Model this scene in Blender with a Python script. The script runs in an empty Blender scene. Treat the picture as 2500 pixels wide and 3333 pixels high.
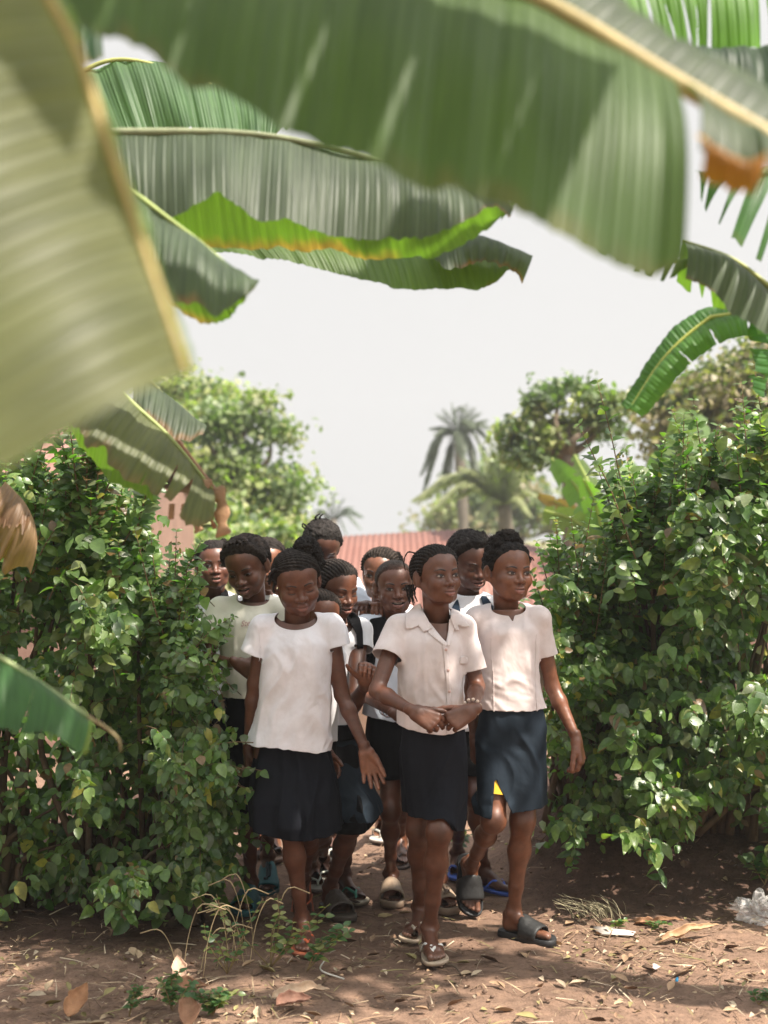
import bpy, bmesh, math, random
import numpy as np
from mathutils import Vector, Matrix
from mathutils.bvhtree import BVHTree

# ---------------------------------------------------------------- camera, sky, sun
scene = bpy.context.scene
COL = scene.collection
FPX, HOR, CAMZ = 4630.0, 1750.0, 1.44
PITCH = math.atan((HOR - 1666.5) / FPX)
cam_d = bpy.data.cameras.new('camera')
cam = bpy.data.objects.new('camera', cam_d)
COL.objects.link(cam)
cam.location = (0, 0, CAMZ)
cam.rotation_euler = (math.pi / 2 + PITCH, 0, 0)
cam_d.sensor_fit = 'VERTICAL'
cam_d.sensor_height = 36.0
cam_d.lens = 50.0
cam_d.clip_end = 2000
cam_d.clip_start = 0.05
cam_d.dof.use_dof = True
cam_d.dof.focus_distance = 5.05
cam_d.dof.aperture_fstop = 2.4
scene.camera = cam

SUN_EL, SUN_AZ = math.radians(57), math.radians(60)   # azimuth measured from behind the camera towards the right
w = bpy.data.worlds.new('World')
scene.world = w
w.use_nodes = True
nt = w.node_tree
nt.nodes.clear()
wo = nt.nodes.new('ShaderNodeOutputWorld')
bg = nt.nodes.new('ShaderNodeBackground')
sky = nt.nodes.new('ShaderNodeTexSky')
sky.sky_type = 'NISHITA'
sky.sun_disc = False
sky.sun_elevation = SUN_EL
sky.air_density = 1.0
sky.dust_density = 1.5
sky.ozone_density = 1.0
hs = nt.nodes.new('ShaderNodeHueSaturation')
hs.inputs['Saturation'].default_value = 0.12
nt.links.new(sky.outputs[0], hs.inputs['Color'])
wtc = nt.nodes.new('ShaderNodeTexCoord'); wsp = nt.nodes.new('ShaderNodeSeparateXYZ')
nt.links.new(wtc.outputs['Generated'], wsp.inputs[0])
wmr = nt.nodes.new('ShaderNodeMapRange'); wmr.interpolation_type = 'SMOOTHSTEP'
wmr.inputs[1].default_value = 0.30; wmr.inputs[2].default_value = 0.75
nt.links.new(wsp.outputs[2], wmr.inputs[0])
wgain = nt.nodes.new('ShaderNodeMix'); wgain.data_type = 'RGBA'; wgain.blend_type = 'MULTIPLY'; wgain.inputs[0].default_value = 1
nt.links.new(hs.outputs[0], wgain.inputs[6]); wgain.inputs[7].default_value = (1.25, 1.25, 1.25, 1)
wmx = nt.nodes.new('ShaderNodeMix'); wmx.data_type = 'RGBA'     # a low band of even white haze under the brighter high sky
nt.links.new(wmr.outputs[0], wmx.inputs[0])
wmx.inputs[6].default_value = (2.48, 2.46, 2.43, 1)
nt.links.new(wgain.outputs[2], wmx.inputs[7])
nt.links.new(wmx.outputs[2], bg.inputs['Color'])
bg.inputs['Strength'].default_value = 0.15
nt.links.new(bg.outputs[0], wo.inputs[0])
# direction towards the sun
SUN_DIR = Vector((math.sin(SUN_AZ) * math.cos(SUN_EL), -math.cos(SUN_AZ) * math.cos(SUN_EL), math.sin(SUN_EL)))
sky.sun_rotation = math.atan2(SUN_DIR.x, SUN_DIR.y)
sd = bpy.data.lights.new('sun', 'SUN')
sd.energy = 4.8
sd.angle = math.radians(0.6)
sd.color = (1.0, 0.91, 0.79)
sun = bpy.data.objects.new('sun', sd)
COL.objects.link(sun)
sun.rotation_euler = SUN_DIR.to_track_quat('Z', 'Y').to_euler()
scene.view_settings.view_transform = 'Standard'
scene.view_settings.look = 'None'
scene.view_settings.gamma = 1.0
scene.view_settings.exposure = 1.2
scene.cycles.max_bounces = 8
scene.cycles.transparent_max_bounces = 8
scene.cycles.volume_bounces = 0

rng = np.random.RandomState(7)
random.seed(7)

CP, SP = math.cos(PITCH), math.sin(PITCH)
def at(px, py, Y):
    """point seen at photo pixel (px,py) at depth Y"""
    u = (px - 1250.0) / FPX
    v = (1666.5 - py) / FPX
    dy = CP - v * SP
    dz = SP + v * CP
    t = Y / dy
    return np.array([u * t, Y, CAMZ + dz * t])
def V3(*a): return np.array(a, float)
def nrm(v):
    v = np.asarray(v, float)
    return v / (np.linalg.norm(v) + 1e-12)

# ---------------------------------------------------------------- numpy noise
_perm = np.random.RandomState(3).rand(64 * 64 * 64).astype(np.float32).reshape(64, 64, 64)
def vnoise(P, s=1.0, off=0.0):
    """value noise -1..1 at points P (N,3)"""
    Q = np.asarray(P, float) * s + off + 1000.0
    i = np.floor(Q).astype(int)
    f = Q - i
    f = f * f * (3 - 2 * f)
    r = 0
    for dx in (0, 1):
        wx = f[:, 0] if dx else 1 - f[:, 0]
        for dy in (0, 1):
            wy = f[:, 1] if dy else 1 - f[:, 1]
            for dz in (0, 1):
                wz = f[:, 2] if dz else 1 - f[:, 2]
                r = r + wx * wy * wz * _perm[(i[:, 0] + dx) & 63, (i[:, 1] + dy) & 63, (i[:, 2] + dz) & 63]
    return r * 2 - 1
def sstep(a, b, x):
    t = np.clip((x - a) / (b - a), 0, 1)
    return t * t * (3 - 2 * t)

# ---------------------------------------------------------------- mesh helpers
def mesh_np(name, V, Fs, mats, col=None, uv=None, smooth=True, parent=None, loc=(0, 0, 0), mi=None, vec=None):
    """V (N,3); Fs array or list of arrays (M,3)/(M,4)"""
    if isinstance(Fs, np.ndarray): Fs = [Fs]
    Fs = [f for f in Fs if len(f)]
    V = np.asarray(V, np.float32) - np.asarray(loc, np.float32)
    me = bpy.data.meshes.new(name)
    me.vertices.add(len(V))
    me.vertices.foreach_set('co', V.ravel())
    idx = np.concatenate([f.ravel() for f in Fs]).astype(np.int32)
    cnt = np.concatenate([np.full(len(f), f.shape[1], np.int32) for f in Fs])
    st = np.concatenate([[0], np.cumsum(cnt)[:-1]]).astype(np.int32)
    me.loops.add(len(idx))
    me.loops.foreach_set('vertex_index', idx)
    me.polygons.add(len(cnt))
    me.polygons.foreach_set('loop_start', st)
    me.polygons.foreach_set('loop_total', cnt)
    me.polygons.foreach_set('use_smooth', np.full(len(cnt), smooth))
    if mi is not None: me.polygons.foreach_set('material_index', np.asarray(mi, np.int32))
    me.update(calc_edges=True)
    if col is not None:
        a = me.color_attributes.new('Col', 'FLOAT_COLOR', 'POINT')
        c = np.ones((len(V), 4), np.float32)
        c[:, :3] = col
        a.data.foreach_set('color', c.ravel())
    if uv is not None:
        a = me.uv_layers.new(name='UVMap')
        a.data.foreach_set('uv', np.asarray(uv, np.float32)[idx].ravel())
    for m in (mats if isinstance(mats, (list, tuple)) else [mats]): me.materials.append(m)
    ob = bpy.data.objects.new(name, me)
    COL.objects.link(ob)
    if parent is not None:
        ob.parent = parent
        L = np.asarray(loc, float) - world_loc(parent)
        ob.location = L
    else:
        ob.location = loc
    return ob
_wl = {}
def world_loc(o):
    p = np.array(o.location)
    while o.parent is not None:
        o = o.parent
        p = p + np.array(o.location)
    return p
def empty(name, loc):
    o = bpy.data.objects.new(name, None)
    o.empty_display_size = 0.1
    COL.objects.link(o)
    o.location = loc
    return o
def tag(o, label=None, cat=None, group=None, kind=None):
    if label: o['label'] = label
    if cat: o['category'] = cat
    if group: o['group'] = group
    if kind: o['kind'] = kind
    return o
class MB:
    """collects pieces into one mesh"""
    def __init__(s): s.V, s.T, s.Q, s.C, s.U, s.n = [], [], [], [], [], 0
    def add(s, V, F, col=None, uv=None):
        V = np.asarray(V, float); F = np.asarray(F, int)
        s.V.append(V)
        (s.Q if F.shape[1] == 4 else s.T).append(F + s.n)
        s.C.append(np.broadcast_to(np.asarray(col if col is not None else (1, 1, 1), float), (len(V), 3)))
        s.U.append(np.asarray(uv, float) if uv is not None else np.zeros((len(V), 2)))
        s.n += len(V)
        return s
    def build(s, name, mats, parent=None, loc=(0, 0, 0), smooth=True):
        Fs = []
        if s.T: Fs.append(np.concatenate(s.T))
        if s.Q: Fs.append(np.concatenate(s.Q))
        return mesh_np(name, np.concatenate(s.V), Fs, mats, col=np.concatenate(s.C), uv=np.concatenate(s.U), smooth=smooth, parent=parent, loc=loc)
def tube(pts, radii, n=8, caps=True, flat=1.0, up=None):
    """swept tube; returns V,F(quads)"""
    P = np.asarray(pts, float)
    m = len(P)
    R = np.broadcast_to(np.asarray(radii, float), (m,))
    T = np.gradient(P, axis=0)
    T /= np.linalg.norm(T, axis=1)[:, None] + 1e-12
    a = np.array(up if up is not None else (0.13, 0.27, 0.95)); 
    if abs(np.dot(nrm(a), T[0])) > 0.95: a = np.array((1, 0.1, 0))
    Ns = []
    for i in range(m):
        a = a - np.dot(a, T[i]) * T[i]
        a = nrm(a)
        Ns.append(a)
    Ns = np.array(Ns)
    Bs = np.cross(T, Ns)
    ang = np.arange(n) / n * 2 * math.pi
    V = P[:, None, :] + R[:, None, None] * (np.cos(ang)[None, :, None] * Bs[:, None, :] + flat * np.sin(ang)[None, :, None] * Ns[:, None, :])
    V = V.reshape(-1, 3)
    i, j = np.meshgrid(np.arange(m - 1), np.arange(n), indexing='ij')
    j2 = (j + 1) % n
    F = np.stack([i * n + j, i * n + j2, (i + 1) * n + j2, (i + 1) * n + j], -1).reshape(-1, 4)
    if caps:
        V = np.concatenate([V, P[:1], P[-1:]])
        c0, c1 = m * n, m * n + 1
        k = np.arange(n); k2 = (k + 1) % n
        f0 = np.stack([k2, k, np.full(n, c0), np.full(n, c0)], -1)
        f1 = np.stack([(m - 1) * n + k, (m - 1) * n + k2, np.full(n, c1), np.full(n, c1)], -1)
        # degenerate quads avoided: use triangles packed separately
        return V, F, np.concatenate([f0[:, :3], f1[:, :3]])
    return V, F, np.zeros((0, 3), int)
def add_tube(mb, pts, radii, n=8, col=None, flat=1.0, up=None):
    V, F, T = tube(pts, radii, n, True, flat, up)
    V0 = mb.n
    mb.add(V, F, col)
    if len(T): mb.T.append(T + V0)
def icos(center, r, col=None, n=10):
    """small uv sphere V,F"""
    th = np.linspace(0, math.pi, n // 2 + 1)
    ph = np.arange(n) / n * 2 * math.pi
    r = np.broadcast_to(np.asarray(r, float), (3,))
    V = np.stack([np.sin(th)[:, None] * np.cos(ph), np.sin(th)[:, None] * np.sin(ph), np.cos(th)[:, None] * np.ones(n)], -1).reshape(-1, 3) * r + np.asarray(center)
    m = len(th)
    i, j = np.meshgrid(np.arange(m - 1), np.arange(n), indexing='ij')
    j2 = (j + 1) % n
    F = np.stack([i * n + j, (i + 1) * n + j, (i + 1) * n + j2, i * n + j2], -1).reshape(-1, 4)
    return V, F
def spline(pts, n):
    """Catmull-Rom resample"""
    P = np.asarray(pts, float)
    if len(P) == 2:
        t = np.linspace(0, 1, n)[:, None]
        return P[0] * (1 - t) + P[1] * t
    Q = np.concatenate([[2 * P[0] - P[1]], P, [2 * P[-1] - P[-2]]])
    seg = np.linalg.norm(np.diff(P, axis=0), axis=1)
    cum = np.concatenate([[0], np.cumsum(seg)])
    ts = np.linspace(0, cum[-1], n)
    out = []
    for t in ts:
        k = min(np.searchsorted(cum, t, side='right') - 1, len(P) - 2)
        u = (t - cum[k]) / (cum[k + 1] - cum[k] + 1e-12)
        p0, p1, p2, p3 = Q[k], Q[k + 1], Q[k + 2], Q[k + 3]
        out.append(0.5 * ((2 * p1) + (p2 - p0) * u + (2 * p0 - 5 * p1 + 4 * p2 - p3) * u * u + (3 * p1 - p0 - 3 * p2 + p3) * u ** 3))
    return np.array(out)
def vnormals(V, T):
    n = np.zeros_like(V)
    fn = np.cross(V[T[:, 1]] - V[T[:, 0]], V[T[:, 2]] - V[T[:, 0]])
    for k in range(3): 
        for c in range(3): n[:, c] += np.bincount(T[:, k], fn[:, c], len(V))
    return n / (np.linalg.norm(n, axis=1)[:, None] + 1e-12)
def clip(V, T, f, attrs=()):
    """keep the part of the triangle mesh where f<=0"""
    ins = f <= 0
    c = ins[T].sum(1)
    out = [T[c == 3]]
    newp, newa, base = [], [[] for _ in attrs], len(V)
    E = {}
    T1, T2 = T[c == 1], T[c == 2]
    def rot(Tx, want):
        m = (ins[Tx] == want)
        k = np.argmax(m, 1)
        r = np.arange(len(Tx))
        return np.stack([Tx[r, k], Tx[r, (k + 1) % 3], Tx[r, (k + 2) % 3]], 1)
    T1, T2 = rot(T1, True), rot(T2, False)
    ed = np.concatenate([T1[:, [0, 1]], T1[:, [0, 2]], T2[:, [0, 1]], T2[:, [0, 2]]])
    if len(ed):
        es = np.sort(ed, 1)
        key = es[:, 0].astype(np.int64) * len(V) + es[:, 1]
        uq, inv = np.unique(key, return_inverse=True)
        a, b = uq // len(V), uq % len(V)
        t = (f[a] / (f[a] - f[b] + 1e-20))[:, None]
        NV = V[a] * (1 - t) + V[b] * t
        NA = [A[a] * (1 - t) + A[b] * t for A in attrs]
        ids = inv.ravel() + len(V)
        n1, n2 = len(T1), len(T2)
        e1, e2, e3, e4 = ids[:n1], ids[n1:2 * n1], ids[2 * n1:2 * n1 + n2], ids[2 * n1 + n2:]
        out.append(np.stack([T1[:, 0], e1, e2], 1))
        out.append(np.stack([e3, T2[:, 1], T2[:, 2]], 1))
        out.append(np.stack([e3, T2[:, 2], e4], 1))
        V = np.concatenate([V, NV])
        attrs = [np.concatenate([A, B]) for A, B in zip(attrs, NA)]
    T = np.concatenate(out)
    used = np.unique(T)
    m = np.full(len(V), -1); m[used] = np.arange(len(used))
    r = (V[used], m[T])
    return r + tuple(A[used] for A in attrs)

# ---------------------------------------------------------------- signed distance sculpting
class Field:
    def __init__(s, lo, hi, h):
        s.lo = np.asarray(lo, float); s.h = h
        n = np.ceil((np.asarray(hi) - s.lo) / h).astype(int) + 1
        s.ax = [(s.lo[i] + h * np.arange(n[i])).astype(np.float32) for i in range(3)]
        s.F = np.full(n, 0.06, np.float32)
    def sub(s, lo, hi):
        sl = []
        for i in range(3):
            a = int(np.clip(math.floor((lo[i] - s.lo[i]) / s.h), 0, len(s.ax[i])))
            b = int(np.clip(math.ceil((hi[i] - s.lo[i]) / s.h) + 1, 0, len(s.ax[i])))
            if b - a < 1: return None
            sl.append(slice(a, b))
        X = s.ax[0][sl[0]][:, None, None]; Y = s.ax[1][sl[1]][None, :, None]; Z = s.ax[2][sl[2]][None, None, :]
        return tuple(sl), X, Y, Z
    def comb(s, sl, d, k, op):
        A = s.F[sl]
        if op == '-':
            d = -d
            h = np.clip(0.5 - 0.5 * (A - d) / k, 0, 1)
            s.F[sl] = (A * (1 - h) + d * h + k * h * (1 - h)).astype(np.float32)
        else:
            h = np.clip(0.5 + 0.5 * (A - d) / k, 0, 1)
            s.F[sl] = (A * (1 - h) + d * h - k * h * (1 - h)).astype(np.float32)
    def cone(s, a, b, r1, r2, k=0.01, op='+', cut=None):
        a = np.asarray(a, float); b = np.asarray(b, float)
        m = max(r1, r2) + k + 0.012
        q = s.sub(np.minimum(a, b) - m, np.maximum(a, b) + m)
        if q is None: return
        sl, X, Y, Z = q
        ba = b - a
        L2 = float(ba @ ba) + 1e-12
        t = np.clip(((X - a[0]) * ba[0] + (Y - a[1]) * ba[1] + (Z - a[2]) * ba[2]) / L2, 0, 1)
        d = np.sqrt((X - a[0] - t * ba[0]) ** 2 + (Y - a[1] - t * ba[1]) ** 2 + (Z - a[2] - t * ba[2]) ** 2) - (r1 + (r2 - r1) * t)
        if cut is not None:
            ce, dd = cut
            d = np.maximum(d, (X - ce[0]) * dd[0] + (Y - ce[1]) * dd[1] + (Z - ce[2]) * dd[2])
        s.comb(sl, d, k, op)
    def ball(s, c, r, k=0.01, op='+', R=None):
        c = np.asarray(c, float)
        r = np.broadcast_to(np.asarray(r, float), (3,))
        m = r.max() + k + 0.012
        q = s.sub(c - m, c + m)
        if q is None: return
        sl, X, Y, Z = q
        X = X - c[0]; Y = Y - c[1]; Z = Z - c[2]
        if R is not None:
            X, Y, Z = (R[0, 0] * X + R[1, 0] * Y + R[2, 0] * Z, R[0, 1] * X + R[1, 1] * Y + R[2, 1] * Z, R[0, 2] * X + R[1, 2] * Y + R[2, 2] * Z)
        k0 = np.sqrt((X / r[0]) ** 2 + (Y / r[1]) ** 2 + (Z / r[2]) ** 2)
        k1 = np.sqrt((X / r[0] ** 2) ** 2 + (Y / r[1] ** 2) ** 2 + (Z / r[2] ** 2) ** 2)
        s.comb(sl, k0 * (k0 - 1) / (k1 + 1e-6), k, op)
    def rings(s, rr, k=0.02, grow=0.0, ex=2.3, top=True):
        """rr: rows (z,cx,cy,rx,ry), any order; elliptical column"""
        rr = np.asarray(sorted(rr, key=lambda r: r[0]), float)
        z0, z1 = rr[0, 0], rr[-1, 0]
        rx = rr[:, 3].max() + 0.05; ry = rr[:, 4].max() + 0.05
        q = s.sub((min(rr[:, 1]) - rx, min(rr[:, 2]) - ry, z0 - 0.05), (max(rr[:, 1]) + rx, max(rr[:, 2]) + ry, z1 + 0.05))
        if q is None: return
        sl, X, Y, Z = q
        zz = Z.ravel()
        zs = np.linspace(z0, z1, 40)
        def ip(c):
            a = np.interp(zs, rr[:, 0], rr[:, c])
            for _ in range(3): a[1:-1] = (a[:-2] + 2 * a[1:-1] + a[2:]) / 4
            return np.interp(zz, zs, a)[None, None, :]
        cx, cy, ax, ay = ip(1), ip(2), ip(3) + grow, ip(4) + grow
        rad = (np.abs((X - cx) / ax) ** ex + np.abs((Y - cy) / ay) ** ex) ** (1 / ex)
        d = (rad - 1) * np.minimum(ax, ay)
        d = np.maximum(d, np.maximum(Z - z1, z0 - Z))
        s.comb(sl, d, k, '+')
    def mesh(s):
        F = s.F
        S = F < 0
        cs = [(0, 0, 0), (1, 0, 0), (0, 1, 0), (1, 1, 0), (0, 0, 1), (1, 0, 1), (0, 1, 1), (1, 1, 1)]
        nx, ny, nz = (n - 1 for n in F.shape)
        c = np.zeros((nx, ny, nz), np.uint8)
        for a in cs: c += S[a[0]:a[0] + nx, a[1]:a[1] + ny, a[2]:a[2] + nz]
        act = (c > 0) & (c < 8)
        I = np.nonzero(act)
        idx = np.full(act.shape, -1, np.int64)
        idx[I] = np.arange(len(I[0]))
        v = [F[I[0] + a[0], I[1] + a[1], I[2] + a[2]] for a in cs]
        pos = np.zeros((len(I[0]), 3)); cnt = np.zeros(len(I[0]))
        for a in range(8):
            for b in range(a + 1, 8):
                da = np.array(cs[b]) - np.array(cs[a])
                if np.abs(da).sum() != 1: continue
                cr = (v[a] < 0) != (v[b] < 0)
                t = np.where(cr, v[a] / (v[a] - v[b] + 1e-20), 0)
                for q in range(3):
                    pos[:, q] += np.where(cr, cs[a][q] + t * da[q], 0)
                cnt += cr
        V = s.lo + s.h * (np.stack(I, 1) + pos / cnt[:, None])
        Q = []
        def quads(ax):
            o = [x for x in range(3) if x != ax]
            sa = [slice(None)] * 3; sb = [slice(None)] * 3
            sa[ax] = slice(0, -1); sb[ax] = slice(1, None)
            for x in o: sa[x] = slice(1, -1); sb[x] = slice(1, -1)
            A = S[tuple(sa)]; B = S[tuple(sb)]
            e = np.nonzero(A != B)
            ijk = np.stack(e, 1)
            for x in o: ijk[:, x] += 1
            u = np.zeros(3, int); w_ = np.zeros(3, int)
            u[o[0]] = 1; w_[o[1]] = 1
            g = lambda d: idx[tuple((ijk - d).T)]
            q = np.stack([g(u + w_), g(w_), g(0 * u), g(u)], 1)
            fl = A[e] if ax != 1 else ~A[e]
            q[~fl] = q[~fl][:, ::-1]
            return q
        Q = np.concatenate([quads(0), quads(1), quads(2)])
        T = np.concatenate([Q[:, [0, 1, 2]], Q[:, [0, 2, 3]]])
        return V, T

# ---------------------------------------------------------------- materials
def new_mat(name):
    m = bpy.data.materials.new(name)
    m.use_nodes = True
    return m, m.node_tree, m.node_tree.nodes['Principled BSDF']
def N(nt, t, **kw):
    n = nt.nodes.new(t)
    for k, v in kw.items():
        if k in n.inputs: n.inputs[k].default_value = v
        else: setattr(n, k, v)
    return n
def noise_n(nt, scale, detail=4, rough=0.6, coord=None, vecscale=None):
    n = N(nt, 'ShaderNodeTexNoise'); n.inputs['Scale'].default_value = scale
    n.inputs['Detail'].default_value = detail; n.inputs['Roughness'].default_value = rough
    if coord is None:
        tc = N(nt, 'ShaderNodeTexCoord'); coord = tc.outputs['Object']
    if vecscale:
        mp = N(nt, 'ShaderNodeMapping'); mp.inputs['Scale'].default_value = vecscale
        nt.links.new(coord, mp.inputs['Vector']); coord = mp.outputs[0]
    nt.links.new(coord, n.inputs['Vector'])
    return n
def ramp(nt, fac, stops):
    r = N(nt, 'ShaderNodeValToRGB')
    el = r.color_ramp.elements
    while len(el) < len(stops): el.new(0.5)
    for e, (p, c) in zip(el, stops):
        e.position = p; e.color = (*c, 1)
    nt.links.new(fac, r.inputs[0])
    return r
def mixc(nt, a, b, fac, mode='MIX'):
    m = N(nt, 'ShaderNodeMix'); m.data_type = 'RGBA'; m.blend_type = mode
    for s, v in ((m.inputs[6], a), (m.inputs[7], b)):
        if isinstance(v, (tuple, list)): s.default_value = (*v, 1)
        else: nt.links.new(v, s)
    if isinstance(fac, (int, float)): m.inputs[0].default_value = fac
    else: nt.links.new(fac, m.inputs[0])
    return m.outputs[2]
def bump(nt, h, strength, dist, bsdf, prev=None):
    b = N(nt, 'ShaderNodeBump'); b.inputs['Strength'].default_value = strength; b.inputs['Distance'].default_value = dist
    nt.links.new(h, b.inputs['Height'])
    if prev is not None: nt.links.new(prev, b.inputs['Normal'])
    nt.links.new(b.outputs[0], bsdf.inputs['Normal'])
    return b.outputs[0]
def mat_skin():
    m, nt, p = new_mat('skin')
    a = N(nt, 'ShaderNodeAttribute', attribute_name='Col')
    n = noise_n(nt, 38, 5, 0.65)
    r = ramp(nt, n.outputs[0], [(0.3, (0.72, 0.72, 0.72)), (0.7, (1.2, 1.2, 1.2))])
    c = mixc(nt, a.outputs[0], r.outputs[0], 1.0, 'MULTIPLY')
    nt.links.new(c, p.inputs['Base Color'])
    p.inputs['Roughness'].default_value = 0.42
    p.inputs['Specular IOR Level'].default_value = 0.55
    n2 = noise_n(nt, 420, 3, 0.6)
    bump(nt, n2.outputs[0], 0.25, 0.0006, p)
    return m
def mat_attr(name, rough=0.6, spec=0.4, bs=0.0, bscale=200, sheen=0.0, var=0.0):
    m, nt, p = new_mat(name)
    a = N(nt, 'ShaderNodeAttribute', attribute_name='Col')
    c = a.outputs[0]
    if var:
        n = noise_n(nt, bscale * 0.3, 4)
        r = ramp(nt, n.outputs[0], [(0.3, (1 - var,) * 3), (0.7, (1 + var,) * 3)])
        c = mixc(nt, c, r.outputs[0], 1.0, 'MULTIPLY')
    nt.links.new(c, p.inputs['Base Color'])
    p.inputs['Roughness'].default_value = rough
    p.inputs['Specular IOR Level'].default_value = spec
    if sheen: p.inputs['Sheen Weight'].default_value = sheen
    if bs:
        n = noise_n(nt, bscale, 4); bump(nt, n.outputs[0], bs, 0.002, p)
    return m
def mat_cloth(name, col, rough=0.85, var=0.12, bs=0.5, wr=1.0, dirt=None):
    m, nt, p = new_mat(name)
    tc = N(nt, 'ShaderNodeTexCoord')
    n = noise_n(nt, 7, 5, 0.6, tc.outputs['Object'])
    r = ramp(nt, n.outputs[0], [(0.3, tuple(c * (1 - var) for c in col)), (0.7, tuple(min(1, c * (1 + var)) for c in col))])
    c = r.outputs[0]
    if dirt:
        nd = noise_n(nt, 2.6, 6, 0.7, tc.outputs['Object'])
        rd = ramp(nt, nd.outputs[0], [(0.5, (0, 0, 0)), (0.72, (1, 1, 1))])
        c = mixc(nt, c, dirt, rd.outputs[0])
    nt.links.new(c, p.inputs['Base Color'])
    p.inputs['Roughness'].default_value = rough
    p.inputs['Specular IOR Level'].default_value = 0.25 if col[0] > .1 else 0.10
    p.inputs['Sheen Weight'].default_value = 0.15 if col[0] > .2 else 0.0
    n1 = noise_n(nt, 9, 3, 0.5, tc.outputs['Object'], (1, 1, 0.7))
    n1.inputs['Distortion'].default_value = 0.6
    b1 = bump(nt, n1.outputs[0], 0.40 * wr, 0.02, p)
    nr = noise_n(nt, 5.5, 2.5, 0.5, tc.outputs['Object'], (1, 1, 0.8)); nr.noise_type = 'RIDGED_MULTIFRACTAL'; nr.inputs['Distortion'].default_value = 0.8
    b1 = bump(nt, nr.outputs[0], 0.42 * wr, 0.006, p, b1)
    n3 = noise_n(nt, 900, 2, 0.5, tc.outputs['Object'])
    bump(nt, n3.outputs[0], bs * 0.25, 0.0005, p, b1)
    return m
def mat_leaf(name, rough=0.42, transl=0.40, spec=0.5):
    m, nt, p = new_mat(name)
    a = N(nt, 'ShaderNodeAttribute', attribute_name='Col')
    n = noise_n(nt, 60, 3)
    r = ramp(nt, n.outputs[0], [(0.3, (0.78, 0.78, 0.78)), (0.7, (1.18, 1.18, 1.18))])
    c = mixc(nt, a.outputs[0], r.outputs[0], 1.0, 'MULTIPLY')
    nt.links.new(c, p.inputs['Base Color'])
    p.inputs['Roughness'].default_value = rough
    p.inputs['Specular IOR Level'].default_value = spec
    n2 = noise_n(nt, 160, 2); bump(nt, n2.outputs[0], 0.35, 0.002, p)
    tr = N(nt, 'ShaderNodeBsdfTranslucent')
    tcx = mixc(nt, c, (1.5, 2.3, 0.5), 1.0, 'MULTIPLY')
    nt.links.new(tcx, tr.inputs['Color'])
    mx = N(nt, 'ShaderNodeMixShader'); mx.inputs[0].default_value = transl
    nt.links.new(p.outputs[0], mx.inputs[1]); nt.links.new(tr.outputs[0], mx.inputs[2])
    nt.links.new(mx.outputs[0], nt.nodes['Material Output'].inputs['Surface'])
    return m
M = {}
M['skin'] = mat_skin()
M['hair'] = mat_attr('hair', 0.7, 0.15, 0.9, 260, 0.0, 0.35)
M['eye'] = mat_attr('eye', 0.12, 0.6)
M['plastic'] = mat_attr('sandal_rubber', 0.55, 0.4, 0.4, 90, 0, 0.15)
M['beads'] = mat_attr('beads', 0.4, 0.5)
M['leaf'] = mat_leaf('hedge_leaf', .36, .42, .6)
M['bark'] = mat_attr('bark', 0.9, 0.2, 1.0, 60, 0, 0.35)
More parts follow.
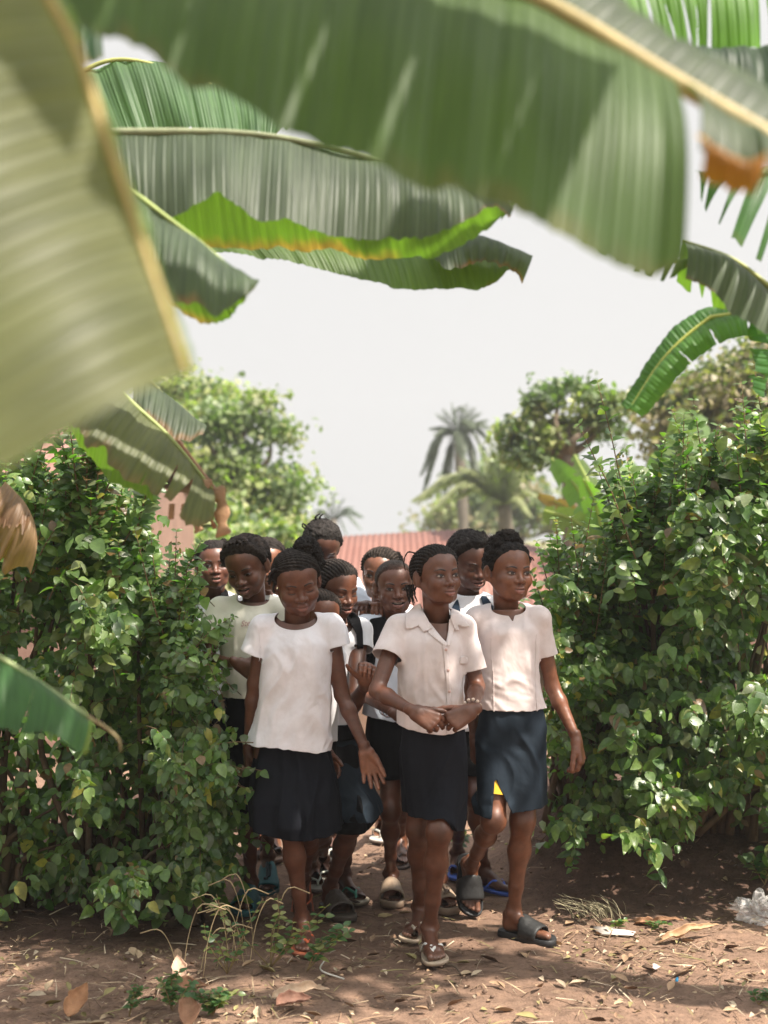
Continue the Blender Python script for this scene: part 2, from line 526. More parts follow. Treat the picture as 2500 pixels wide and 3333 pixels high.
# ---------------------------------------------------------------- people
def rotm(yaw, pitch, roll):
    y, p, r = math.radians(yaw), math.radians(pitch), math.radians(-roll)
    Rz = np.array([[math.cos(y), -math.sin(y), 0], [math.sin(y), math.cos(y), 0], [0, 0, 1]])
    Rx = np.array([[1, 0, 0], [0, math.cos(p), -math.sin(p)], [0, math.sin(p), math.cos(p)]])
    Ry = np.array([[math.cos(r), 0, math.sin(r)], [0, 1, 0], [-math.sin(r), 0, math.cos(r)]])
    return Rz @ Rx @ Ry
LIP = (0.30, 0.125, 0.105)
def head_mesh(c, R, s, neckbase, h, o, tone):
    """returns world V,T,C and local coordinates"""
    inv = lambda p: (R.T @ (np.asarray(p, float) - c)) / s
    nb = inv(neckbase)
    lo = np.minimum((-0.098, -0.118, -0.108), nb - 0.07); hi = np.maximum((0.098, 0.118, 0.118), nb + 0.07)
    f = Field(lo, hi, h)
    fw = o.get('fw', 1.0)          # face width
    ch = o.get('cheek', 1.0)
    f.ball((0, 0.014, 0.029), (0.0705, 0.088, 0.072), .01)
    f.ball((0, -0.012, 0.037), (0.063, 0.066, 0.058), .02)
    f.ball((0, -0.020, -0.008), (0.0595 * fw, 0.060, 0.080), .015)
    f.ball((0, -0.026, -0.050), (0.049 * fw, 0.048, 0.043), .02)
    f.ball((0, -0.064, -0.083), (0.018, 0.015, 0.014), .018)
    for sx in (-1, 1):
        f.cone((sx * 0.052 * fw, 0.004, -0.030), (sx * 0.030 * fw, -0.045, -0.074), .014, .014, .02)
        f.ball((sx * 0.036 * fw, -0.055, -0.026), 0.0215 * ch, .02)
        f.ball((sx * 0.031, -0.086, 0.000), (0.0165, 0.013, 0.0105), .010, '-')
    f.cone((-0.036, -0.070, 0.0175), (0.036, -0.070, 0.0175), .0065, .0065, .012)
    f.ball((0, -0.066, -0.054), (0.029, 0.0215, 0.021), .014)
    for sx in (-1, 1):
        f.ball((sx * 0.0305, -0.0615, -0.0005), (0.0165, 0.0150, 0.0125), .005)
    f.cone((0, -0.071, 0.008), (0, -0.087, -0.022), .0062, .0085, .010)
    f.ball((0, -0.0895, -0.0275), (0.0115, 0.011, 0.0100), .006)
    for sx in (-1, 1):
        f.ball((sx * 0.0140, -0.0805, -0.0300), (0.0088, 0.0110, 0.0078), .005)
        f.ball((sx * 0.0072, -0.0885, -0.0375), (0.0042, 0.0050, 0.0032), .003, '-')
    mo = o.get('mouth', 'closed')
    sm = {'closed': 0.0, 'soft': 0.0015, 'smile': 0.004, 'grin': 0.0055, 'open': 0.0}[mo]
    op = {'closed': 0.0, 'soft': 0.0, 'smile': 0.0022, 'grin': 0.0036, 'open': 0.0030}[mo]
    wd = 0.0220 + sm * 1.3
    zc = -0.0555
    ul = [(-wd, -0.0745, zc + sm), (-0.009, -0.0850, zc + 0.0035 + op * .7), (0, -0.0862, zc + 0.0025 + op * .7), (0.009, -0.0850, zc + 0.0035 + op * .7), (wd, -0.0745, zc + sm)]
    for a, b, r1, r2 in ((0, 1, .0030, .0066), (1, 2, .0066, .0060), (2, 3, .0060, .0066), (3, 4, .0066, .0030)):
        f.cone(ul[a], ul[b], r1, r2, .0035)
    ll = [(-wd + .001, -0.0742, zc + sm - .001), (-0.009, -0.0832, zc - 0.0068 - op), (0, -0.0845, zc - 0.0075 - op), (0.009, -0.0832, zc - 0.0068 - op), (wd - .001, -0.0742, zc + sm - .001)]
    for a, b, r1, r2 in ((0, 1, .0030, .0072), (1, 2, .0072, .0078), (2, 3, .0078, .0072), (3, 4, .0072, .0030)):
        f.cone(ll[a], ll[b], r1, r2, .0025)
    if op > 0:
        f.ball((0, -0.084, zc - 0.0015 + sm * .4), (wd * 0.80, 0.0125, 0.0022 + op), .002, '-')
    else:
        for a, b in ((0, 1), (1, 2), (2, 3), (3, 4)):
            q = [((ul[i][0] + ll[i][0]) / 2, (ul[i][1] + ll[i][1]) / 2 - 0.0052, (ul[i][2] + ll[i][2]) / 2 + .0012) for i in (a, b)]
            f.cone(q[0], q[1], .0013, .0013, .002, '-')
    for sx in (-1, 1):
        Re = rotm(sx * -22, 0, 0)
        f.ball((sx * 0.0755 * max(fw, .98), 0.010, -0.004), (0.0065, 0.0165, 0.0285), .004, '+', Re)
        f.ball((sx * 0.0835, 0.003, 0.001), (0.0055, 0.0085, 0.0165), .003, '-', Re)
        f.cone((sx * 0.066, 0.006, -0.024), (sx * 0.071, 0.006, -0.030), .006, .005, .006)
    nr = 0.0455 * o.get('neck', 1.0)
    f.cone(nb, (0, 0.018, -0.055), nr / s, nr * 0.98 / s, .016)
    V, T = f.mesh()
    W = c + s * (V @ R.T)
    # colour in head coordinates
    x, y, z = V.T
    C = np.tile(np.array(tone), (len(V), 1))
    def blend(mask, col):
        nonlocal C
        mk = np.clip(mask, 0, 1)[:, None]
        C = C * (1 - mk) + np.array(col) * mk
    zl = np.interp(np.abs(x), [0, .009, wd], [zc + .0095 + op * .7, zc + .0105 + op * .7, zc + sm + .001])
    zb = np.interp(np.abs(x), [0, .009, wd], [zc - .0150 - op, zc - .0140 - op, zc + sm - .001])
    lipm = sstep(.0012, -.0012, z - zl) * sstep(-.0012, .0012, z - zb) * (y < -.070) * (np.abs(x) < wd + .001)
    lc = np.array(tone) * 0.35 + np.array(LIP) * 0.65
    blend(lipm, lc)
    upper = lipm * sstep(zc - .002, zc + .004, z)
    blend(upper * .75, np.array(tone) * 0.9 + np.array((.012, .0, .0)))
    seam = lipm * np.exp(-((z - np.interp(np.abs(x), [0, wd], [zc - .001, zc + sm])) / .0016) ** 2)
    blend(seam * .85, (.02, .008, .006))
    if op > 0:
        inner = (np.abs(x) < wd * .85) * (y > -0.0815) * (y < -.06) * (np.abs(z - zc + .0015 - sm * .4) < .003 + op)
        blend(inner * 1.0, (.02, .007, .006))
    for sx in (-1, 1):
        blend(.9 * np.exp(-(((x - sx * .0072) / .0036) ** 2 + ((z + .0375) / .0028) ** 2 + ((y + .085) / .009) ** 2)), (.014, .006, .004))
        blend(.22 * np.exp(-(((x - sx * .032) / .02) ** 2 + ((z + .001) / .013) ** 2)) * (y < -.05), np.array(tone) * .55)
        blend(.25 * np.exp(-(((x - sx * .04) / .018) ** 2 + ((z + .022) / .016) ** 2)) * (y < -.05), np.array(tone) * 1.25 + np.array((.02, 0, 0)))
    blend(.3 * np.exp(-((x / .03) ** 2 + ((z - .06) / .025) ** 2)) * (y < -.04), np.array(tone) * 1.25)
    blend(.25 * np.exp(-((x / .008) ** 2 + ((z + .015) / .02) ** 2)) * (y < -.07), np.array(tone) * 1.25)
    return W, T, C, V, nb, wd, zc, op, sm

def hair_line(th):
    """height of the hair's lower limit in head coordinates at angle th from the front (degrees)"""
    return np.interp(th, [0, 25, 45, 62, 74, 84, 100, 118, 140, 180], [.077, .075, .064, .043, .012, .000, .027, -.012, -.040, -.050])

def make_hair(mb_add, Vl, T, o, c, R, s, seed, extra_pts):
    """cap displaced out of the scalp; returns world V,T,C in hair colour"""
    r = np.random.RandomState(seed)
    st = o.get('hair', 'short')
    th = np.degrees(np.arctan2(np.abs(Vl[:, 0]), -(Vl[:, 1] - .005)))
    z = Vl[:, 2]
    lift = o.get('hairline', 0.0)
    jag = 0.003 * vnoise(Vl, 90, seed) + .0015 * vnoise(Vl, 260, seed)
    f = -(z - hair_line(th) - lift * np.exp(-(th / 50) ** 2) - jag)
    # ears stay out of the cap
    ear = (np.abs(Vl[:, 0]) > .0725) & (np.abs(Vl[:, 1] - .008) < .027) & (z < .028)
    f = np.where(ear, 0.01, f)
    V2, T2, D = clip(Vl, T, f, [(-f)[:, None]])
    nn = vnormals(V2, T2)
    d = D[:, 0]
    ed = sstep(-.001, .018, d)
    x, y, zz = V2.T
    base = o.get('thick', {'short': .004, 'back': .008, 'side': .008, 'twist': .013, 'bun': .008, 'puffy': .014}.get(st, .008))
    disp = base * ed + .0005
    dk = np.ones(len(V2))
    def corn(u, amp, w=1.0):
        nonlocal disp, dk
        rid = np.abs(np.sin(u * math.pi))
        disp = disp + ed * amp * (rid - .45)
        disp = disp + ed * .0007 * np.sin(w * 1.0)
        dk = dk * (0.25 + 1.0 * rid)
    if st == 'back':
        u = np.arctan2(x, (zz + .015)) / math.radians(180) * 30 + .15 * vnoise(V2, 25, seed)
        corn(u, .0066, y / .0022)
    elif st == 'side':
        u = np.arctan2(-(y - .02), zz + .0 + x * .35) / math.pi * 30 + .2 * vnoise(V2, 18, seed)
        corn(u, .0070, x / .0022)
    elif st == 'arc':
        u = np.hypot(x + .05, zz - .0) * 95 + y * 40
        corn(u, .0045, y / .0022)
    elif st in ('twist', 'puffy', 'bun'):
        b = vnoise(V2, 85, seed) + .6 * vnoise(V2, 190, seed)
        disp = disp + ed * b * (.0048 if st != 'bun' else .0035)
        if st == 'bun': 
            u = np.arctan2(x, (zz + .01)) / math.radians(180) * 13
            corn(u, .003)
        dk = dk * (.75 + .35 * b)
    disp = disp + ed * .0011 * vnoise(V2, 420, seed)
    V2 = V2 + nn * disp[:, None]
    hc = np.array(o.get('haircol', (.016, .012, .010)))
    C = hc[None, :] * (dk * (1 + .35 * vnoise(V2, 60, 5)))[:, None]
    if st == 'short': C = C * sstep(0, .02, d)[:, None] + (1 - sstep(0, .02, d))[:, None] * (hc * .4 + np.array(o['tone']) * .35)
    mb_add(c + s * (V2 @ R.T), T2, C)
    # fuzz: tiny curls standing off the cap
    nf = o.get('fuzz', 500)
    ok = np.nonzero(d > (.003 if st != 'short' else .008))[0]
    if len(ok) and nf:
        k = r.choice(ok, nf)
        b = V2[k] + r.randn(nf, 3) * .0006
        L = o.get('fuzzlen', .0045) * (.5 + r.rand(nf))
        dr = nn[k] + r.randn(nf, 3) * .5
        dr /= np.linalg.norm(dr, axis=1)[:, None]
        sd = np.cross(dr, r.randn(nf, 3)); sd /= np.linalg.norm(sd, axis=1)[:, None]
        w_ = .0006
        tip = b + dr * L[:, None] + r.randn(nf, 3) * .001
        mid = b + dr * L[:, None] * .55 + r.randn(nf, 3) * .0011
        P = np.stack([b - sd * w_, b + sd * w_, mid + sd * w_, mid - sd * w_, tip], 1).reshape(-1, 3)
        q = np.arange(nf)[:, None] * 5
        F = np.concatenate([q + [0, 1, 2], q + [0, 2, 3], q + [3, 2, 4]])
        mb_add(c + s * (P @ R.T), F, np.tile(hc * .9, (len(P), 1)))
    def L2W(p): return c + s * (np.asarray(p) @ R.T)
    # extras
    for e in o.get('extras', []):
        kind = e[0]
        if kind == 'puff':                     # fluffy ball
            _, ce, rr = e[:3]
            f2 = Field(np.array(ce) - np.max(rr) - .02, np.array(ce) + np.max(rr) + .02, .0024)
            f2.ball(ce, rr, .01)
            Vp, Tp = f2.mesh()
            npp = vnormals(Vp, Tp)
            Vp = Vp + npp * (.006 * vnoise(Vp, 70, seed) + .0035 * vnoise(Vp, 190, seed) + .0022 * vnoise(Vp, 430, seed))[:, None]
            mb_add(L2W(Vp), Tp, hc[None] * (.8 + .4 * vnoise(Vp, 150, 2))[:, None])
            n2 = e[3] if len(e) > 3 else 700
            k = r.choice(len(Vp), n2); b = Vp[k]
            dr = npp[k] + r.randn(n2, 3) * .6; dr /= np.linalg.norm(dr, axis=1)[:, None]
            sd = np.cross(dr, r.randn(n2, 3)); sd /= np.linalg.norm(sd, axis=1)[:, None]
            L = .003 + .006 * r.rand(n2)[:, None]
            P = np.stack([b - sd * .0007, b + sd * .0007, b + dr * L + r.randn(n2, 3) * .0015], 1).reshape(-1, 3)
            mb_add(L2W(P), np.arange(len(P)).reshape(-1, 3), np.tile(hc, (len(P), 1)))
        elif kind == 'tw':                     # little twist standing up or hanging braid
            _, pts, rad = e[:3]
            m = max(6, int(e[3]) if len(e) > 3 else 10)
            P = spline(pts, m)
            P = P + np.stack([vnoise(P, 120, seed + 1), vnoise(P, 120, seed + 2), vnoise(P, 120, seed + 3)], 1) * .0015
            t = np.linspace(0, 1, m)
            rr = rad * (1 - .45 * t) * (1 + .22 * np.sin(np.arange(m) * 2.4))
            Vt, Ft, Tt = tube(P, rr, 6)
            mb_add(L2W(Vt), np.concatenate([Ft[:, [0, 1, 2]], Ft[:, [0, 2, 3]], Tt]), np.tile(hc, (len(Vt), 1)))
    return

def face_parts(name, o, Vl, c, R, s, wd, zc, op, sm, seed, par, loc, skinadd):
    """eyes, brows, lashes, teeth"""
    front = Vl[(Vl[:, 1] < -.03)]
    def surf(x, z):
        d = (front[:, 0] - x) ** 2 + (front[:, 2] - z) ** 2
        k = np.argsort(d)[:6]
        w_ = 1 / (d[k] + 1e-7)
        return (front[k, 1] * w_).sum() / w_.sum()
    L2W = lambda p: c + s * (np.asarray(p) @ R.T)
    ey = o.get('eyes', 'open')
    gx, gz = o.get('gaze', (0, 0))
    hairc = np.array((.014, .009, .007))
    for sx in (-1, 1):
        eb = MB()
        ex, ez = sx * .0305, -.0005
        W_, up_, dn_ = {'open': (.0145, .0047, .0044), 'half': (.0140, .0026, .0034), 'down': (.0130, -.0020, .0042)}[ey]
        if ey == 'down':
            ez = -.0035
        # almond patch
        n, m = 21, 11
        xs = np.linspace(-1, 1, n); ys = np.linspace(-1, 1, m)
        up = up_ * (1 - np.abs(xs) ** 2.2) + .0004
        dn = dn_ * (1 - np.abs(xs) ** 2.0) + .0004
        if ey != 'down':
            P, Cc = [], []
            for i, xx in enumerate(xs):
                for j, yy in enumerate(ys):
                    zz = ez + (up[i] if yy > 0 else dn[i]) * yy + .0012 * xx * sx
                    X = ex + xx * W_
                    P.append((X, 0, zz))
                    gd = math.hypot(X - ex - gx, zz - ez - gz)
                    if gd < .0024: Cc.append((.003, .002, .002))
                    elif gd < .0064: Cc.append((.022, .010, .006))
                    elif gd < .0072: Cc.append((.05, .035, .03))
                    else: Cc.append((.40, .34, .31) if abs(xx) < .75 else (.22, .14, .12))
            P = np.array(P)
            base = np.array([surf(p[0], p[2]) for p in P[::3]]).min()
            ctr = surf(ex, ez) 
            # curved like an eyeball
            P[:, 1] = ctr - .0016 + ((P[:, 0] - ex) ** 2 + (P[:, 2] - ez) ** 2) / (2 * .0135)
            for q in range(len(P)):
                sy = surf(P[q, 0], P[q, 2])
                P[q, 1] = min(P[q, 1], sy - .0007)
            i, j = np.meshgrid(np.arange(n - 1), np.arange(m - 1), indexing='ij')
            F = np.stack([i * m + j, (i + 1) * m + j, (i + 1) * m + j + 1, i * m + j + 1], -1).reshape(-1, 4)
            eb.add(L2W(P), F, np.array(Cc))
        # lids
        for top in (1, 0):
            if ey == 'down' and top: continue
            xs2 = np.linspace(-1.04, 1.04, 13)
            if top: zz = ez + up_ * (1 - np.abs(xs2) ** 2.2) + .0008
            else: zz = ez - dn_ * (1 - np.abs(xs2) ** 2.0) - .0006
            zz = zz + .0012 * xs2 * sx
            X = ex + xs2 * W_
            P = np.array([(a, surf(a, b) - (.0016 if top else .0009) , b) for a, b in zip(X, zz)])
            rr = (.0017 if top else .0009) * (1 - .6 * np.abs(xs2 / 1.04) ** 3)
            if ey == 'down': rr = rr * 1.9; P[:, 1] += .0006
            Vt, Ft, Tt = tube(P, rr, 6)
            cc = (.012, .006, .005) if (top or ey == 'down') else np.array(o['tone']) * .35
            skinadd(L2W(Vt), np.concatenate([Ft[:, [0, 1, 2]], Ft[:, [0, 2, 3]], Tt]), np.tile(cc, (len(Vt), 1)))
        if ey != 'down':   # lid fold above the eye
            xs2 = np.linspace(-1, 1, 11)
            X = ex + xs2 * W_ * 1.05; zz = ez + (up_ + .0045) * (1 - .7 * np.abs(xs2) ** 2.2)
            P = np.array([(a, surf(a, b) + .0006, b) for a, b in zip(X, zz)])
            Vt, Ft, Tt = tube(P, .0011, 6)
            skinadd(L2W(Vt), np.concatenate([Ft[:, [0, 1, 2]], Ft[:, [0, 2, 3]], Tt]), np.tile(np.array(o['tone']) * .6, (len(Vt), 1)))
        # brow
        br = o.get('brow', 0.0)
        t = np.linspace(0, 1, 12)
        X = sx * (.0125 + .036 * t); zz = .0175 + br + .0062 * np.sin(t * 2.3) - .005 * t ** 3
        P = np.array([(a, surf(a, b) - .0001, b) for a, b in zip(X, zz)])
        rr = .0031 * np.interp(t, [0, .15, .6, 1], [.6, 1, .8, .2])
        Vt, Ft, Tt = tube(P, rr, 6, True, .45, (0, -1, 0))
        skinadd(L2W(Vt), np.concatenate([Ft[:, [0, 1, 2]], Ft[:, [0, 2, 3]], Tt]), np.tile((.020, .011, .008), (len(Vt), 1)))
        if eb.n: eb.build('eye', M['eye'], par, loc)
    if op > 0.002:
        tb = MB()
        nt_ = 8
        z1 = zc + sm * .35 + .0005 + op * .45
        for i in range(nt_):
            xx = (i - (nt_ - 1) / 2) / nt_ * wd * 1.45
            tw = wd * 1.45 / nt_ * .5
            y0 = -.0768 + xx * xx * 18
            V_, F_ = icos((xx, y0 - .0022, z1 - .0016 + xx * xx * (8 if sm > .003 else 2)), (tw * 1.05, .002, 0.0056 if op > .003 else .0036), n=8)
            tb.add(L2W(V_), F_, (.62, .58, .50))
        tb.build('teeth', M['eye'], par, loc)

def hand_prims(f, wrist, d, t, side_pn, o, k=.004, s=.95):
    """adds palm and fingers; d finger direction, t thumb side, side_pn palm facing"""
    d = nrm(d); t = nrm(np.asarray(t) - np.dot(t, d) * d)
    pn = np.cross(d, t)
    if np.dot(pn, side_pn) < 0: pn = -pn
    curl = o.get('curl', (18, 22, 25, 30)); spread = o.get('spread', 3)
    W = np.asarray(wrist, float)
    P = lambda a, b, c_: W + s * (a * d + b * t + c_ * pn)
    offs = [(.026, .078), (.009, .083), (-.009, .079), (-.0255, .071)]
    f.cone(P(-.02, 0, 0), P(.012, 0, 0), .019 * s, .0185 * s, .01)
    for b, a in offs:
        f.cone(P(.008, b * .55, 0), P(a, b, 0), .0145 * s, .0112 * s, .010)
    f.cone(P(.012, .014, .006), P(.045, .030, .008), .014 * s, .012 * s, .010)
    f.cone(P(.015, -.014, .005), P(.055, -.022, .004), .012 * s, .010 * s, .008)
    lens = [.060, .068, .063, .050]
    tips = []
    for i, ((b, a), L) in enumerate(zip(offs, lens)):
        sp = math.radians((1.5 - i) * spread)
        dir0 = math.cos(sp) * d + math.sin(sp) * t
        p = P(a - .004, b, 0)
        c0 = curl[i]
        cs_ = o.get('curls', {}).get(i, (c0, c0 * 1.2, c0 * .8))
        ang = 0
        r = (.0088, .0080, .0072, .0062)
        sc = (1, 1.02, .98, .88)[i]
        for q, (fr, an) in enumerate(zip((.46, .30, .24), cs_)):
            ang += math.radians(an)
            dd = math.cos(ang) * dir0 + math.sin(ang) * pn
            p2 = p + dd * L * fr * s
            f.cone(p, p2, r[q] * s * sc, r[q + 1] * s * sc, .003)
            f.ball(p, r[q] * s * sc * 1.06, .003)
            p = p2
        tips.append(p)
    # thumb
    th = o.get('thumb', (.55, .75, .25)); tc = o.get('tcurl', 14)
    p = P(.030, .027, .008)
    dd = nrm(th[0] * d + th[1] * t + th[2] * pn)
    r = (.0120, .0100, .0090, .0072)
    for q, L in enumerate((.030, .027, .021)):
        p2 = p + dd * L * s
        f.cone(p, p2, r[q] * s, r[q + 1] * s, .004)
        p = p2
        a = math.radians(tc)
        tgt = nrm(d + .25 * pn)
        dd = nrm(dd * math.cos(a) + tgt * math.sin(a))
    return d, t, pn

FOOT_TOES = [(-.022, .168, .0125, .200, .0115), (-.006, .170, .0090, .196, .0085), (.006, .166, .0085, .189, .0080), (.017, .159, .0080, .180, .0075), (.027, .150, .0078, .168, .0072)]
class Foot:
    """side: +1 when the big toe is on local -x (a left foot seen from its front has it on viewer's left)"""
    def __init__(s, ankle, yaw, pitch=0, roll=0, big=1, sc=1.0):
        y, p = math.radians(yaw), math.radians(pitch)
        fwd = np.array([math.sin(y) * math.cos(p), -math.cos(y) * math.cos(p), -math.sin(p)])
        side = np.array([math.cos(y), math.sin(y), 0.0])
        up = np.cross(side, fwd) * -1
        if up[2] < 0 and abs(pitch) < 90: up = -up
        r = math.radians(roll)
        side, up = side * math.cos(r) + up * math.sin(r), up * math.cos(r) - side * math.sin(r)
        s.B = np.stack([side * big, fwd, up], 1) * sc
        s.ankle = np.asarray(ankle, float)
        s.sc = sc
        s.big = big
    def P(s, x, y, z):
        return s.ankle + s.B @ (np.array([x, y, z]) - np.array([0, .045, .072]))
    def pts(s, A):
        return s.ankle + (np.asarray(A) - np.array([0, .045, .072])) @ s.B.T
    def prims(s, f):
        k = s.sc
        f.cone(s.P(0, .045, .085), s.P(0, .035, .045), .0265 * k, .027 * k, .012)
        f.ball(s.P(0, .028, .026), .0262 * k, .012)
        f.cone(s.P(.004, .03, .024), s.P(.010, .14, .017), .023 * k, .016 * k, .015)
        f.cone(s.P(-.004, .055, .058), s.P(-.010, .125, .026), .024 * k, .018 * k, .015)
        f.cone(s.P(-.019, .135, .018), s.P(.020, .128, .015), .018 * k, .015 * k, .012)
        f.cone(s.P(-.016, .10, .02), s.P(-.020, .150, .016), .018 * k, .016 * k, .01)
        for x, y0, r0, y1, r1 in FOOT_TOES:
            f.cone(s.P(x * .95, y0 - .025, .014), s.P(x, y0, r0 + .002), r0 * k, r0 * k, .006)
            f.cone(s.P(x, y0, r0 + .002), s.P(x * 1.03, y1, r1), r0 * k, r1 * k, .0025)
        for sx in (-1, 1): f.ball(s.P(sx * .024, .043, .072), .011 * k, .012)
        f.ball(s.P(0, .012, .06), (.010 * k), .02)
def outline_sole(grow=0.0, wide=1.0):
    """foot outline (x,y) big toe on -x"""
    pts = [(0, -.008), (.022, -.001), (.031, .022), (.031, .06), (.034, .10), (.041, .14), (.040, .172), (.030, .193), (.010, .210), (-.012, .217), (-.031, .211), (-.041, .190), (-.042, .155), (-.036, .115), (-.029, .07), (-.031, .022), (-.022, -.001)]
    P = np.array(pts, float)
    c = np.array([0, .1])
    d = P - c
    P = P + d / np.linalg.norm(d, axis=1)[:, None] * grow
    P[:, 0] *= wide
    Q = spline(np.vstack([P, P[:1]]), 41)[:-1]
    return Q
def sandal(ft, kind, cols, par, loc):
    """sole + strap(s)"""
    top = MB()
    g = {'flip': .004, 'slide': .007, 'clog': .008}[kind]
    th = {'flip': .013, 'slide': .024, 'clog': .022}[kind]
    O = outline_sole(g, 1.04)
    n = len(O)
    lay = [(1, -.001), (1.0, .0005), (1.01, -th * .5), (.985, -th)]
    rows = []
    c = np.array([0, .1])
    rim = .004 if kind != 'flip' else .001
    prof = [(.02, 0.0), (.86, 0.0), (.93, rim * .3), (.975, rim), (1.0, rim * .6), (1.012, -th * .4), (1.0, -th * .9), (.96, -th), (.02, -th)]
    for sc_, z in prof:
        q = c + (O - c) * sc_
        zz = np.full(n, z)
        rows.append(np.stack([q[:, 0], q[:, 1], zz - .0005], 1))
    Vv = np.concatenate(rows)
    i, j = np.meshgrid(np.arange(len(prof) - 1), np.arange(n), indexing='ij')
    F = np.stack([i * n + j, i * n + (j + 1) % n, (i + 1) * n + (j + 1) % n, (i + 1) * n + j], -1).reshape(-1, 4)
    C = np.concatenate([np.tile(cols[0], (n, 1)) if k < 5 else np.tile(cols[1], (n, 1)) for k in range(len(prof))])
    top.add(ft.pts(Vv), F, C)
    so = top.build('sole', M['plastic'], None, loc)
    so.name = 'sandal'
    so.parent = par; so.location = (0, 0, 0)
    st = MB()
    if kind == 'flip':
        post = (-.011, .168, .004)
        for sx in (-1, 1):
            e = (sx * .039, .080, .001)
            mid1 = (-.011 + sx * .010, .150, .030); mid2 = (sx * .030, .115, .036 if sx < 0 else .030)
            P = spline([post, (-.011, .163, .022), mid1, mid2, e], 16)
            Vt, Ft, Tt = tube(P, [.0028] + [.0052] * 13 + [.005, .004], 8, True, .45, (0, .3, 1))
            b = st.n
            st.add(ft.pts(Vt), Ft, cols[2]); st.T.append(Tt + b)
        if len(cols) > 3:
            for q in range(4):
                V_, F_ = icos((-.024 - .0045 * q + .012, .146 - q * .010, .0375), (.005, .0025, .003), n=8)
                st.add(ft.pts(V_), F_, cols[3])
    else:
        y0, y1 = (.088, .162) if kind == 'slide' else (.07, .185)
        m, k = 23, 13
        t = np.linspace(-.06, math.pi + .06, m)
        vs = np.linspace(0, 1, k)
        P, Cc = [], []
        for tt in t:
            for v in vs:
                yy = y0 + (y1 - y0) * v + (.010 * math.sin(tt) * (1 if v > .5 else -1)) * abs(v - .5) * 1.2
                hh = np.interp(yy, [.06, .09, .13, .17, .20], [.072, .063, .047, .035, .029])
                ww = np.interp(yy, [.06, .10, .14, .18, .2], [.037, .040, .045, .046, .04])
                rr = 1 + (.03 if 0.05 < v < .95 else -.02)
                col_ = np.array(cols[2], float)
                if len(cols) > 3 and cols[3] == 'quilt':
                    a = tt * 2.2; b_ = v * 3.4
                    q = min(abs((a + b_) % 1 - .5), abs((a - b_) % 1 - .5))
                    rr += .085 * min(1, q * 4) ; 
                if len(cols) > 3 and cols[3] == 'braid':
                    a = (tt * 2.3 + v * 1.0) ; b_ = v * 3
                    q = abs(math.sin(a * math.pi + (1 if int(b_) % 2 else -1) * (b_ % 1) * 2.2)) * (0.4 + .6 * math.sin((b_ % 1) * math.pi))
                    rr += .12 * q
                P.append((-math.cos(tt) * ww * rr, yy, math.sin(tt) ** .8 * hh * rr if math.sin(tt) > 0 else -.004))
                Cc.append(col_)
        i, j = np.meshgrid(np.arange(m - 1), np.arange(k - 1), indexing='ij')
        F = np.stack([i * k + j, (i + 1) * k + j, (i + 1) * k + j + 1, i * k + j + 1], -1).reshape(-1, 4)
        st.add(ft.pts(np.array(P)), F, np.array(Cc))
        if len(cols) > 3 and cols[3] == 'mark':
            def onstrap(u, v):
                tt = math.pi / 2 - u * .5; yy = y0 + (y1 - y0) * v
                hh = np.interp(yy, [.06, .09, .13, .17], [.072, .063, .047, .035]) * 1.06; ww = np.interp(yy, [.06, .10, .14, .18], [.037, .040, .045, .046]) * 1.06
                return (-math.cos(tt) * ww, yy, math.sin(tt) ** .8 * hh)
            for seg in (((-.55, .25), (-.2, .75), (.2, .2)), ((.1, .15), (.1, .8), (.65, .8))):
                P = spline([onstrap(*q) for q in seg], 9)
                Vt, Ft, Tt = tube(P, .0022, 5)
                st.add(ft.pts(Vt), Ft, cols[4] if len(cols) > 4 else np.array(cols[2]) * .55)
    so2 = st.build('strap', M['plastic'], so, loc)
    so2.location = (0, 0, 0)
    if kind != 'flip':
        md = so2.modifiers.new('thick', 'SOLIDIFY'); md.thickness = .004; md.offset = 1
    return so

def fold_disp(V, Nn, seed, amp, s=1.0, zref=None, kind='shirt'):
    """cloth folds: warped ridged noise stretched along a drifting direction"""
    P = V.copy()
    wx = vnoise(P, 5 * s, seed) * .09; wz = vnoise(P, 5 * s, seed + 9) * .09
    Q = np.stack([P[:, 0] + wx, P[:, 1] + wz, P[:, 2] + wx], 1)
    if kind == 'shirt':
        a = Q @ np.array([[.80, 0, .35], [0, .5, 0], [-.55, 0, .25]]).T
        b = Q @ np.array([[.80, 0, -.35], [0, .5, 0], [.55, 0, .25]]).T
        c_ = np.stack([Q[:, 0] * 1.0, Q[:, 1], Q[:, 2] * .22], 1)
        s = s * 1.0
        rg = lambda q_: .75 * np.exp(-(q_ * 4.2) ** 2) + .5 * (1 - np.abs(q_) * 2) - .3
        r1 = rg(vnoise(a, 15 * s, seed + 2))
        r2 = rg(vnoise(b, 13 * s, seed + 4))
        r3 = rg(vnoise(c_, 14 * s, seed + 6))
        m = sstep(-.3, .5, vnoise(P, 5, seed + 7))
        d = (r1 * m + r2 * (1 - m)) * .55 + r3 * .45
        d = d + .12 * vnoise(Q, 42 * s, seed + 3)
    else:
        c_ = np.stack([Q[:, 0], Q[:, 1], Q[:, 2] * .10], 1)
        d = (1 - np.abs(vnoise(c_, 16 * s, seed)) * 2) * .7 + .3 * vnoise(Q, 22, seed)
    return V + Nn * (d * amp)[:, None]

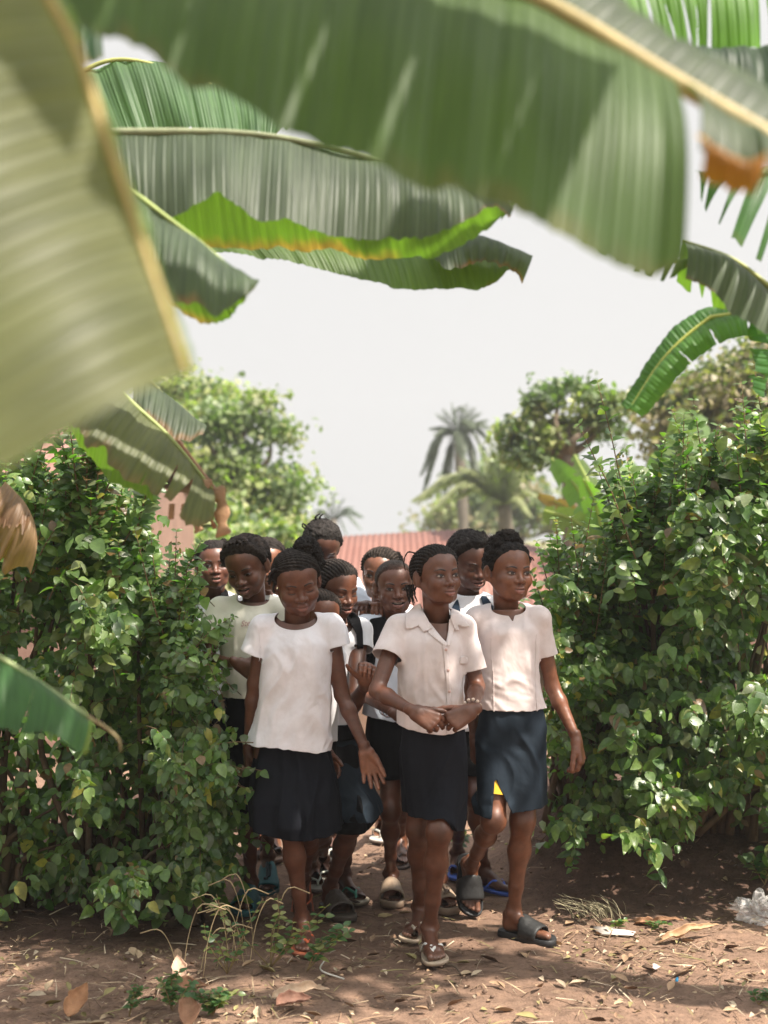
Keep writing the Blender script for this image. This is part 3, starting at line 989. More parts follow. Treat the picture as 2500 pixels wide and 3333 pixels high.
def biggest(V, T):
    lab = np.arange(len(V))
    for _ in range(400):
        m = np.minimum(np.minimum(lab[T[:, 0]], lab[T[:, 1]]), lab[T[:, 2]])
        new = lab.copy()
        for k in range(3): np.minimum.at(new, T[:, k], m)
        new = new[new]
        if (new == lab).all(): break
        lab = new
    c = np.bincount(lab, minlength=len(V))
    keep = lab == c.argmax()
    Tk = T[keep[T[:, 0]]]
    used = np.unique(Tk); mp = np.full(len(V), -1); mp[used] = np.arange(len(used))
    return V[used], mp[Tk]

def smooth_mesh(V, T, n=2):
    E = np.concatenate([T[:, [0, 1]], T[:, [1, 2]], T[:, [2, 0]]])
    E = np.unique(np.sort(E, 1), axis=0)
    for _ in range(n):
        S = np.zeros_like(V); c = np.zeros(len(V))
        for a, b in ((0, 1), (1, 0)):
            for q in range(3): S[:, q] += np.bincount(E[:, a], V[E[:, b], q], len(V))
            c += np.bincount(E[:, a], minlength=len(V))
        V = V * .4 + .6 * S / c[:, None]
    return V

def solid(ob, th, off=1):
    md = ob.modifiers.new('thick', 'SOLIDIFY'); md.thickness = th; md.offset = off
    return ob

def drape(target_V, target_T, poly, Y0, off, mat, name, par, loc, step=.006, th=.0018, col=(1, 1, 1), wob=0.0, back=None):
    """lays a cut piece (photo-plan outline at depth Y0) on the front of a surface"""
    P2 = np.array([at(px, py, Y0) for px, py in poly])[:, [0, 2]]
    x0, z0 = P2.min(0) - step; x1, z1 = P2.max(0) + step
    nx, nz = max(3, int((x1 - x0) / step) + 1), max(3, int((z1 - z0) / step) + 1)
    X, Z = np.meshgrid(np.linspace(x0, x1, nx), np.linspace(z0, z1, nz), indexing='ij')
    G = np.stack([X.ravel(), Z.ravel()], 1)
    # signed distance to polygon
    n = len(P2)
    dmin = np.full(len(G), 9.0); ins = np.zeros(len(G), bool)
    for i in range(n):
        a, b = P2[i], P2[(i + 1) % n]
        ab = b - a
        t = np.clip(((G - a) @ ab) / (ab @ ab + 1e-12), 0, 1)
        dmin = np.minimum(dmin, np.linalg.norm(G - a - t[:, None] * ab, axis=1))
        c = ((a[1] > G[:, 1]) != (b[1] > G[:, 1])) & (G[:, 0] < (b[0] - a[0]) * (G[:, 1] - a[1]) / (b[1] - a[1] + 1e-12) + a[0])
        ins ^= c
    f = np.where(ins, -dmin, dmin)
    bv = BVHTree.FromPolygons([tuple(v) for v in target_V], [tuple(int(q) for q in t) for t in target_T])
    y = np.full(len(G), np.nan)
    for i in range(len(G)):
        if f[i] < step * 2:
            h = bv.ray_cast(Vector((G[i, 0], Y0 - 1.0, G[i, 1])), Vector((0, 1, 0)))
            if h[0] is not None: y[i] = h[0].y
    if np.isnan(y).all(): return None
    Yg = y.reshape(nx, nz)
    for _ in range(60):
        nanm = np.isnan(Yg)
        if not nanm.any(): break
        S = np.zeros_like(Yg); c = np.zeros_like(Yg)
        for dx, dz in ((1, 0), (-1, 0), (0, 1), (0, -1)):
            R_ = np.full_like(Yg, np.nan)
            xs = slice(max(0, dx), nx + min(0, dx)); xd = slice(max(0, -dx), nx + min(0, -dx))
            zs = slice(max(0, dz), nz + min(0, dz)); zd = slice(max(0, -dz), nz + min(0, -dz))
            R_[xd, zd] = Yg[xs, zs]
            ok = ~np.isnan(R_)
            S[ok] += R_[ok]; c[ok] += 1
        Yg = np.where(nanm & (c > 0), S / np.maximum(c, 1), Yg)
    for _ in range(2):
        Yg[1:-1, 1:-1] = np.minimum(Yg[1:-1, 1:-1], (Yg[:-2, 1:-1] + Yg[2:, 1:-1] + Yg[1:-1, :-2] + Yg[1:-1, 2:]) / 4)
    V = np.stack([G[:, 0], Yg.ravel() - off, G[:, 1]], 1)
    if wob: V[:, 1] += vnoise(V, 30, 4) * wob
    i, j = np.meshgrid(np.arange(nx - 1), np.arange(nz - 1), indexing='ij')
    a = (i * nz + j).ravel(); b = ((i + 1) * nz + j).ravel()
    T = np.concatenate([np.stack([a, b, b + 1], 1), np.stack([a, b + 1, a + 1], 1)])
    V, T = clip(V, T, f)
    if not len(T): return None
    ob = mesh_np(name, V, T, mat, col=np.tile(col, (len(V), 1)), parent=par, loc=loc)
    ob.location = (0, 0, 0) if par is not None else loc
    return solid(ob, th, -1)

def person(o):
    """builds one walking child; all anchors are photo pixels with their own depth"""
    Y = o['Y']; seed = o.get('seed', 1)
    loc = np.array([at(o['head'][0], 1800, Y)[0], Y, 0.0])
    tone = np.array(o.get('tone', (.118, .050, .030))) * np.array((1.16, 1.0, .86))
    o['tone'] = tone
    A = lambda q: at(q[0], q[1], q[2] if len(q) > 2 else Y)
    hx, hy, hY, yaw, pit, rol, hs_ = o['head']; hs_ *= 1.04
    c = at(hx, hy, hY); R = rotm(yaw, pit, rol)
    nb = A(o['neckbase'])
    nb_in = nb + np.array([0, .01, -.03])
    # ---- head
    W, T, C, Vl, nbl, wd, zc, op, sm = head_mesh(c, R, hs_, nb_in, o.get('hres', .0022), o, tone)
    ax = nrm((c + R @ np.array([0, .018, -.055]) * hs_) - nb_in)
    cutp = nb_in + ax * .022
    dist = np.linalg.norm((W - nb_in) - ((W - nb_in) @ ax)[:, None] * ax, axis=1)
    fk = np.minimum(-((W - cutp) @ ax), .070 - dist)
    Wc, Tc, Cc, Vlc = clip(W, T, fk, [C, Vl])
    VV, TT, CC = [Wc], [Tc], [Cc]
    cnt = [len(Wc)]
    def skinadd(v, t, c_):
        VV.append(v); TT.append(np.asarray(t) + cnt[0]); CC.append(np.asarray(c_, float)); cnt[0] += len(v)
    # ---- body
    rr = []
    for py, xl, xr, ry, *rest in o['torso']:
        a = at(xl, py, Y); b = at(xr, py, Y)
        dy = rest[0] if rest else 0
        rr.append((a[2], (a[0] + b[0]) / 2, Y + dy, (b[0] - a[0]) / 2, ry))
    prims = []
    shL, shR = A(o['sh'][0]), A(o['sh'][1])
    sc = o.get('bs', 1.0)
    br = o.get('body_ring', rr)
    hips = o.get('hips')
    arms = o['arms']
    legs = o['legs']
    lo = np.array([1e9] * 3); hi = -lo
    jt = [shL, shR, nb_in]
    for a in arms:
        if a: jt += [A(a['el']), A(a['wr'])]
    pts = []
    for l in legs:
        if l: jt += [A(l['knee']), A(l['ankle'])]
    jt += [np.array([r_[1] - r_[3], r_[2] - r_[4], r_[0]]) for r_ in rr] + [np.array([r_[1] + r_[3], r_[2] + r_[4], r_[0]]) for r_ in rr]
    J = np.array(jt)
    f = Field(J.min(0) - .07, J.max(0) + .07, .0062)
    nbz, shz = nb[2], (shL[2] + shR[2]) / 2
    shx = (shL[0] + shR[0]) / 2; shw = abs(shR[0] - shL[0]) / 2
    top_ = max(rr, key=lambda r_: r_[0])
    up_rows = [(shz - .012, shx, Y, shw * .86, .066), (shz + (nbz - shz) * .55, (shx + nb[0]) / 2, Y, shw * .50, .054), (nbz + .010, nb[0], Y, .060, .050)]
    if top_[0] > shz - .02: rr = [r_ for r_ in rr if r_[0] < shz - .02]
    rr = rr + up_rows
    hz_ = at(1250, min(q_[1] for q_ in o['shirt']['hem']), Y)[2] + .06
    br = [(r_[0], r_[1], r_[2], r_[3] * (.84 if r_[0] < hz_ else 1), r_[4] * (.80 if r_[0] < hz_ else 1)) for r_ in rr]
    f.rings(br, .02, -.0075)
    f.ball(nb + np.array([0, .0, -.045]), (.075, .068, .05), .03)
    f.cone(nb_in, nb_in + ax * .08, .0455 * o.get('neck', 1.0), .0450 * o.get('neck', 1.0), .025)
    for q in (shL, shR):
        f.cone(nb_in + (q - nb_in) * .18 + np.array([0, .0, .004]), q, .040 * sc, .036 * sc, .035)
    hipz = min(r_[0] for r_ in rr) - .02
    wrists = []
    for sh_, a in zip((shL, shR), arms):
        if not a: continue
        el, wr = A(a['el']), A(a['wr'])
        k = a.get('k', 1.0) * sc * .91
        f.cone(sh_, el, .037 * k, .0295 * k, .02)
        m_ = el + (wr - el) * .3
        f.cone(el, m_, .0285 * k, .0300 * k, .015)
        f.cone(m_, wr, .0300 * k, .0200 * k, .015)
    feet = []
    legc = []
    for li, l in enumerate(legs):
        if not l: continue
        kn, an = A(l['knee']), A(l['ankle'])
        hp = A(l['hip']) if 'hip' in l else np.array([(kn[0] * .5 + (rr[0][1] if li == 2 else np.mean([r_[1] for r_ in rr])) * .5), Y, hipz])
        k = l.get('k', 1.0) * sc * .88
        f.cone(hp, kn, .066 * k, .045 * k, .03)
        f.ball(kn + np.array([0, -.006, .004]), .043 * k, .02)
        legc += [(hp, kn, l.get('pr', .062) * k, .047 * k), (kn, kn + (an - kn) * .4, .045 * k, .042 * k)]
        u = nrm(an - kn); side_ = np.array([0, 1.0, 0])
        ca = kn + (an - kn) * .33 + np.array([0, .012, 0])
        f.cone(kn, ca, .040 * k, .041 * k, .03)
        f.cone(ca, kn + (an - kn) * .72, .0405 * k, .0275 * k, .03)
        f.cone(kn + (an - kn) * .72, an, .0275 * k, .0255 * k, .02)
        feet.append((l, an, u))
    Vb, Tb = f.mesh()
    f.F = None
    Vb = smooth_mesh(Vb, Tb, 3)
    # remove neck stub above the cut, hands and feet beyond their cuts
    fk = np.maximum((Vb - cutp) @ ax, -1)
    dn = np.linalg.norm((Vb - nb_in) - ((Vb - nb_in) @ ax)[:, None] * ax, axis=1)
    fk = np.minimum(fk, .075 - dn)
    for a in arms:
        if a and a.get('hand'):
            el, wr = A(a['el']), A(a['wr']); u = nrm(wr - el)
            g = np.minimum((Vb - (wr - u * .008)) @ u, .05 - np.linalg.norm(Vb - wr, axis=1))
            fk = np.maximum(fk, g)
    for l, an, u in feet:
        if l.get('shoe') is None: continue
        g = np.minimum((Vb - (an - u * .03)) @ u, .09 - np.linalg.norm(Vb - an, axis=1))
        fk = np.maximum(fk, g)
    Vb, Tb = clip(Vb, Tb, fk)
    Cb = np.tile(tone, (len(Vb), 1))
    for l, an, u in feet:
        kn = A(l['knee'])
        m_ = np.exp(-(np.linalg.norm(Vb - kn - np.array([0, -.04, 0]), axis=1) / .03) ** 2)[:, None]
        Cb = Cb * (1 - .45 * m_)
    skinadd(Vb, Tb, Cb)
    # hands
    for a in arms:
        if not (a and a.get('hand')): continue
        el, wr = A(a['el']), A(a['wr']); u = nrm(wr - el)
        h = a['hand']
        k = a.get('k', 1.0) * sc * .91
        tips = wr + nrm(h['d']) * .09
        fh = Field(np.minimum(wr, tips) - .10, np.maximum(wr, tips) + .10, h.get('res', .0023))
        fh.cone(el, wr, .032 * k, .0200 * k, .01)
        d_, t_, pn = hand_prims(fh, wr + u * .012, h['d'], h['t'], h['pn'], h, s=h.get('s', .90))
        Vh, Th = fh.mesh()
        fk = -((Vh - (wr - u * .013)) @ u)
        fk = np.where(np.linalg.norm(Vh - wr, axis=1) > .07, np.where(((Vh - wr) @ u) < -.03, 1.0, -1.0), fk) if h.get('bend') else fk
        nh = vnormals(Vh, Th)
        Ch = np.tile(tone, (len(Vh), 1))
        pm = sstep(.15, .6, nh @ pn) * sstep(0, .02, (Vh - wr) @ d_)
        Ch = Ch * (1 - pm[:, None]) + np.array((.24, .095, .052)) * pm[:, None]
        Vh, Th, Ch = clip(Vh, Th, fk, [Ch])
        skinadd(Vh, Th, Ch)
    # feet
    fobjs = []
    for l, an, u in feet:
        if l.get('shoe') is None: continue
        ft = Foot(an, l.get('yaw', 0), l.get('pitch', 0), l.get('roll', 0), l.get('big', 1), l.get('fs', 1.0))
        ctr = ft.P(0, .1, .04)
        ff = Field(np.minimum(ctr - .14, an - .11), np.maximum(ctr + .14, an + .11), .0030)
        k = l.get('k', 1.0) * sc * .88
        kn = A(l['knee'])
        ff.cone(kn + (an - kn) * .72, an, .0275 * k, .0255 * k, .02)
        ft.prims(ff)
        Vf, Tf = ff.mesh()
        g = -((Vf - (an - u * .038)) @ u)
        Vf, Tf = clip(Vf, Tf, g)
        Cf = np.tile(tone * .9, (len(Vf), 1))
        Lc = (Vf - an) @ ft.B / ft.sc ** 2 + np.array([0, .045, .072])
        for x, y0, r0, y1, r1 in FOOT_TOES:       # nails
            m_ = np.exp(-(((Lc[:, 0] - x * 1.03) / (r1 * .7)) ** 2 + ((Lc[:, 1] - y1 - .002) / .006) ** 2)) * (Lc[:, 2] > r1 * 1.1)
            Cf = Cf * (1 - .6 * m_[:, None]) + np.array((.33, .18, .14)) * .6 * m_[:, None]
        dust = sstep(.03, .005, Lc[:, 2])[:, None] * .35
        Cf = Cf * (1 - dust) + np.array((.20, .125, .085)) * dust
        skinadd(Vf, Tf, Cf)
        fobjs.append((ft, l))
    face = []
    # ---- hair, face
    hb = MB()
    make_hair(lambda v, t, c_: hb.add(v, t, c_), Vl, T, o, c, R, hs_, seed, None)
    class _: pass
    body_ready = []
    # eyes are built after the body object exists
    par_holder = {}
    pend = (o, Vl, c, R, hs_, wd, zc, op, sm, seed)
    tmp = []
    face_skin = lambda v, t, c_: skinadd(v, t, c_)
    dummy = bpy.data.objects.new('tmp', None)
    dummy.location = loc
    COL.objects.link(dummy)
    face_parts('eyes', *pend, dummy, loc, face_skin)
    V = np.concatenate(VV); TT_ = np.concatenate(TT); CC_ = np.concatenate(CC)
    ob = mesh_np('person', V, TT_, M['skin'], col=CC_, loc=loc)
    for ch in list(dummy.children):
        ch.parent = ob; ch.location = (0, 0, 0)
    bpy.data.objects.remove(dummy)
    tag(ob, o['label'], 'person')
    if o.get('group'): ob['group'] = o['group']
    hobj = hb.build('hair', M['hair'], ob, loc); hobj.location = (0, 0, 0)
    for ft, l in fobjs:
        sandal(ft, l['shoe'][0], l['shoe'][1], ob, loc)
    # ---- shirt
    if o.get('shirt'):
        s_ = o['shirt']
        f = Field(np.array([min(r_[1] - r_[3] for r_ in rr), Y - .3, min(r_[0] for r_ in rr)]) - .06 - np.array([.16, 0, 0]),
                  np.array([max(r_[1] + r_[3] for r_ in rr), Y + .3, max(nb[2], shL[2], shR[2])]) + .07 + np.array([.16, 0, 0]), s_.get('res', .0044))
        rs = list(rr)
        f.rings(rs, .02, 0.0, 2.5)
        kk = s_.get('blend', .035)
        for q in (shL, shR):
            f.cone(nb + (q - nb) * .10 + np.array([0, .012, -.016]), q, .050 * sc, .046 * sc, .035)
        f.ball(nb + np.array([0, .01, -.05]), (.085, .06, .06), .04)
        sle = []
        for sh_, a, cu in zip((shL, shR), arms, s_.get('cuff', (None, None))):
            if cu is None: continue
            ce = A(cu[:3]); r2 = cu[3]
            if a:
                ea = A(a['el']) - sh_
                t_ = ((ce - sh_) @ ea) / (ea @ ea)
                ce = (sh_ + t_ * ea) * .8 + ce * .2
            dd = nrm(ce - sh_)
            f.cone(sh_, ce + dd * .02, cu[4] if len(cu) > 4 else .046, r2, .015, '+', (ce, dd))
            sle.append((ce, dd, r2))
        Vs, Ts = f.mesh()
        Vs = smooth_mesh(Vs, Ts, 2)
        for _ in range(1):
            ns = vnormals(Vs, Ts)
            amp = s_.get('amp', .006) * 1.05
            lowz = sstep(max(r_[0] for r_ in rr) + .02, max(r_[0] for r_ in rr) - .10, Vs[:, 2])
            V1 = fold_disp(Vs, ns, seed, amp)
            Vs = Vs + (V1 - Vs) * (.35 + .65 * lowz)[:, None]
        # hem line through pixel points
        hm = np.array([at(px, py, Y - .10) for px, py in s_['hem']])
        hz = np.interp(Vs[:, 0], hm[:, 0], hm[:, 2])
        fz = hz - Vs[:, 2] + .0025 * vnoise(Vs, 60, 3)
        # only trunk is limited by the hem
        ff = fz
        ra = np.array(sorted(rr))
        ip_ = lambda c_: np.interp(Vs[:, 2], ra[:, 0], ra[:, c_])
        tor = ((np.abs((Vs[:, 0] - ip_(1)) / ip_(3)) ** 2.5 + np.abs((Vs[:, 1] - ip_(2)) / ip_(4)) ** 2.5) ** .4 - 1) * np.minimum(ip_(3), ip_(4))
        for ce, dd, r2 in sle:
            pl_ = (Vs - ce) @ dd
            rad_ = np.linalg.norm(Vs - ce - pl_[:, None] * dd, axis=1)
            g = np.minimum(pl_ + .007 + .0012 * vnoise(Vs, 70, 8), r2 + .03 - rad_)
            g = np.minimum(g, tor - .009)
            ff = np.maximum(ff, g)
        # neck opening
        nk = s_.get('neck', {})
        cn = nb + np.array([nk.get('dx', 0), nk.get('dy', 0.0), nk.get('dz', 0.0)])
        q = (Vs - cn) / np.array([nk.get('a', .072), nk.get('b', .075), nk.get('c', .05)])
        g = (1 - np.linalg.norm(q, axis=1)) * .05
        ff = np.maximum(ff, g)
        if 'v' in nk:      # slit or V: apex pixel and half width at the neck
            ap = at(*nk['v'][0], Y); hw = nk['v'][1]
            topz = cn[2] - .02
            cx = np.interp(Vs[:, 2], [ap[2], topz], [ap[0], cn[0] + nk.get('vx', 0)])
            wv_ = np.interp(Vs[:, 2], [ap[2], topz, topz + .1], [0, hw, hw])
            g = np.where(Vs[:, 1] < Y - .0, wv_ - np.abs(Vs[:, 0] - cx), -1)
            g = np.where(Vs[:, 2] > ap[2], g, -np.hypot(Vs[:, 0] - ap[0], Vs[:, 2] - ap[2]))
            ff = np.maximum(ff, g)
        Vs2, Ts2 = biggest(*clip(Vs, Ts, ff))
        so = mesh_np('shirt', Vs2, Ts2, s_['mat'], parent=ob, loc=loc)
        so.location = (0, 0, 0)
        solid(so, .0022, -1)
        o['_shirt'] = (Vs2, Ts2, so)
        o['_full'] = (Vs, Ts)
    # ---- skirt
    for sk in o.get('skirts', []):
        rk = []
        for py, xl, xr, ry, *rest in sk['rows']:
            a = at(xl, py, Y); b = at(xr, py, Y)
            dy = rest[0] if rest else 0
            rk.append((a[2], (a[0] + b[0]) / 2, Y + dy, (b[0] - a[0]) / 2, ry))
        rk = sorted(rk)
        z0, z1 = rk[0][0], rk[-1][0]
        nz, na = int((z1 - z0) / .005), 220
        zs = np.linspace(z0 - .03, z1, nz)
        rk = np.array(rk)
        g = lambda c_: np.interp(zs, rk[:, 0], rk[:, c_])
        th = np.arange(na) / na * 2 * math.pi
        ex = 2.5
        ct, st_ = np.cos(th), np.sin(th)
        rad = 1 / (np.abs(ct) ** ex + np.abs(st_) ** ex) ** (1 / ex)
        fl = sk.get('flare', .0)       # pleat amplitude at hem
        tt = np.clip((z1 - zs) / (z1 - z0), 0, 1)
        ph = vnoise(np.stack([ct * 1.2, st_ * 1.2, th * 0 + seed], 1), 1.0) * 3
        pl = np.sin(th * sk.get('np', 9) + ph) * .6 + .4 * np.sin(th * sk.get('np', 9) * 1.7 + 2 * ph + 1)
        amp = 1 + (fl * pl)[None, :] * (.25 + .75 * tt[:, None])
        X = g(1)[:, None] + g(3)[:, None] * (rad * ct)[None, :] * amp
        Yy = g(2)[:, None] + g(4)[:, None] * (rad * st_)[None, :] * amp
        Z = np.broadcast_to(zs[:, None], X.shape)
        Vk = np.stack([X, Yy, Z], -1).reshape(-1, 3)
        i, j = np.meshgrid(np.arange(nz - 1), np.arange(na), indexing='ij')
        a = (i * na + j).ravel(); b = (i * na + (j + 1) % na).ravel(); c2 = ((i + 1) * na + (j + 1) % na).ravel(); d2 = ((i + 1) * na + j).ravel()
        Tk = np.concatenate([np.stack([a, b, c2], 1), np.stack([a, c2, d2], 1)])
        nk_ = vnormals(Vk, Tk)
        Vk = fold_disp(Vk, nk_, seed + 20, sk.get('amp', .006), sk.get('fs', 1.0), kind=sk.get('fk', 'skirt'))
        for it in range(3):
            dsp = np.zeros_like(Vk)
            for a_, b_, r1, r2 in legc:
                ba = b_ - a_
                t_ = np.clip(((Vk - a_) @ ba) / (ba @ ba), 0, 1)
                q_ = Vk - a_ - t_[:, None] * ba
                L_ = np.linalg.norm(q_, axis=1) + 1e-9
                dd_ = L_ - (r1 + (r2 - r1) * t_) - .012
                g_ = q_ / L_[:, None]
                # push towards the outside of the garment
                out_ = np.stack([(Vk[:, 0] - np.interp(Vk[:, 2], rk[:, 0], rk[:, 1])) * .6, Vk[:, 1] - Y, 0 * Vk[:, 0]], 1)
                out_ /= np.linalg.norm(out_, axis=1)[:, None] + 1e-9
                sg = (g_ * out_).sum(1)
                g_ = np.where((sg < .2)[:, None], out_, g_)
                amt = np.where(dd_ < 0, np.where(sg < .2, (r1 - dd_ * .2), -dd_), 0)
                amt = np.where(dd_ < 0, np.where(sg < .2, .5 * (L_ + r1), -dd_), 0)
                dsp = np.where(amt[:, None] > np.linalg.norm(dsp, axis=1)[:, None], g_ * amt[:, None], dsp)
            D_ = dsp.reshape(nz, na, 3)
            for _q in range(22):
                D2 = D_.copy()
                D2[1:-1] = (D_[:-2] + 2 * D_[1:-1] + D_[2:]) / 4
                D2 = (np.roll(D2, 1, 1) + 2 * D2 + np.roll(D2, -1, 1)) / 4
                D_ = D2 if _q > 15 else np.where(np.linalg.norm(D_, axis=2)[:, :, None] > np.linalg.norm(D2, axis=2)[:, :, None], D_, D2)
            D_ = D_.reshape(-1, 3); D_[:, 2] *= .2
            Vk = Vk + D_
        hm = np.array([at(px, py, Y - .11) for px, py in sk['hem']])
        fz = np.interp(Vk[:, 0], hm[:, 0], hm[:, 2]) - Vk[:, 2] + sk.get('rag', .001) * vnoise(Vk, sk.get('ragf', 80), 3)
        if 'slit' in sk:
            ap, L_, R_ = (at(*q_, Y - .13) for q_ in sk['slit'])
            xl_ = np.interp(Vk[:, 2], [L_[2], ap[2]], [L_[0], ap[0]]); xr_ = np.interp(Vk[:, 2], [R_[2], ap[2]], [R_[0], ap[0]])
            gs = np.minimum(Vk[:, 0] - xl_, xr_ - Vk[:, 0])
            gs = np.where((Vk[:, 1] < Y) & (Vk[:, 2] < ap[2]), gs, -.01)
            fz = np.maximum(fz, gs)
        Vk, Tk = clip(Vk, Tk, fz)
        so = mesh_np(sk.get('name', 'skirt'), Vk, Tk, sk['mat'], parent=ob, loc=loc)
        so.location = (0, 0, 0)
        solid(so, .0022, -1)
        if sk.get('label'): so['label'] = sk['label']
        o.setdefault('_skirt', []).append((Vk, Tk, so))
    o['_ob'] = ob; o['_loc'] = loc
    return ob
# ---------------------------------------------------------------- ground
def gz(x, y):
    x = np.asarray(x, float); y = np.asarray(y, float)
    b = sstep(5.42, 6.1, y) * sstep(.42, .85, x) * .27
    l = sstep(5.5, 6.2, y) * sstep(-.75, -1.1, x) * .10
    m = .035 * np.exp(-(((x + .95) / .45) ** 2 + ((y - 4.78) / .16) ** 2)) + .02 * np.exp(-(((x + .5) / .3) ** 2 + ((y - 4.7) / .1) ** 2))
    far = -1.7 * sstep(9.5, 16, y) + 1.2 * sstep(60, 200, y)
    return b + l + m + far
gx = np.concatenate([-np.geomspace(420, 3.3, 26), np.linspace(-3.2, 3.2, 330), np.geomspace(3.3, 420, 26)])
gy = np.concatenate([-np.geomspace(60, 1, 8), np.linspace(0, 3.2, 20), np.linspace(3.25, 8.2, 260), np.geomspace(8.3, 700, 46)])
GX, GY = np.meshgrid(gx, gy, indexing='ij')
P_ = np.stack([GX.ravel(), GY.ravel(), 0 * GX.ravel()], 1)
path_w = np.exp(-((P_[:, 0] - .05) / .9) ** 2)
Z_ = gz(P_[:, 0], P_[:, 1]) + (.010 + .012 * (1 - path_w)) * vnoise(P_, 2.2) * 1.0 + .006 * vnoise(P_, 7) + .004 * vnoise(P_, 19) + .003 * vnoise(P_, 44) - .008
P_[:, 2] = Z_
nI, nJ = GX.shape
i, j = np.meshgrid(np.arange(nI - 1), np.arange(nJ - 1), indexing='ij')
Fg = np.stack([i * nJ + j, (i + 1) * nJ + j, (i + 1) * nJ + j + 1, i * nJ + j + 1], -1).reshape(-1, 4)
nz1 = vnoise(P_, 1.7)[:, None]; nz2 = vnoise(P_, 6)[:, None]
soil = np.array((.225, .145, .104)) * (1 + .14 * nz1 + .10 * nz2)
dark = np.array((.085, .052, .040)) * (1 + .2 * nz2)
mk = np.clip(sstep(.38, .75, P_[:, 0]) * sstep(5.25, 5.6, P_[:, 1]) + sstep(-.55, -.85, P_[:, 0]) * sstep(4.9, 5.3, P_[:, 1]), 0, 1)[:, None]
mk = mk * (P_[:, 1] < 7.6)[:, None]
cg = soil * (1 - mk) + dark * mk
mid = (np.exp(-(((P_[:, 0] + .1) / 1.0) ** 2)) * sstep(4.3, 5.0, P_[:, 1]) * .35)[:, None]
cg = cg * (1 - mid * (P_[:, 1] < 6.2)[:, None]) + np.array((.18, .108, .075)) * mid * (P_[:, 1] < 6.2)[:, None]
gr = sstep(8.2, 10.5, P_[:, 1] + nz1[:, 0])[:, None]
cg = cg * (1 - gr) + np.array((.21, .20, .075)) * (1 + .25 * nz2) * gr
m, nt, p = new_mat('soil')
a = N(nt, 'ShaderNodeAttribute', attribute_name='Col')
tc = N(nt, 'ShaderNodeTexCoord')
n1 = noise_n(nt, 18, 8, 0.7, tc.outputs['Object'])
r1 = ramp(nt, n1.outputs[0], [(0.30, (.62, .62, .62)), (0.5, (1, 1, 1)), (0.72, (1.35, 1.33, 1.28))])
c = mixc(nt, a.outputs[0], r1.outputs[0], 1.0, 'MULTIPLY')
n2 = noise_n(nt, 95, 5, 0.7, tc.outputs['Object'])
r2 = ramp(nt, n2.outputs[0], [(0.34, (.45, .42, .40)), (0.46, (1, 1, 1)), (0.62, (1, 1, 1)), (0.72, (1.5, 1.45, 1.35))])
c = mixc(nt, c, r2.outputs[0], 0.75, 'MULTIPLY')
nt.links.new(c, p.inputs['Base Color'])
p.inputs['Roughness'].default_value = 0.95
p.inputs['Specular IOR Level'].default_value = 0.15
b1 = bump(nt, n1.outputs[0], 0.7, 0.02, p)
bump(nt, n2.outputs[0], 0.8, 0.006, p, b1)
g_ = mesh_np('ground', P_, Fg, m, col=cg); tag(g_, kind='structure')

# ---------------------------------------------------------------- leaves
def leaf_tpl(nst=5, wid=.34, fold=.22, droop=.18, tipw=1.3):
    """leaf of length 1 along +Y, width along X, +Z its upper side"""
    t = np.linspace(0, 1, nst + 1)
    wv = wid * np.sin(np.pi * t ** .72) ** .85
    wv[0] = .02; wv[-1] = .0
    z = -droop * t ** 2
    V = []
    for k in range(nst + 1):
        V += [(-wv[k], t[k], z[k] + fold * wv[k]), (0, t[k], z[k]), (wv[k], t[k], z[k] + fold * wv[k])]
    V = np.array(V)
    T = []
    for k in range(nst):
        a = 3 * k; b = a + 3
        T += [(a, a + 1, b + 1), (a, b + 1, b), (a + 1, a + 2, b + 2), (a + 1, b + 2, b + 1)]
    return V, np.array(T)
def scatter(mb, tpl, P, D, U, S, C):
    """instances baked: P (n,3), D direction, U approx normal, S size, C colour"""
    V, T = tpl
    n = len(P)
    if n == 0: return
    D = D / (np.linalg.norm(D, axis=1)[:, None] + 1e-9)
    U = U - (U * D).sum(1)[:, None] * D
    U = U / (np.linalg.norm(U, axis=1)[:, None] + 1e-9)
    X = np.cross(D, U)
    W_ = P[:, None, :] + S[:, None, None] * (V[None, :, 0:1] * X[:, None, :] + V[None, :, 1:2] * D[:, None, :] + V[None, :, 2:3] * U[:, None, :])
    F = (np.arange(n)[:, None, None] * len(V) + T[None]).reshape(-1, 3)
    mb.add(W_.reshape(-1, 3), F, np.repeat(C, len(V), axis=0))
TPL = [leaf_tpl(5, .33, .25, .20), leaf_tpl(5, .30, .45, .35), leaf_tpl(5, .36, .12, .10), leaf_tpl(5, .27, -.2, .5)]
def in_poly(P, poly):
    ins = np.zeros(len(P), bool)
    n = len(poly)
    for i in range(n):
        a, b = poly[i], poly[(i + 1) % n]
        c = ((a[1] > P[:, 1]) != (b[1] > P[:, 1])) & (P[:, 0] < (b[0] - a[0]) * (P[:, 1] - a[1]) / (b[1] - a[1] + 1e-12) + a[0])
        ins ^= c
    return ins
def leafcol(r, n, kind='hedge'):
    base = np.array([(.095, .160, .042), (.140, .205, .060), (.062, .115, .036), (.205, .235, .075), (.140, .165, .085)])
    pr = [.34, .26, .22, .08, .10]
    C = base[r.choice(5, n, p=pr)]
    C = C * (.8 + .45 * r.rand(n))[:, None]
    dead = r.rand(n) < .022
    C[dead] = np.array((.20, .12, .06)) * (.6 + .7 * r.rand(dead.sum()))[:, None]
    yel = r.rand(n) < .02
    C[yel] = np.array((.30, .27, .05)) * (.7 + .5 * r.rand(yel.sum()))[:, None]
    return C
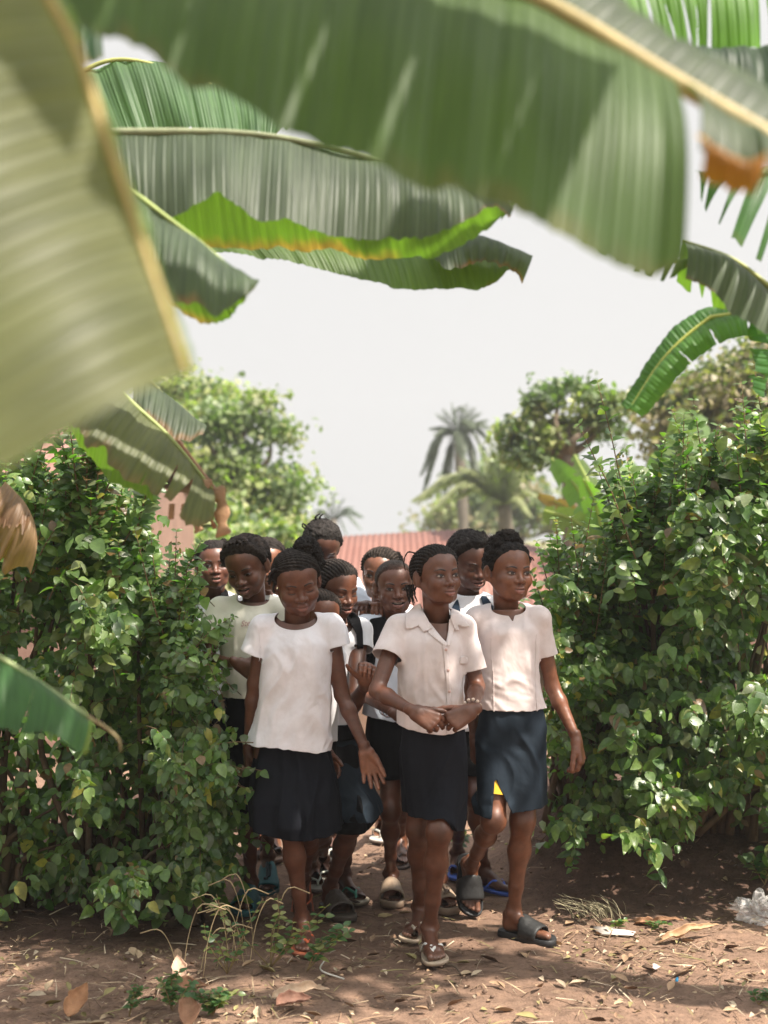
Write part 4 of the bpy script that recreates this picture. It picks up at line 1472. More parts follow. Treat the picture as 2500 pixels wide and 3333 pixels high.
def shrub(label, poly, Yr, n, seed, roots, lsize=(.042, .066), extra=(), group=None, down=.75, sparse=None, name='shrub'):
    r = np.random.RandomState(seed)
    poly = np.array(poly, float)
    lo, hi = poly.min(0), poly.max(0)
    rootP = [at(px, 2800, Y) * np.array([1, 1, 0]) + np.array([0, 0, float(gz(at(px, 2800, Y)[0], Y)) - .02]) for px, Y in roots]
    o = empty(name, tuple(rootP[0])); tag(o, label, 'shrub', group)
    loc = tuple(rootP[0])
    pts = []
    while len(pts) < n:
        Q = lo + r.rand(n * 3, 2) * (hi - lo)
        Q = Q[in_poly(Q, poly)]
        if sparse is not None: Q = Q[r.rand(len(Q)) < sparse(Q)]
        pts += list(Q)
    pts = np.array(pts[:n])
    fm, sm = MB(), MB()
    LP, LD, LU, LS, LT = [], [], [], [], []
    lump = vnoise(np.stack([pts[:, 0] / 180, pts[:, 1] / 180, 0 * pts[:, 0] + seed], 1), 1.0)
    lump2 = vnoise(np.stack([pts[:, 0] / 70, pts[:, 1] / 70, 0 * pts[:, 0] + seed], 1), 1.0)
    for k in range(n):
        dep = Yr[0] + (Yr[1] - Yr[0]) * np.clip(.30 - .55 * lump[k] + .30 * lump2[k] + (.75 * r.rand() ** 2.2), 0, 1)
        tip = at(pts[k, 0], pts[k, 1], dep)
        rt = rootP[r.randint(len(rootP))]
        out = np.array([r.randn() * .5, -1 + .5 * r.rand(), r.randn() * .35 - .25])
        L = .16 + .16 * r.rand()
        st = tip - nrm(out * .8 + np.array([0, 0, .9 if pts[k, 1] < lo[1] + 500 else .3])) * L
        tipd = tip + np.array([0, 0, -.02])
        mid = (st + tip) / 2 + np.array([0, 0, .03])
        C = spline([st, mid, tipd], 9)
        nl = r.randint(4, 7)
        if k % 3 == 0: add_tube(sm, C[::2], [.0022, .0018, .0014, .001, .0008], 3, (.14, .095, .05))
        T = np.gradient(C, axis=0)
        for q in range(nl):
            u = .25 + .75 * q / (nl - 1)
            i0 = min(8, int(u * 8))
            p0 = C[i0]; t0 = nrm(T[i0])
            sd = nrm(np.cross(t0, (r.randn() * .3, r.randn() * .3, 1)))
            for s in (-1, 1):
                if q == nl - 1 and s == 1: dd = t0
                else: dd = nrm(t0 * .5 + s * sd * 1.0)
                dd = nrm(dd + np.array([0, -.15, -down * (.5 + .9 * r.rand())]) + r.randn(3) * .22)
                LP.append(p0); LD.append(dd); LS.append((lsize[0] * .8 + (lsize[1] - lsize[0] * .8) * r.rand()) * (1.08 - .5 * (u > .9) * r.rand()))
                LU.append(np.array([0, -.75, .65]) + r.randn(3) * .45)
    top = pts[np.argsort(pts[:, 1] + 120 * r.rand(n))][:n // 5]
    extra = list(extra)
    for k in range(n // 15):
        a_ = top[r.randint(len(top))]; d_ = Yr[0] + .2 + .4 * r.rand(); sx_ = r.randn() * 55
        hh = 60 + 190 * r.rand() ** 1.6
        extra.append([(a_[0], a_[1] + 120, d_ + .1), (a_[0] + sx_ * .4, a_[1] + 10, d_), (a_[0] + sx_, a_[1] - hh, d_ - .02)])
    for pth in extra:                                     # long free shoots
        C = spline([at(*q) for q in pth], 40)
        add_tube(sm, C[::3], np.linspace(.0045, .0012, len(C[::3])), 5, (.15, .10, .055))
        T = np.gradient(C, axis=0)
        for q in range(3, 40, 2):
            sd = nrm(np.cross(nrm(T[q]), (0, 1, .2)))
            if q % 4 == 1: sd = nrm(np.cross(nrm(T[q]), sd))
            for s in (-1, 1):
                dd = nrm(nrm(T[q]) * .75 + s * sd + r.randn(3) * .2 + np.array([0, 0, -.25]))
                LP.append(C[q]); LD.append(dd); LS.append((lsize[0] + (lsize[1] - lsize[0]) * r.rand()) * (1 - .45 * (q > 34)))
                LU.append(np.array([0, -.6, .7]) + r.randn(3) * .3)
    LP, LD, LU, LS = map(np.array, (LP, LD, LU, LS))
    LS = LS * .88 * np.clip(np.exp(.24 * r.randn(len(LS))), .45, 1.3)
    C = leafcol(r, len(LP))
    C = C * (1 + .22 * vnoise(LP, 3.2, seed))[:, None]
    kind = r.randint(0, 4, len(LP))
    for q in range(4):
        mq = kind == q
        scatter(fm, TPL[q], LP[mq], LD[mq], LU[mq], LS[mq], C[mq])
    # withered clusters
    for q in range(n // 26):
        k_ = r.randint(len(LP)); nb_ = 9
        scatter(fm, TPL[3], LP[k_] + r.randn(nb_, 3) * .014 + [0, -.02, 0], r.randn(nb_, 3) + [0, 0, -.9], r.randn(nb_, 3), .012 + .016 * r.rand(nb_), np.array((.26, .17, .10)) * (.5 + .8 * r.rand(nb_, 1)))
    # main stems
    for q in range(26):
        rt = rootP[r.randint(len(rootP))] + np.array([r.randn() * .06, r.randn() * .05, 0])
        tx = pts[r.randint(n)]
        tp = at(tx[0], tx[1], (Yr[0] + Yr[1]) / 2 + .1)
        if tp[2] < rt[2] + .2: continue
        md = rt + (tp - rt) * .45 + np.array([r.randn() * .06, r.randn() * .05, .08])
        C = spline([rt, md, tp], 10)
        add_tube(sm, C, np.linspace(.016 + .008 * r.rand(), .003, 10), 6, np.array((.13, .09, .06)) * (.6 + .6 * r.rand()))
    fm.build('foliage', M['leaf'], o, loc)
    sm.build('stems', M['bark'], o, loc)
    return o
sl = lambda Q: np.interp(Q[:, 1], [1400, 2250, 2500, 2950], [1, 1, .85, .75])
GL = 'shrubs of the leafy hedge'
shrub('bright leafy shrub at the far left edge, its top under the blurred banana leaf', [(-260, 1530), (60, 1470), (200, 1490), (260, 1560), (250, 2100), (240, 2940), (-260, 2960)], (4.85, 5.95), 500, 21, [(-120, 5.5), (60, 5.6)], group=GL, sparse=sl)
shrub('leafy shrub below the hanging brown-tipped banana leaf, second from the left edge', [(200, 1500), (320, 1500), (430, 1580), (500, 1640), (470, 1740), (500, 1850), (520, 1950), (540, 2400), (540, 2960), (230, 2960), (240, 2000)], (4.85, 5.95), 520, 22, [(280, 5.55), (450, 5.6)], group=GL, sparse=sl,
      extra=[[(330, 1900, 5.3), (440, 1700, 5.2), (505, 1590, 5.15)]])
shrub('leafy shrub brushing the girl in the cream t-shirt at the path edge', [(460, 1910), (560, 1900), (590, 1960), (610, 2040), (640, 2150), (655, 2300), (700, 2460), (735, 2640), (745, 2780), (690, 2860), (560, 2900), (540, 2400), (520, 2000)], (4.85, 5.6), 470, 23, [(620, 5.45)], (.034, .056), group=GL, sparse=sl,
      extra=[[(560, 2050, 5.2), (600, 1930, 5.15), (655, 1850, 5.1)], [(600, 2150, 5.1), (680, 2060, 5.05), (752, 2010, 5.0)], [(560, 1950, 5.2), (640, 1790, 5.2), (655, 1760, 5.2)]])
sr = lambda Q: np.interp(Q[:, 1], [1300, 2350, 2550, 2750, 2860], [1, 1, .75, .5, .4])
shrub('lower sparse shrub just right of the girl with the swinging arm, dried flowers in it', [(1790, 1900), (1830, 1850), (1900, 1840), (1990, 1870), (2040, 2000), (2050, 2660), (1960, 2740), (1870, 2750), (1830, 2680), (1820, 2400), (1830, 2150), (1800, 2000)], (5.4, 6.3), 500, 31, [(1880, 6.0)], (.032, .058), group=GL, sparse=sr,
      extra=[[(1850, 2000, 5.7), (1800, 1850, 5.7), (1765, 1800, 5.65)], [(1900, 2000, 5.7), (1850, 1830, 5.7), (1830, 1770, 5.65)]])
shrub('tall shrub sending long leafy shoots above the right hedge, middle of the right side', [(2020, 1720), (2050, 1600), (2120, 1500), (2200, 1510), (2260, 1560), (2270, 2000), (2260, 2740), (2050, 2770), (2030, 2200), (2000, 1880)], (5.25, 6.3), 590, 32, [(2150, 5.95)], (.044, .068), group=GL, sparse=sr,
      extra=[[(2100, 1850, 5.6), (2030, 1600, 5.5), (1985, 1400, 5.45), (1945, 1245, 5.45)], [(2080, 1850, 5.5), (1990, 1600, 5.45), (1930, 1480, 5.4), (1885, 1380, 5.4)], [(2180, 1650, 5.6), (2200, 1480, 5.6), (2220, 1390, 5.6)], [(2130, 1650, 5.7), (2150, 1500, 5.7), (2170, 1420, 5.7)]])
shrub('dense shrub at the right edge with its thick stems showing near the soil bank', [(2240, 1560), (2300, 1470), (2380, 1500), (2430, 1410), (2560, 1390), (2760, 1350), (2760, 2860), (2440, 2800), (2330, 2720), (2250, 2740), (2240, 2200)], (5.1, 6.2), 760, 33, [(2330, 5.95), (2520, 5.9)], (.044, .070), group=GL, sparse=sr,
      extra=[[(2440, 1800, 5.4), (2435, 1550, 5.35), (2415, 1250, 5.35)], [(2330, 1650, 5.5), (2320, 1500, 5.5), (2345, 1390, 5.5)], [(2500, 1500, 5.3), (2470, 1350, 5.3)]])

# ---------------------------------------------------------------- banana plants
def mat_banana():
    m, nt, p = new_mat('banana_leaf')
    a = N(nt, 'ShaderNodeAttribute', attribute_name='Col')
    uv = N(nt, 'ShaderNodeUVMap')
    sep = N(nt, 'ShaderNodeSeparateXYZ'); nt.links.new(uv.outputs[0], sep.inputs[0])
    mp = N(nt, 'ShaderNodeMapping'); mp.inputs['Scale'].default_value = (95, 1.2, 1); nt.links.new(uv.outputs[0], mp.inputs['Vector'])
    n = N(nt, 'ShaderNodeTexNoise'); n.inputs['Scale'].default_value = 1.0; n.inputs['Detail'].default_value = 4; nt.links.new(mp.outputs[0], n.inputs['Vector'])
    r = ramp(nt, n.outputs[0], [(0.32, (.80, .82, .80)), (0.68, (1.20, 1.17, 1.14))])
    c = mixc(nt, a.outputs[0], r.outputs[0], 1.0, 'MULTIPLY')
    nt.links.new(c, p.inputs['Base Color'])
    p.inputs['Roughness'].default_value = 0.50
    p.inputs['Specular IOR Level'].default_value = 0.4
    w_ = N(nt, 'ShaderNodeMath', operation='MULTIPLY'); nt.links.new(sep.outputs[0], w_.inputs[0]); w_.inputs[1].default_value = 2 * math.pi / .011
    s_ = N(nt, 'ShaderNodeMath', operation='SINE'); nt.links.new(w_.outputs[0], s_.inputs[0])
    b1 = bump(nt, s_.outputs[0], .45, .0012, p)
    bump(nt, n.outputs[0], .5, .004, p, b1)
    tr = N(nt, 'ShaderNodeBsdfTranslucent')
    tcx = mixc(nt, c, (1.8, 2.3, .5), 1.0, 'MULTIPLY')
    nt.links.new(tcx, tr.inputs['Color'])
    mx = N(nt, 'ShaderNodeMixShader'); mx.inputs[0].default_value = .42
    nt.links.new(p.outputs[0], mx.inputs[1]); nt.links.new(tr.outputs[0], mx.inputs[2])
    nt.links.new(mx.outputs[0], nt.nodes['Material Output'].inputs['Surface'])
    return m
M['banana'] = mat_banana()
GREY, GREEN, BRIGHT, DARK, DRY = (.072, .095, .064), (.050, .10, .030), (.075, .125, .034), (.030, .070, .035), (.30, .19, .10)
def blade(Mp, Ep, col, brown=.2, slits=(), rip=.004, bulge=.02, jag=.004, n=150, m=22, seed=0, wave=.010):
    r = np.random.RandomState(seed + 50)
    A = spline([at(*q) for q in Mp], n); B = spline([at(*q) for q in Ep], n)
    Lm = np.concatenate([[0], np.cumsum(np.linalg.norm(np.diff(A, axis=0), axis=1))])
    v = np.linspace(0, 1, m)
    nz = vnoise(np.stack([Lm * 25, 0 * Lm + seed, 0 * Lm], 1), 1.0)[:, None]
    nz2 = vnoise(np.stack([Lm * 90, 0 * Lm + seed, 0 * Lm], 1), 1.0)[:, None]
    B = B + nrm(B.mean(0) - A.mean(0)) * (nz * jag * 2 + nz2 * jag)
    P = A[:, None] * (1 - v[None, :, None]) + B[:, None] * v[None, :, None]
    T = np.gradient(A, axis=0); T /= np.linalg.norm(T, axis=1)[:, None]
    Dv = B - A
    Nn = np.cross(T, Dv); Nn /= np.linalg.norm(Nn, axis=1)[:, None] + 1e-9
    Nn = np.where((Nn[:, 1] > 0)[:, None], -Nn, Nn)
    u = np.broadcast_to(Lm[:, None], (n, m)); vv = np.broadcast_to(v[None], (n, m))
    q = np.stack([u.ravel() * 9, vv.ravel() * .8, 0 * u.ravel() + seed], 1)
    big = vnoise(q, 1.0).reshape(n, m); med = vnoise(q * np.array([4, .6, 1]), 1.0).reshape(n, m)
    off = bulge * np.sin(np.pi * vv) + wave * big * (.3 + vv) + rip * med * (.4 + vv) + .0010 * np.sin(u * 2 * math.pi / .022) * np.minimum(1, 5 * vv)
    P = P + Nn[:, None] * off[:, :, None]
    V = P.reshape(-1, 3)
    i, j = np.meshgrid(np.arange(n - 1), np.arange(m - 1), indexing='ij')
    a = (i * m + j).ravel(); b = ((i + 1) * m + j).ravel()
    Tt = np.concatenate([np.stack([a, b, b + 1], 1), np.stack([a, b + 1, a + 1], 1)])
    uv = np.stack([u.ravel() + seed * .37, vv.ravel()], 1)
    e1 = vnoise(np.stack([u.ravel() * 12, vv.ravel() * 3, 0 * u.ravel() + seed + 3], 1), 1.0)
    e2 = vnoise(np.stack([u.ravel() * 60, vv.ravel() * 10, 0 * u.ravel() + seed], 1), 1.0)
    C = np.tile(col, (len(V), 1)) * (1 + .16 * e1 + .05 * e2)[:, None]
    C = C * (1 + .25 * sstep(.12, .0, vv.ravel()))[:, None]
    bm = sstep(1 - brown * .22 - .02, 1.0, vv.ravel() + .05 * e1 * (brown > 0) + .03 * e2) * min(1, brown * 3) * sstep(-.25 - 1.0 * (brown > .6), .35, vnoise(np.stack([u.ravel() * 7, 0 * u.ravel(), 0 * u.ravel() + seed * 3.1], 1), 1.0))
    C = C * (1 - bm[:, None]) + np.array((.17, .10, .055)) * (1 + .5 * e2)[:, None] * bm[:, None]
    f = np.full(len(V), -1.0)
    for t0, wdt, v0 in slits:
        uc = t0 * Lm[-1] + (vv.ravel() - v0) * r.randn() * .02
        hw = wdt * np.clip((vv.ravel() - v0) / (1 - v0 + 1e-6), 0, 1) ** .7
        g = hw - np.abs(u.ravel() - uc)
        g = np.where(vv.ravel() < v0, -.01, g)
        f = np.maximum(f, g)
    if slits:
        V, Tt, C, uv = clip(V, Tt, f, [C, uv])
    return V, Tt, C, uv
def banana_leaf(par, loc, parts, rib=None, ribr=(.010, .004), ribcol=(.34, .36, .12), stalk=None, label=None):
    mb = MB()
    for p_ in parts:
        V, T, C, uv = blade(**p_)
        mb.add(V, T, C, uv)
    lf = mb.build('leaf', M['banana'], par, loc); lf.location = (0, 0, 0)
    if label: lf['label'] = label
    if rib:
        mr = MB()
        C = spline([at(*q) for q in rib], 40)
        if stalk is not None: C = np.concatenate([spline([stalk] + [C[0]], 8)[:-1], C]) if stalk is not None else C
        add_tube(mr, C, np.linspace(ribr[0], ribr[1], len(C)), 10, ribcol)
        rb = mr.build('midrib', M['ribmat'], lf, loc); rb.location = (0, 0, 0)
    return lf
M['ribmat'] = mat_attr('midrib', .45, .4, .4, 120, 0, .15)
def plant(label, x, y, h, rad=.09):
    o = empty('banana_plant', (x, y, 0)); tag(o, label, 'banana plant', 'banana plants around the path')
    mb = MB()
    P = [(x, y, -.03), (x + .01, y, h * .3), (x - .01, y + .01, h * .7), (x, y, h)]
    C = spline(P, 24)
    add_tube(mb, C, np.linspace(rad * 1.15, rad * .55, 24) * (1 + .05 * np.sin(np.arange(24) * 1.7)), 18, (.20, .19, .09))
    b = mb.build('pseudostem', M['bark'], o, (x, y, 0)); b.location = (0, 0, 0)
    return o, (x, y, 0), np.array([x, y, h])
# nearest leaf across the top
o1, l1, t1 = plant('nearest banana plant, its blurred leaf arching across the top of the picture', 1.15, 1.9, 1.75)
banana_leaf(o1, l1, [
    dict(Mp=[(-150, -420, 1.95), (250, -390, 1.92), (700, -310, 1.88), (1100, -215, 1.84), (1450, -105, 1.8), (1762, 0, 1.76), (2000, 140, 1.73), (2190, 262, 1.7)],
         Ep=[(-220, 20, 1.7), (60, 20, 1.68), (240, 40, 1.66), (330, 78, 1.65), (450, 165, 1.64), (560, 275, 1.62), (640, 325, 1.62), (960, 408, 1.6), (1080, 470, 1.6), (1250, 530, 1.58), (1390, 592, 1.57), (1500, 580, 1.56), (1700, 675, 1.55), (1850, 745, 1.54), (1960, 800, 1.54), (2120, 868, 1.53), (2225, 858, 1.52)],
         col=(.062, .105, .036), brown=.08, seed=1, bulge=.03, wave=.018, jag=.003, n=220),
    dict(Mp=[(2215, 275, 1.7), (2350, 355, 1.68), (2500, 445, 1.66), (2750, 595, 1.62)], Ep=[(2285, 490, 1.58), (2360, 560, 1.57), (2460, 600, 1.56), (2500, 560, 1.55), (2760, 800, 1.5)], col=GREY, brown=.9, seed=2, n=60, jag=.006),
    dict(Mp=[(2262, 440, 1.575), (2350, 490, 1.57), (2420, 520, 1.565), (2500, 505, 1.56)], Ep=[(2290, 520, 1.56), (2360, 590, 1.555), (2430, 612, 1.55), (2490, 560, 1.55)], col=(.26, .115, .022), brown=0, seed=4, n=50, jag=.008),
    dict(Mp=[(1400, -120, 1.8), (1762, 0, 1.76), (2200, 268, 1.7), (2500, 445, 1.66), (2750, 595, 1.62)], Ep=[(1600, -200, 1.9), (1880, -40, 1.86), (2100, 75, 1.84), (2350, 185, 1.8), (2530, 315, 1.78), (2800, 500, 1.72)], col=GREY, brown=.5, seed=3, jag=.004)],
    rib=[(2750, 595, 1.62), (2500, 445, 1.655), (2200, 266, 1.695), (1762, 0, 1.755), (1450, -105, 1.795), (700, -310, 1.87), (-150, -420, 1.94)], ribr=(.014, .005), ribcol=(.38, .30, .14), stalk=t1, label='huge blurred green leaf crossing the top')
o2, l2, t2 = plant('banana plant at the left whose pale blurred leaf hangs closest to the viewer', -.82, 1.15, 1.95)
banana_leaf(o2, l2, [
    dict(Mp=[(60, -160, 1.34), (240, 140, 1.32), (336, 420, 1.30), (454, 760, 1.28), (541, 1010, 1.26), (612, 1215, 1.25)],
         Ep=[(-700, 60, 1.14), (-650, 350, 1.13), (-560, 700, 1.12), (-420, 1000, 1.12), (-200, 1300, 1.12), (45, 1505, 1.12)], col=(.110, .118, .056), brown=.0, seed=5, bulge=.03, wave=.012),
    dict(Mp=[(60, -160, 1.34), (240, 140, 1.32), (454, 760, 1.28), (612, 1215, 1.25)], Ep=[(80, -160, 1.42), (256, 138, 1.42), (466, 757, 1.38), (618, 1217, 1.33)], col=(.13, .2, .07), brown=.0, seed=6, bulge=.0)],
    rib=[(60, -160, 1.335), (240, 140, 1.315), (336, 420, 1.295), (454, 760, 1.275), (541, 1010, 1.256), (612, 1215, 1.247)], ribr=(.0060, .0030), ribcol=(.36, .26, .08), stalk=t2, label='pale blurred leaf hanging at the left')
banana_leaf(o2, l2, [dict(Mp=[(-200, 60, 2.3), (100, 10, 2.3), (350, -60, 2.3)], Ep=[(-150, 250, 2.2), (160, 215, 2.2), (335, 178, 2.2)], col=DARK, brown=.1, seed=7, jag=.01, n=60)])
o3, l3, t3 = plant('banana plant left of the path with stacked grey-green leaves reaching over it', -1.25, 3.4, 2.55)
banana_leaf(o3, l3, [
    dict(Mp=[(300, 428, 3.2), (500, 420, 3.2), (840, 437, 3.2), (1250, 527, 3.2), (1500, 610, 3.2), (1665, 680, 3.2)],
         Ep=[(360, 560, 3.1), (430, 640, 3.08), (500, 702, 3.06), (590, 706, 3.06), (660, 665, 3.06), (740, 668, 3.06), (850, 748, 3.06), (1000, 736, 3.06), (1130, 744, 3.06), (1310, 756, 3.06), (1480, 728, 3.06), (1600, 705, 3.1), (1662, 690, 3.16)], col=GREY, brown=.35, seed=11, wave=.025, jag=.006, n=200),
    dict(Mp=[(340, 430, 3.22), (840, 442, 3.22), (1250, 532, 3.22), (1500, 615, 3.22), (1665, 684, 3.22)],
         Ep=[(420, 700, 3.35), (560, 790, 3.38), (800, 803, 3.4), (1060, 808, 3.4), (1150, 822, 3.4), (1300, 838, 3.4), (1450, 835, 3.4), (1560, 778, 3.38), (1668, 694, 3.3)], col=BRIGHT, brown=.6, seed=12, jag=.005)],
    rib=[(300, 428, 3.195), (840, 438, 3.195), (1250, 528, 3.195), (1500, 611, 3.195), (1670, 682, 3.195)], ribr=(.011, .003), stalk=t3, ribcol=(.22, .24, .14), label='long grey-green leaf folded over the path')
banana_leaf(o3, l3, [
    dict(Mp=[(560, 770, 3.7), (1000, 760, 3.7), (1300, 780, 3.7), (1500, 800, 3.7), (1650, 850, 3.7)], Ep=[(700, 812, 3.6), (900, 850, 3.6), (1100, 898, 3.6), (1350, 938, 3.6), (1500, 944, 3.6), (1590, 932, 3.6), (1660, 885, 3.62)], col=BRIGHT, brown=.1, seed=13, jag=.003),
    dict(Mp=[(1400, 800, 3.66), (1500, 782, 3.62), (1570, 768, 3.6), (1660, 800, 3.6), (1735, 832, 3.6)], Ep=[(1400, 845, 3.56), (1500, 872, 3.55), (1570, 845, 3.55), (1650, 862, 3.56), (1700, 915, 3.58)], col=GREY, brown=.4, seed=14, jag=.012, n=80)],
    rib=[(560, 772, 3.69), (1000, 762, 3.69), (1500, 798, 3.69), (1700, 870, 3.69)], ribr=(.009, .003), stalk=t3, label='bright green leaf below the folded one')
banana_leaf(o3, l3, [dict(Mp=[(200, 262, 4.1), (330, 212, 4.1), (450, 200, 4.1), (700, 245, 4.1), (985, 400, 4.1)], Ep=[(300, 455, 3.95), (480, 445, 3.95), (640, 450, 3.95), (760, 452, 3.95), (860, 440, 3.95), (975, 412, 4.0)], col=(.07, .13, .06), brown=.15, seed=15, rip=.02, wave=.03)],
    rib=[(200, 260, 4.09), (450, 198, 4.09), (985, 400, 4.09)], ribr=(.008, .003), stalk=t3, label='ribbed leaf behind, higher up')
banana_leaf(o3, l3, [
    dict(Mp=[(380, 580, 2.95), (520, 690, 2.93), (660, 795, 2.9), (780, 895, 2.88), (828, 938, 2.87)], Ep=[(420, 800, 2.85), (500, 900, 2.82), (550, 985, 2.8), (640, 1000, 2.8), (700, 1035, 2.8), (770, 990, 2.8), (820, 950, 2.84)], col=(.075, .105, .070), brown=.45, seed=16, wave=.02, jag=.006, n=90),
    dict(Mp=[(400, 600, 2.97), (660, 800, 2.92), (825, 942, 2.88)], Ep=[(470, 900, 3.0), (570, 1008, 2.98), (690, 1052, 2.96), (750, 1040, 2.95), (822, 950, 2.9)], col=BRIGHT, brown=.5, seed=17, n=80)],
    rib=[(300, 520, 2.97), (520, 690, 2.925), (660, 795, 2.895), (828, 938, 2.865)], ribr=(.008, .0025), ribcol=(.3, .36, .12), stalk=t3, label='short drooping leaf with browned tip')
o4, l4, t4 = plant('low banana plant at left, its brown-frayed leaf drooping over the hedge', -1.3, 3.7, 1.9, .07)
banana_leaf(o4, l4, [
    dict(Mp=[(300, 1180, 3.6), (430, 1310, 3.58), (560, 1430, 3.55), (640, 1520, 3.53), (692, 1590, 3.5)], Ep=[(180, 1330, 3.45), (270, 1415, 3.42), (330, 1475, 3.4), (430, 1570, 3.4), (560, 1635, 3.4), (620, 1700, 3.4), (690, 1700, 3.42)], col=(.115, .130, .068), brown=.75, seed=21, jag=.010, n=110, slits=[(.72, .006, .35), (.83, .012, .3), (.60, .0022, .55)]),
    dict(Mp=[(300, 1200, 3.62), (430, 1330, 3.6), (540, 1450, 3.6)], Ep=[(230, 1400, 3.7), (270, 1470, 3.7), (350, 1560, 3.7), (500, 1625, 3.7)], col=BRIGHT, brown=.2, seed=22, n=70)],
    rib=[(300, 1180, 3.595), (430, 1310, 3.575), (560, 1430, 3.545), (692, 1590, 3.495)], ribr=(.008, .0025), ribcol=(.3, .36, .12), stalk=t4, label='drooping leaf with frayed brown edge')
mbd = MB()
for pth, w_ in (([(675, 1560, 3.5), (662, 1620, 3.48), (672, 1690, 3.47)], .012), ([(705, 1590, 3.5), (722, 1640, 3.48), (722, 1700, 3.47), (728, 1742, 3.46)], .018), ([(655, 1640, 3.5), (640, 1700, 3.48), (648, 1730, 3.47)], .010), ([(690, 1580, 3.5), (680, 1660, 3.48), (700, 1720, 3.5)], .005)):
    add_tube(mbd, spline([at(*q) for q in pth], 14), w_ * (1 + .3 * np.sin(np.arange(14) * 1.1)), 8, (.33, .20, .12), .22, (.3, 1, 0))
for V_, pth in ((0, [(560, 1640, 3.42), (556, 1690, 3.41)]), (0, [(600, 1640, 3.42), (598, 1660, 3.41)])):
    add_tube(mbd, spline([at(*q) for q in pth], 8), .008, 6, (.25, .14, .07), .3, (.3, 1, 0))
b_ = mbd.build('dry_strip', M['bark'], o4, l4); b_.location = (0, 0, 0)
banana_leaf(o4, l4, [dict(Mp=[(440, 1200, 3.75), (520, 1260, 3.72), (600, 1330, 3.7), (655, 1392, 3.68)], Ep=[(430, 1330, 3.65), (500, 1400, 3.62), (560, 1440, 3.6), (610, 1448, 3.6), (650, 1425, 3.62)], col=GREY, brown=1.0, seed=23, jag=.008, n=70, wave=.02)], rib=[(440, 1200, 3.745), (655, 1392, 3.675)], ribr=(.006, .002), stalk=t4, label='small leaf with crumpled brown end')
# dry hanging leaves over the left hedge
banana_leaf(o4, l4, [dict(Mp=[(20, 1560, 4.3), (80, 1640, 4.3), (120, 1720, 4.3)], Ep=[(-30, 1640, 4.25), (35, 1800, 4.25), (115, 1850, 4.25)], col=(.20, .125, .075), brown=1, seed=24, jag=.02, n=50, wave=.04), dict(Mp=[(-60, 1560, 4.3), (40, 1600, 4.3), (100, 1660, 4.3)], Ep=[(-60, 1700, 4.3), (20, 1690, 4.25), (80, 1740, 4.25)], col=(.16, .09, .05), brown=1, seed=25, jag=.02, n=50, wave=.04)], label='dry brown leaf hanging over the hedge')
o5, l5, t5 = plant('young banana plant at lower left edge, one dark green leaf before the hedge', -1.0, 2.75, 1.35, .06)
banana_leaf(o5, l5, [dict(Mp=[(-200, 2040, 2.72), (0, 2140, 2.7), (150, 2235, 2.7), (285, 2332, 2.7)], Ep=[(-200, 2370, 2.6), (0, 2378, 2.58), (100, 2395, 2.58), (180, 2400, 2.58), (215, 2425, 2.58), (262, 2455, 2.6)], col=(.035, .095, .030), brown=.1, seed=31, n=110, jag=.002, slits=[(.62, .0025, .2)])],
    rib=[(-200, 2040, 2.715), (0, 2140, 2.695), (150, 2235, 2.695), (285, 2332, 2.695)], ribr=(.007, .003), ribcol=(.30, .36, .16), stalk=t5, label='dark green leaf in front of the hedge')
mbd = MB(); add_tube(mbd, spline([at(285, 2332, 2.695), at(350, 2372, 2.7), at(388, 2410, 2.7), at(392, 2445, 2.7)], 14), np.linspace(.004, .0018, 14), 6, (.30, .24, .12))
add_tube(mbd, spline([at(292, 2345, 2.69), at(285, 2400, 2.69), at(272, 2452, 2.69)], 10), .006, 6, (.16, .28, .06), .4, (0, 1, 0))
b_ = mbd.build('leaf_tip', M['ribmat'], o5, l5); b_.location = (0, 0, 0)
# right-hand plants
o6, l6, t6 = plant('banana plant beyond the right edge with torn leaves against the sky', 1.35, 3.4, 2.3)
sl_ = lambda n_, w_, v_, s_=0: [((k + .6) / n_ + .02 * math.sin(k * 2.7 + s_), w_ * (.4 + .9 * abs(math.sin(k * 1.9 + s_))), v_ * (.4 + .8 * abs(math.sin(k * 3.1 + s_)))) for k in range(n_)]
banana_leaf(o6, l6, [
    dict(Mp=[(2800, 480, 3.2), (2600, 520, 3.2), (2420, 560, 3.2), (2260, 560, 3.2)][::-1], Ep=[(2280, 640, 3.15), (2330, 740, 3.12), (2450, 830, 3.1), (2650, 950, 3.1)], col=(.06, .14, .05), brown=.05, seed=41, slits=sl_(7, .022, .25), n=120),
    dict(Mp=[(2225, 785, 3.3), (2270, 800, 3.3), (2380, 842, 3.3), (2500, 930, 3.3), (2700, 1090, 3.3)], Ep=[(2235, 905, 3.2), (2330, 915, 3.18), (2400, 985, 3.18), (2500, 1040, 3.18), (2700, 1200, 3.2)], col=GREY, brown=.2, seed=42, n=110, wave=.03),
    dict(Mp=[(2225, 788, 3.32), (2380, 846, 3.32), (2500, 935, 3.32), (2700, 1095, 3.32)], Ep=[(2200, 925, 3.42), (2290, 985, 3.42), (2370, 1010, 3.42), (2480, 1060, 3.42), (2700, 1220, 3.4)], col=BRIGHT, brown=.05, seed=43, n=120, slits=sl_(8, .014, .35, 2))],
    rib=[(2700, 1088, 3.295), (2500, 928, 3.295), (2380, 840, 3.295), (2225, 783, 3.295)], ribr=(.010, .003), stalk=t6, label='arched torn leaf at the right')
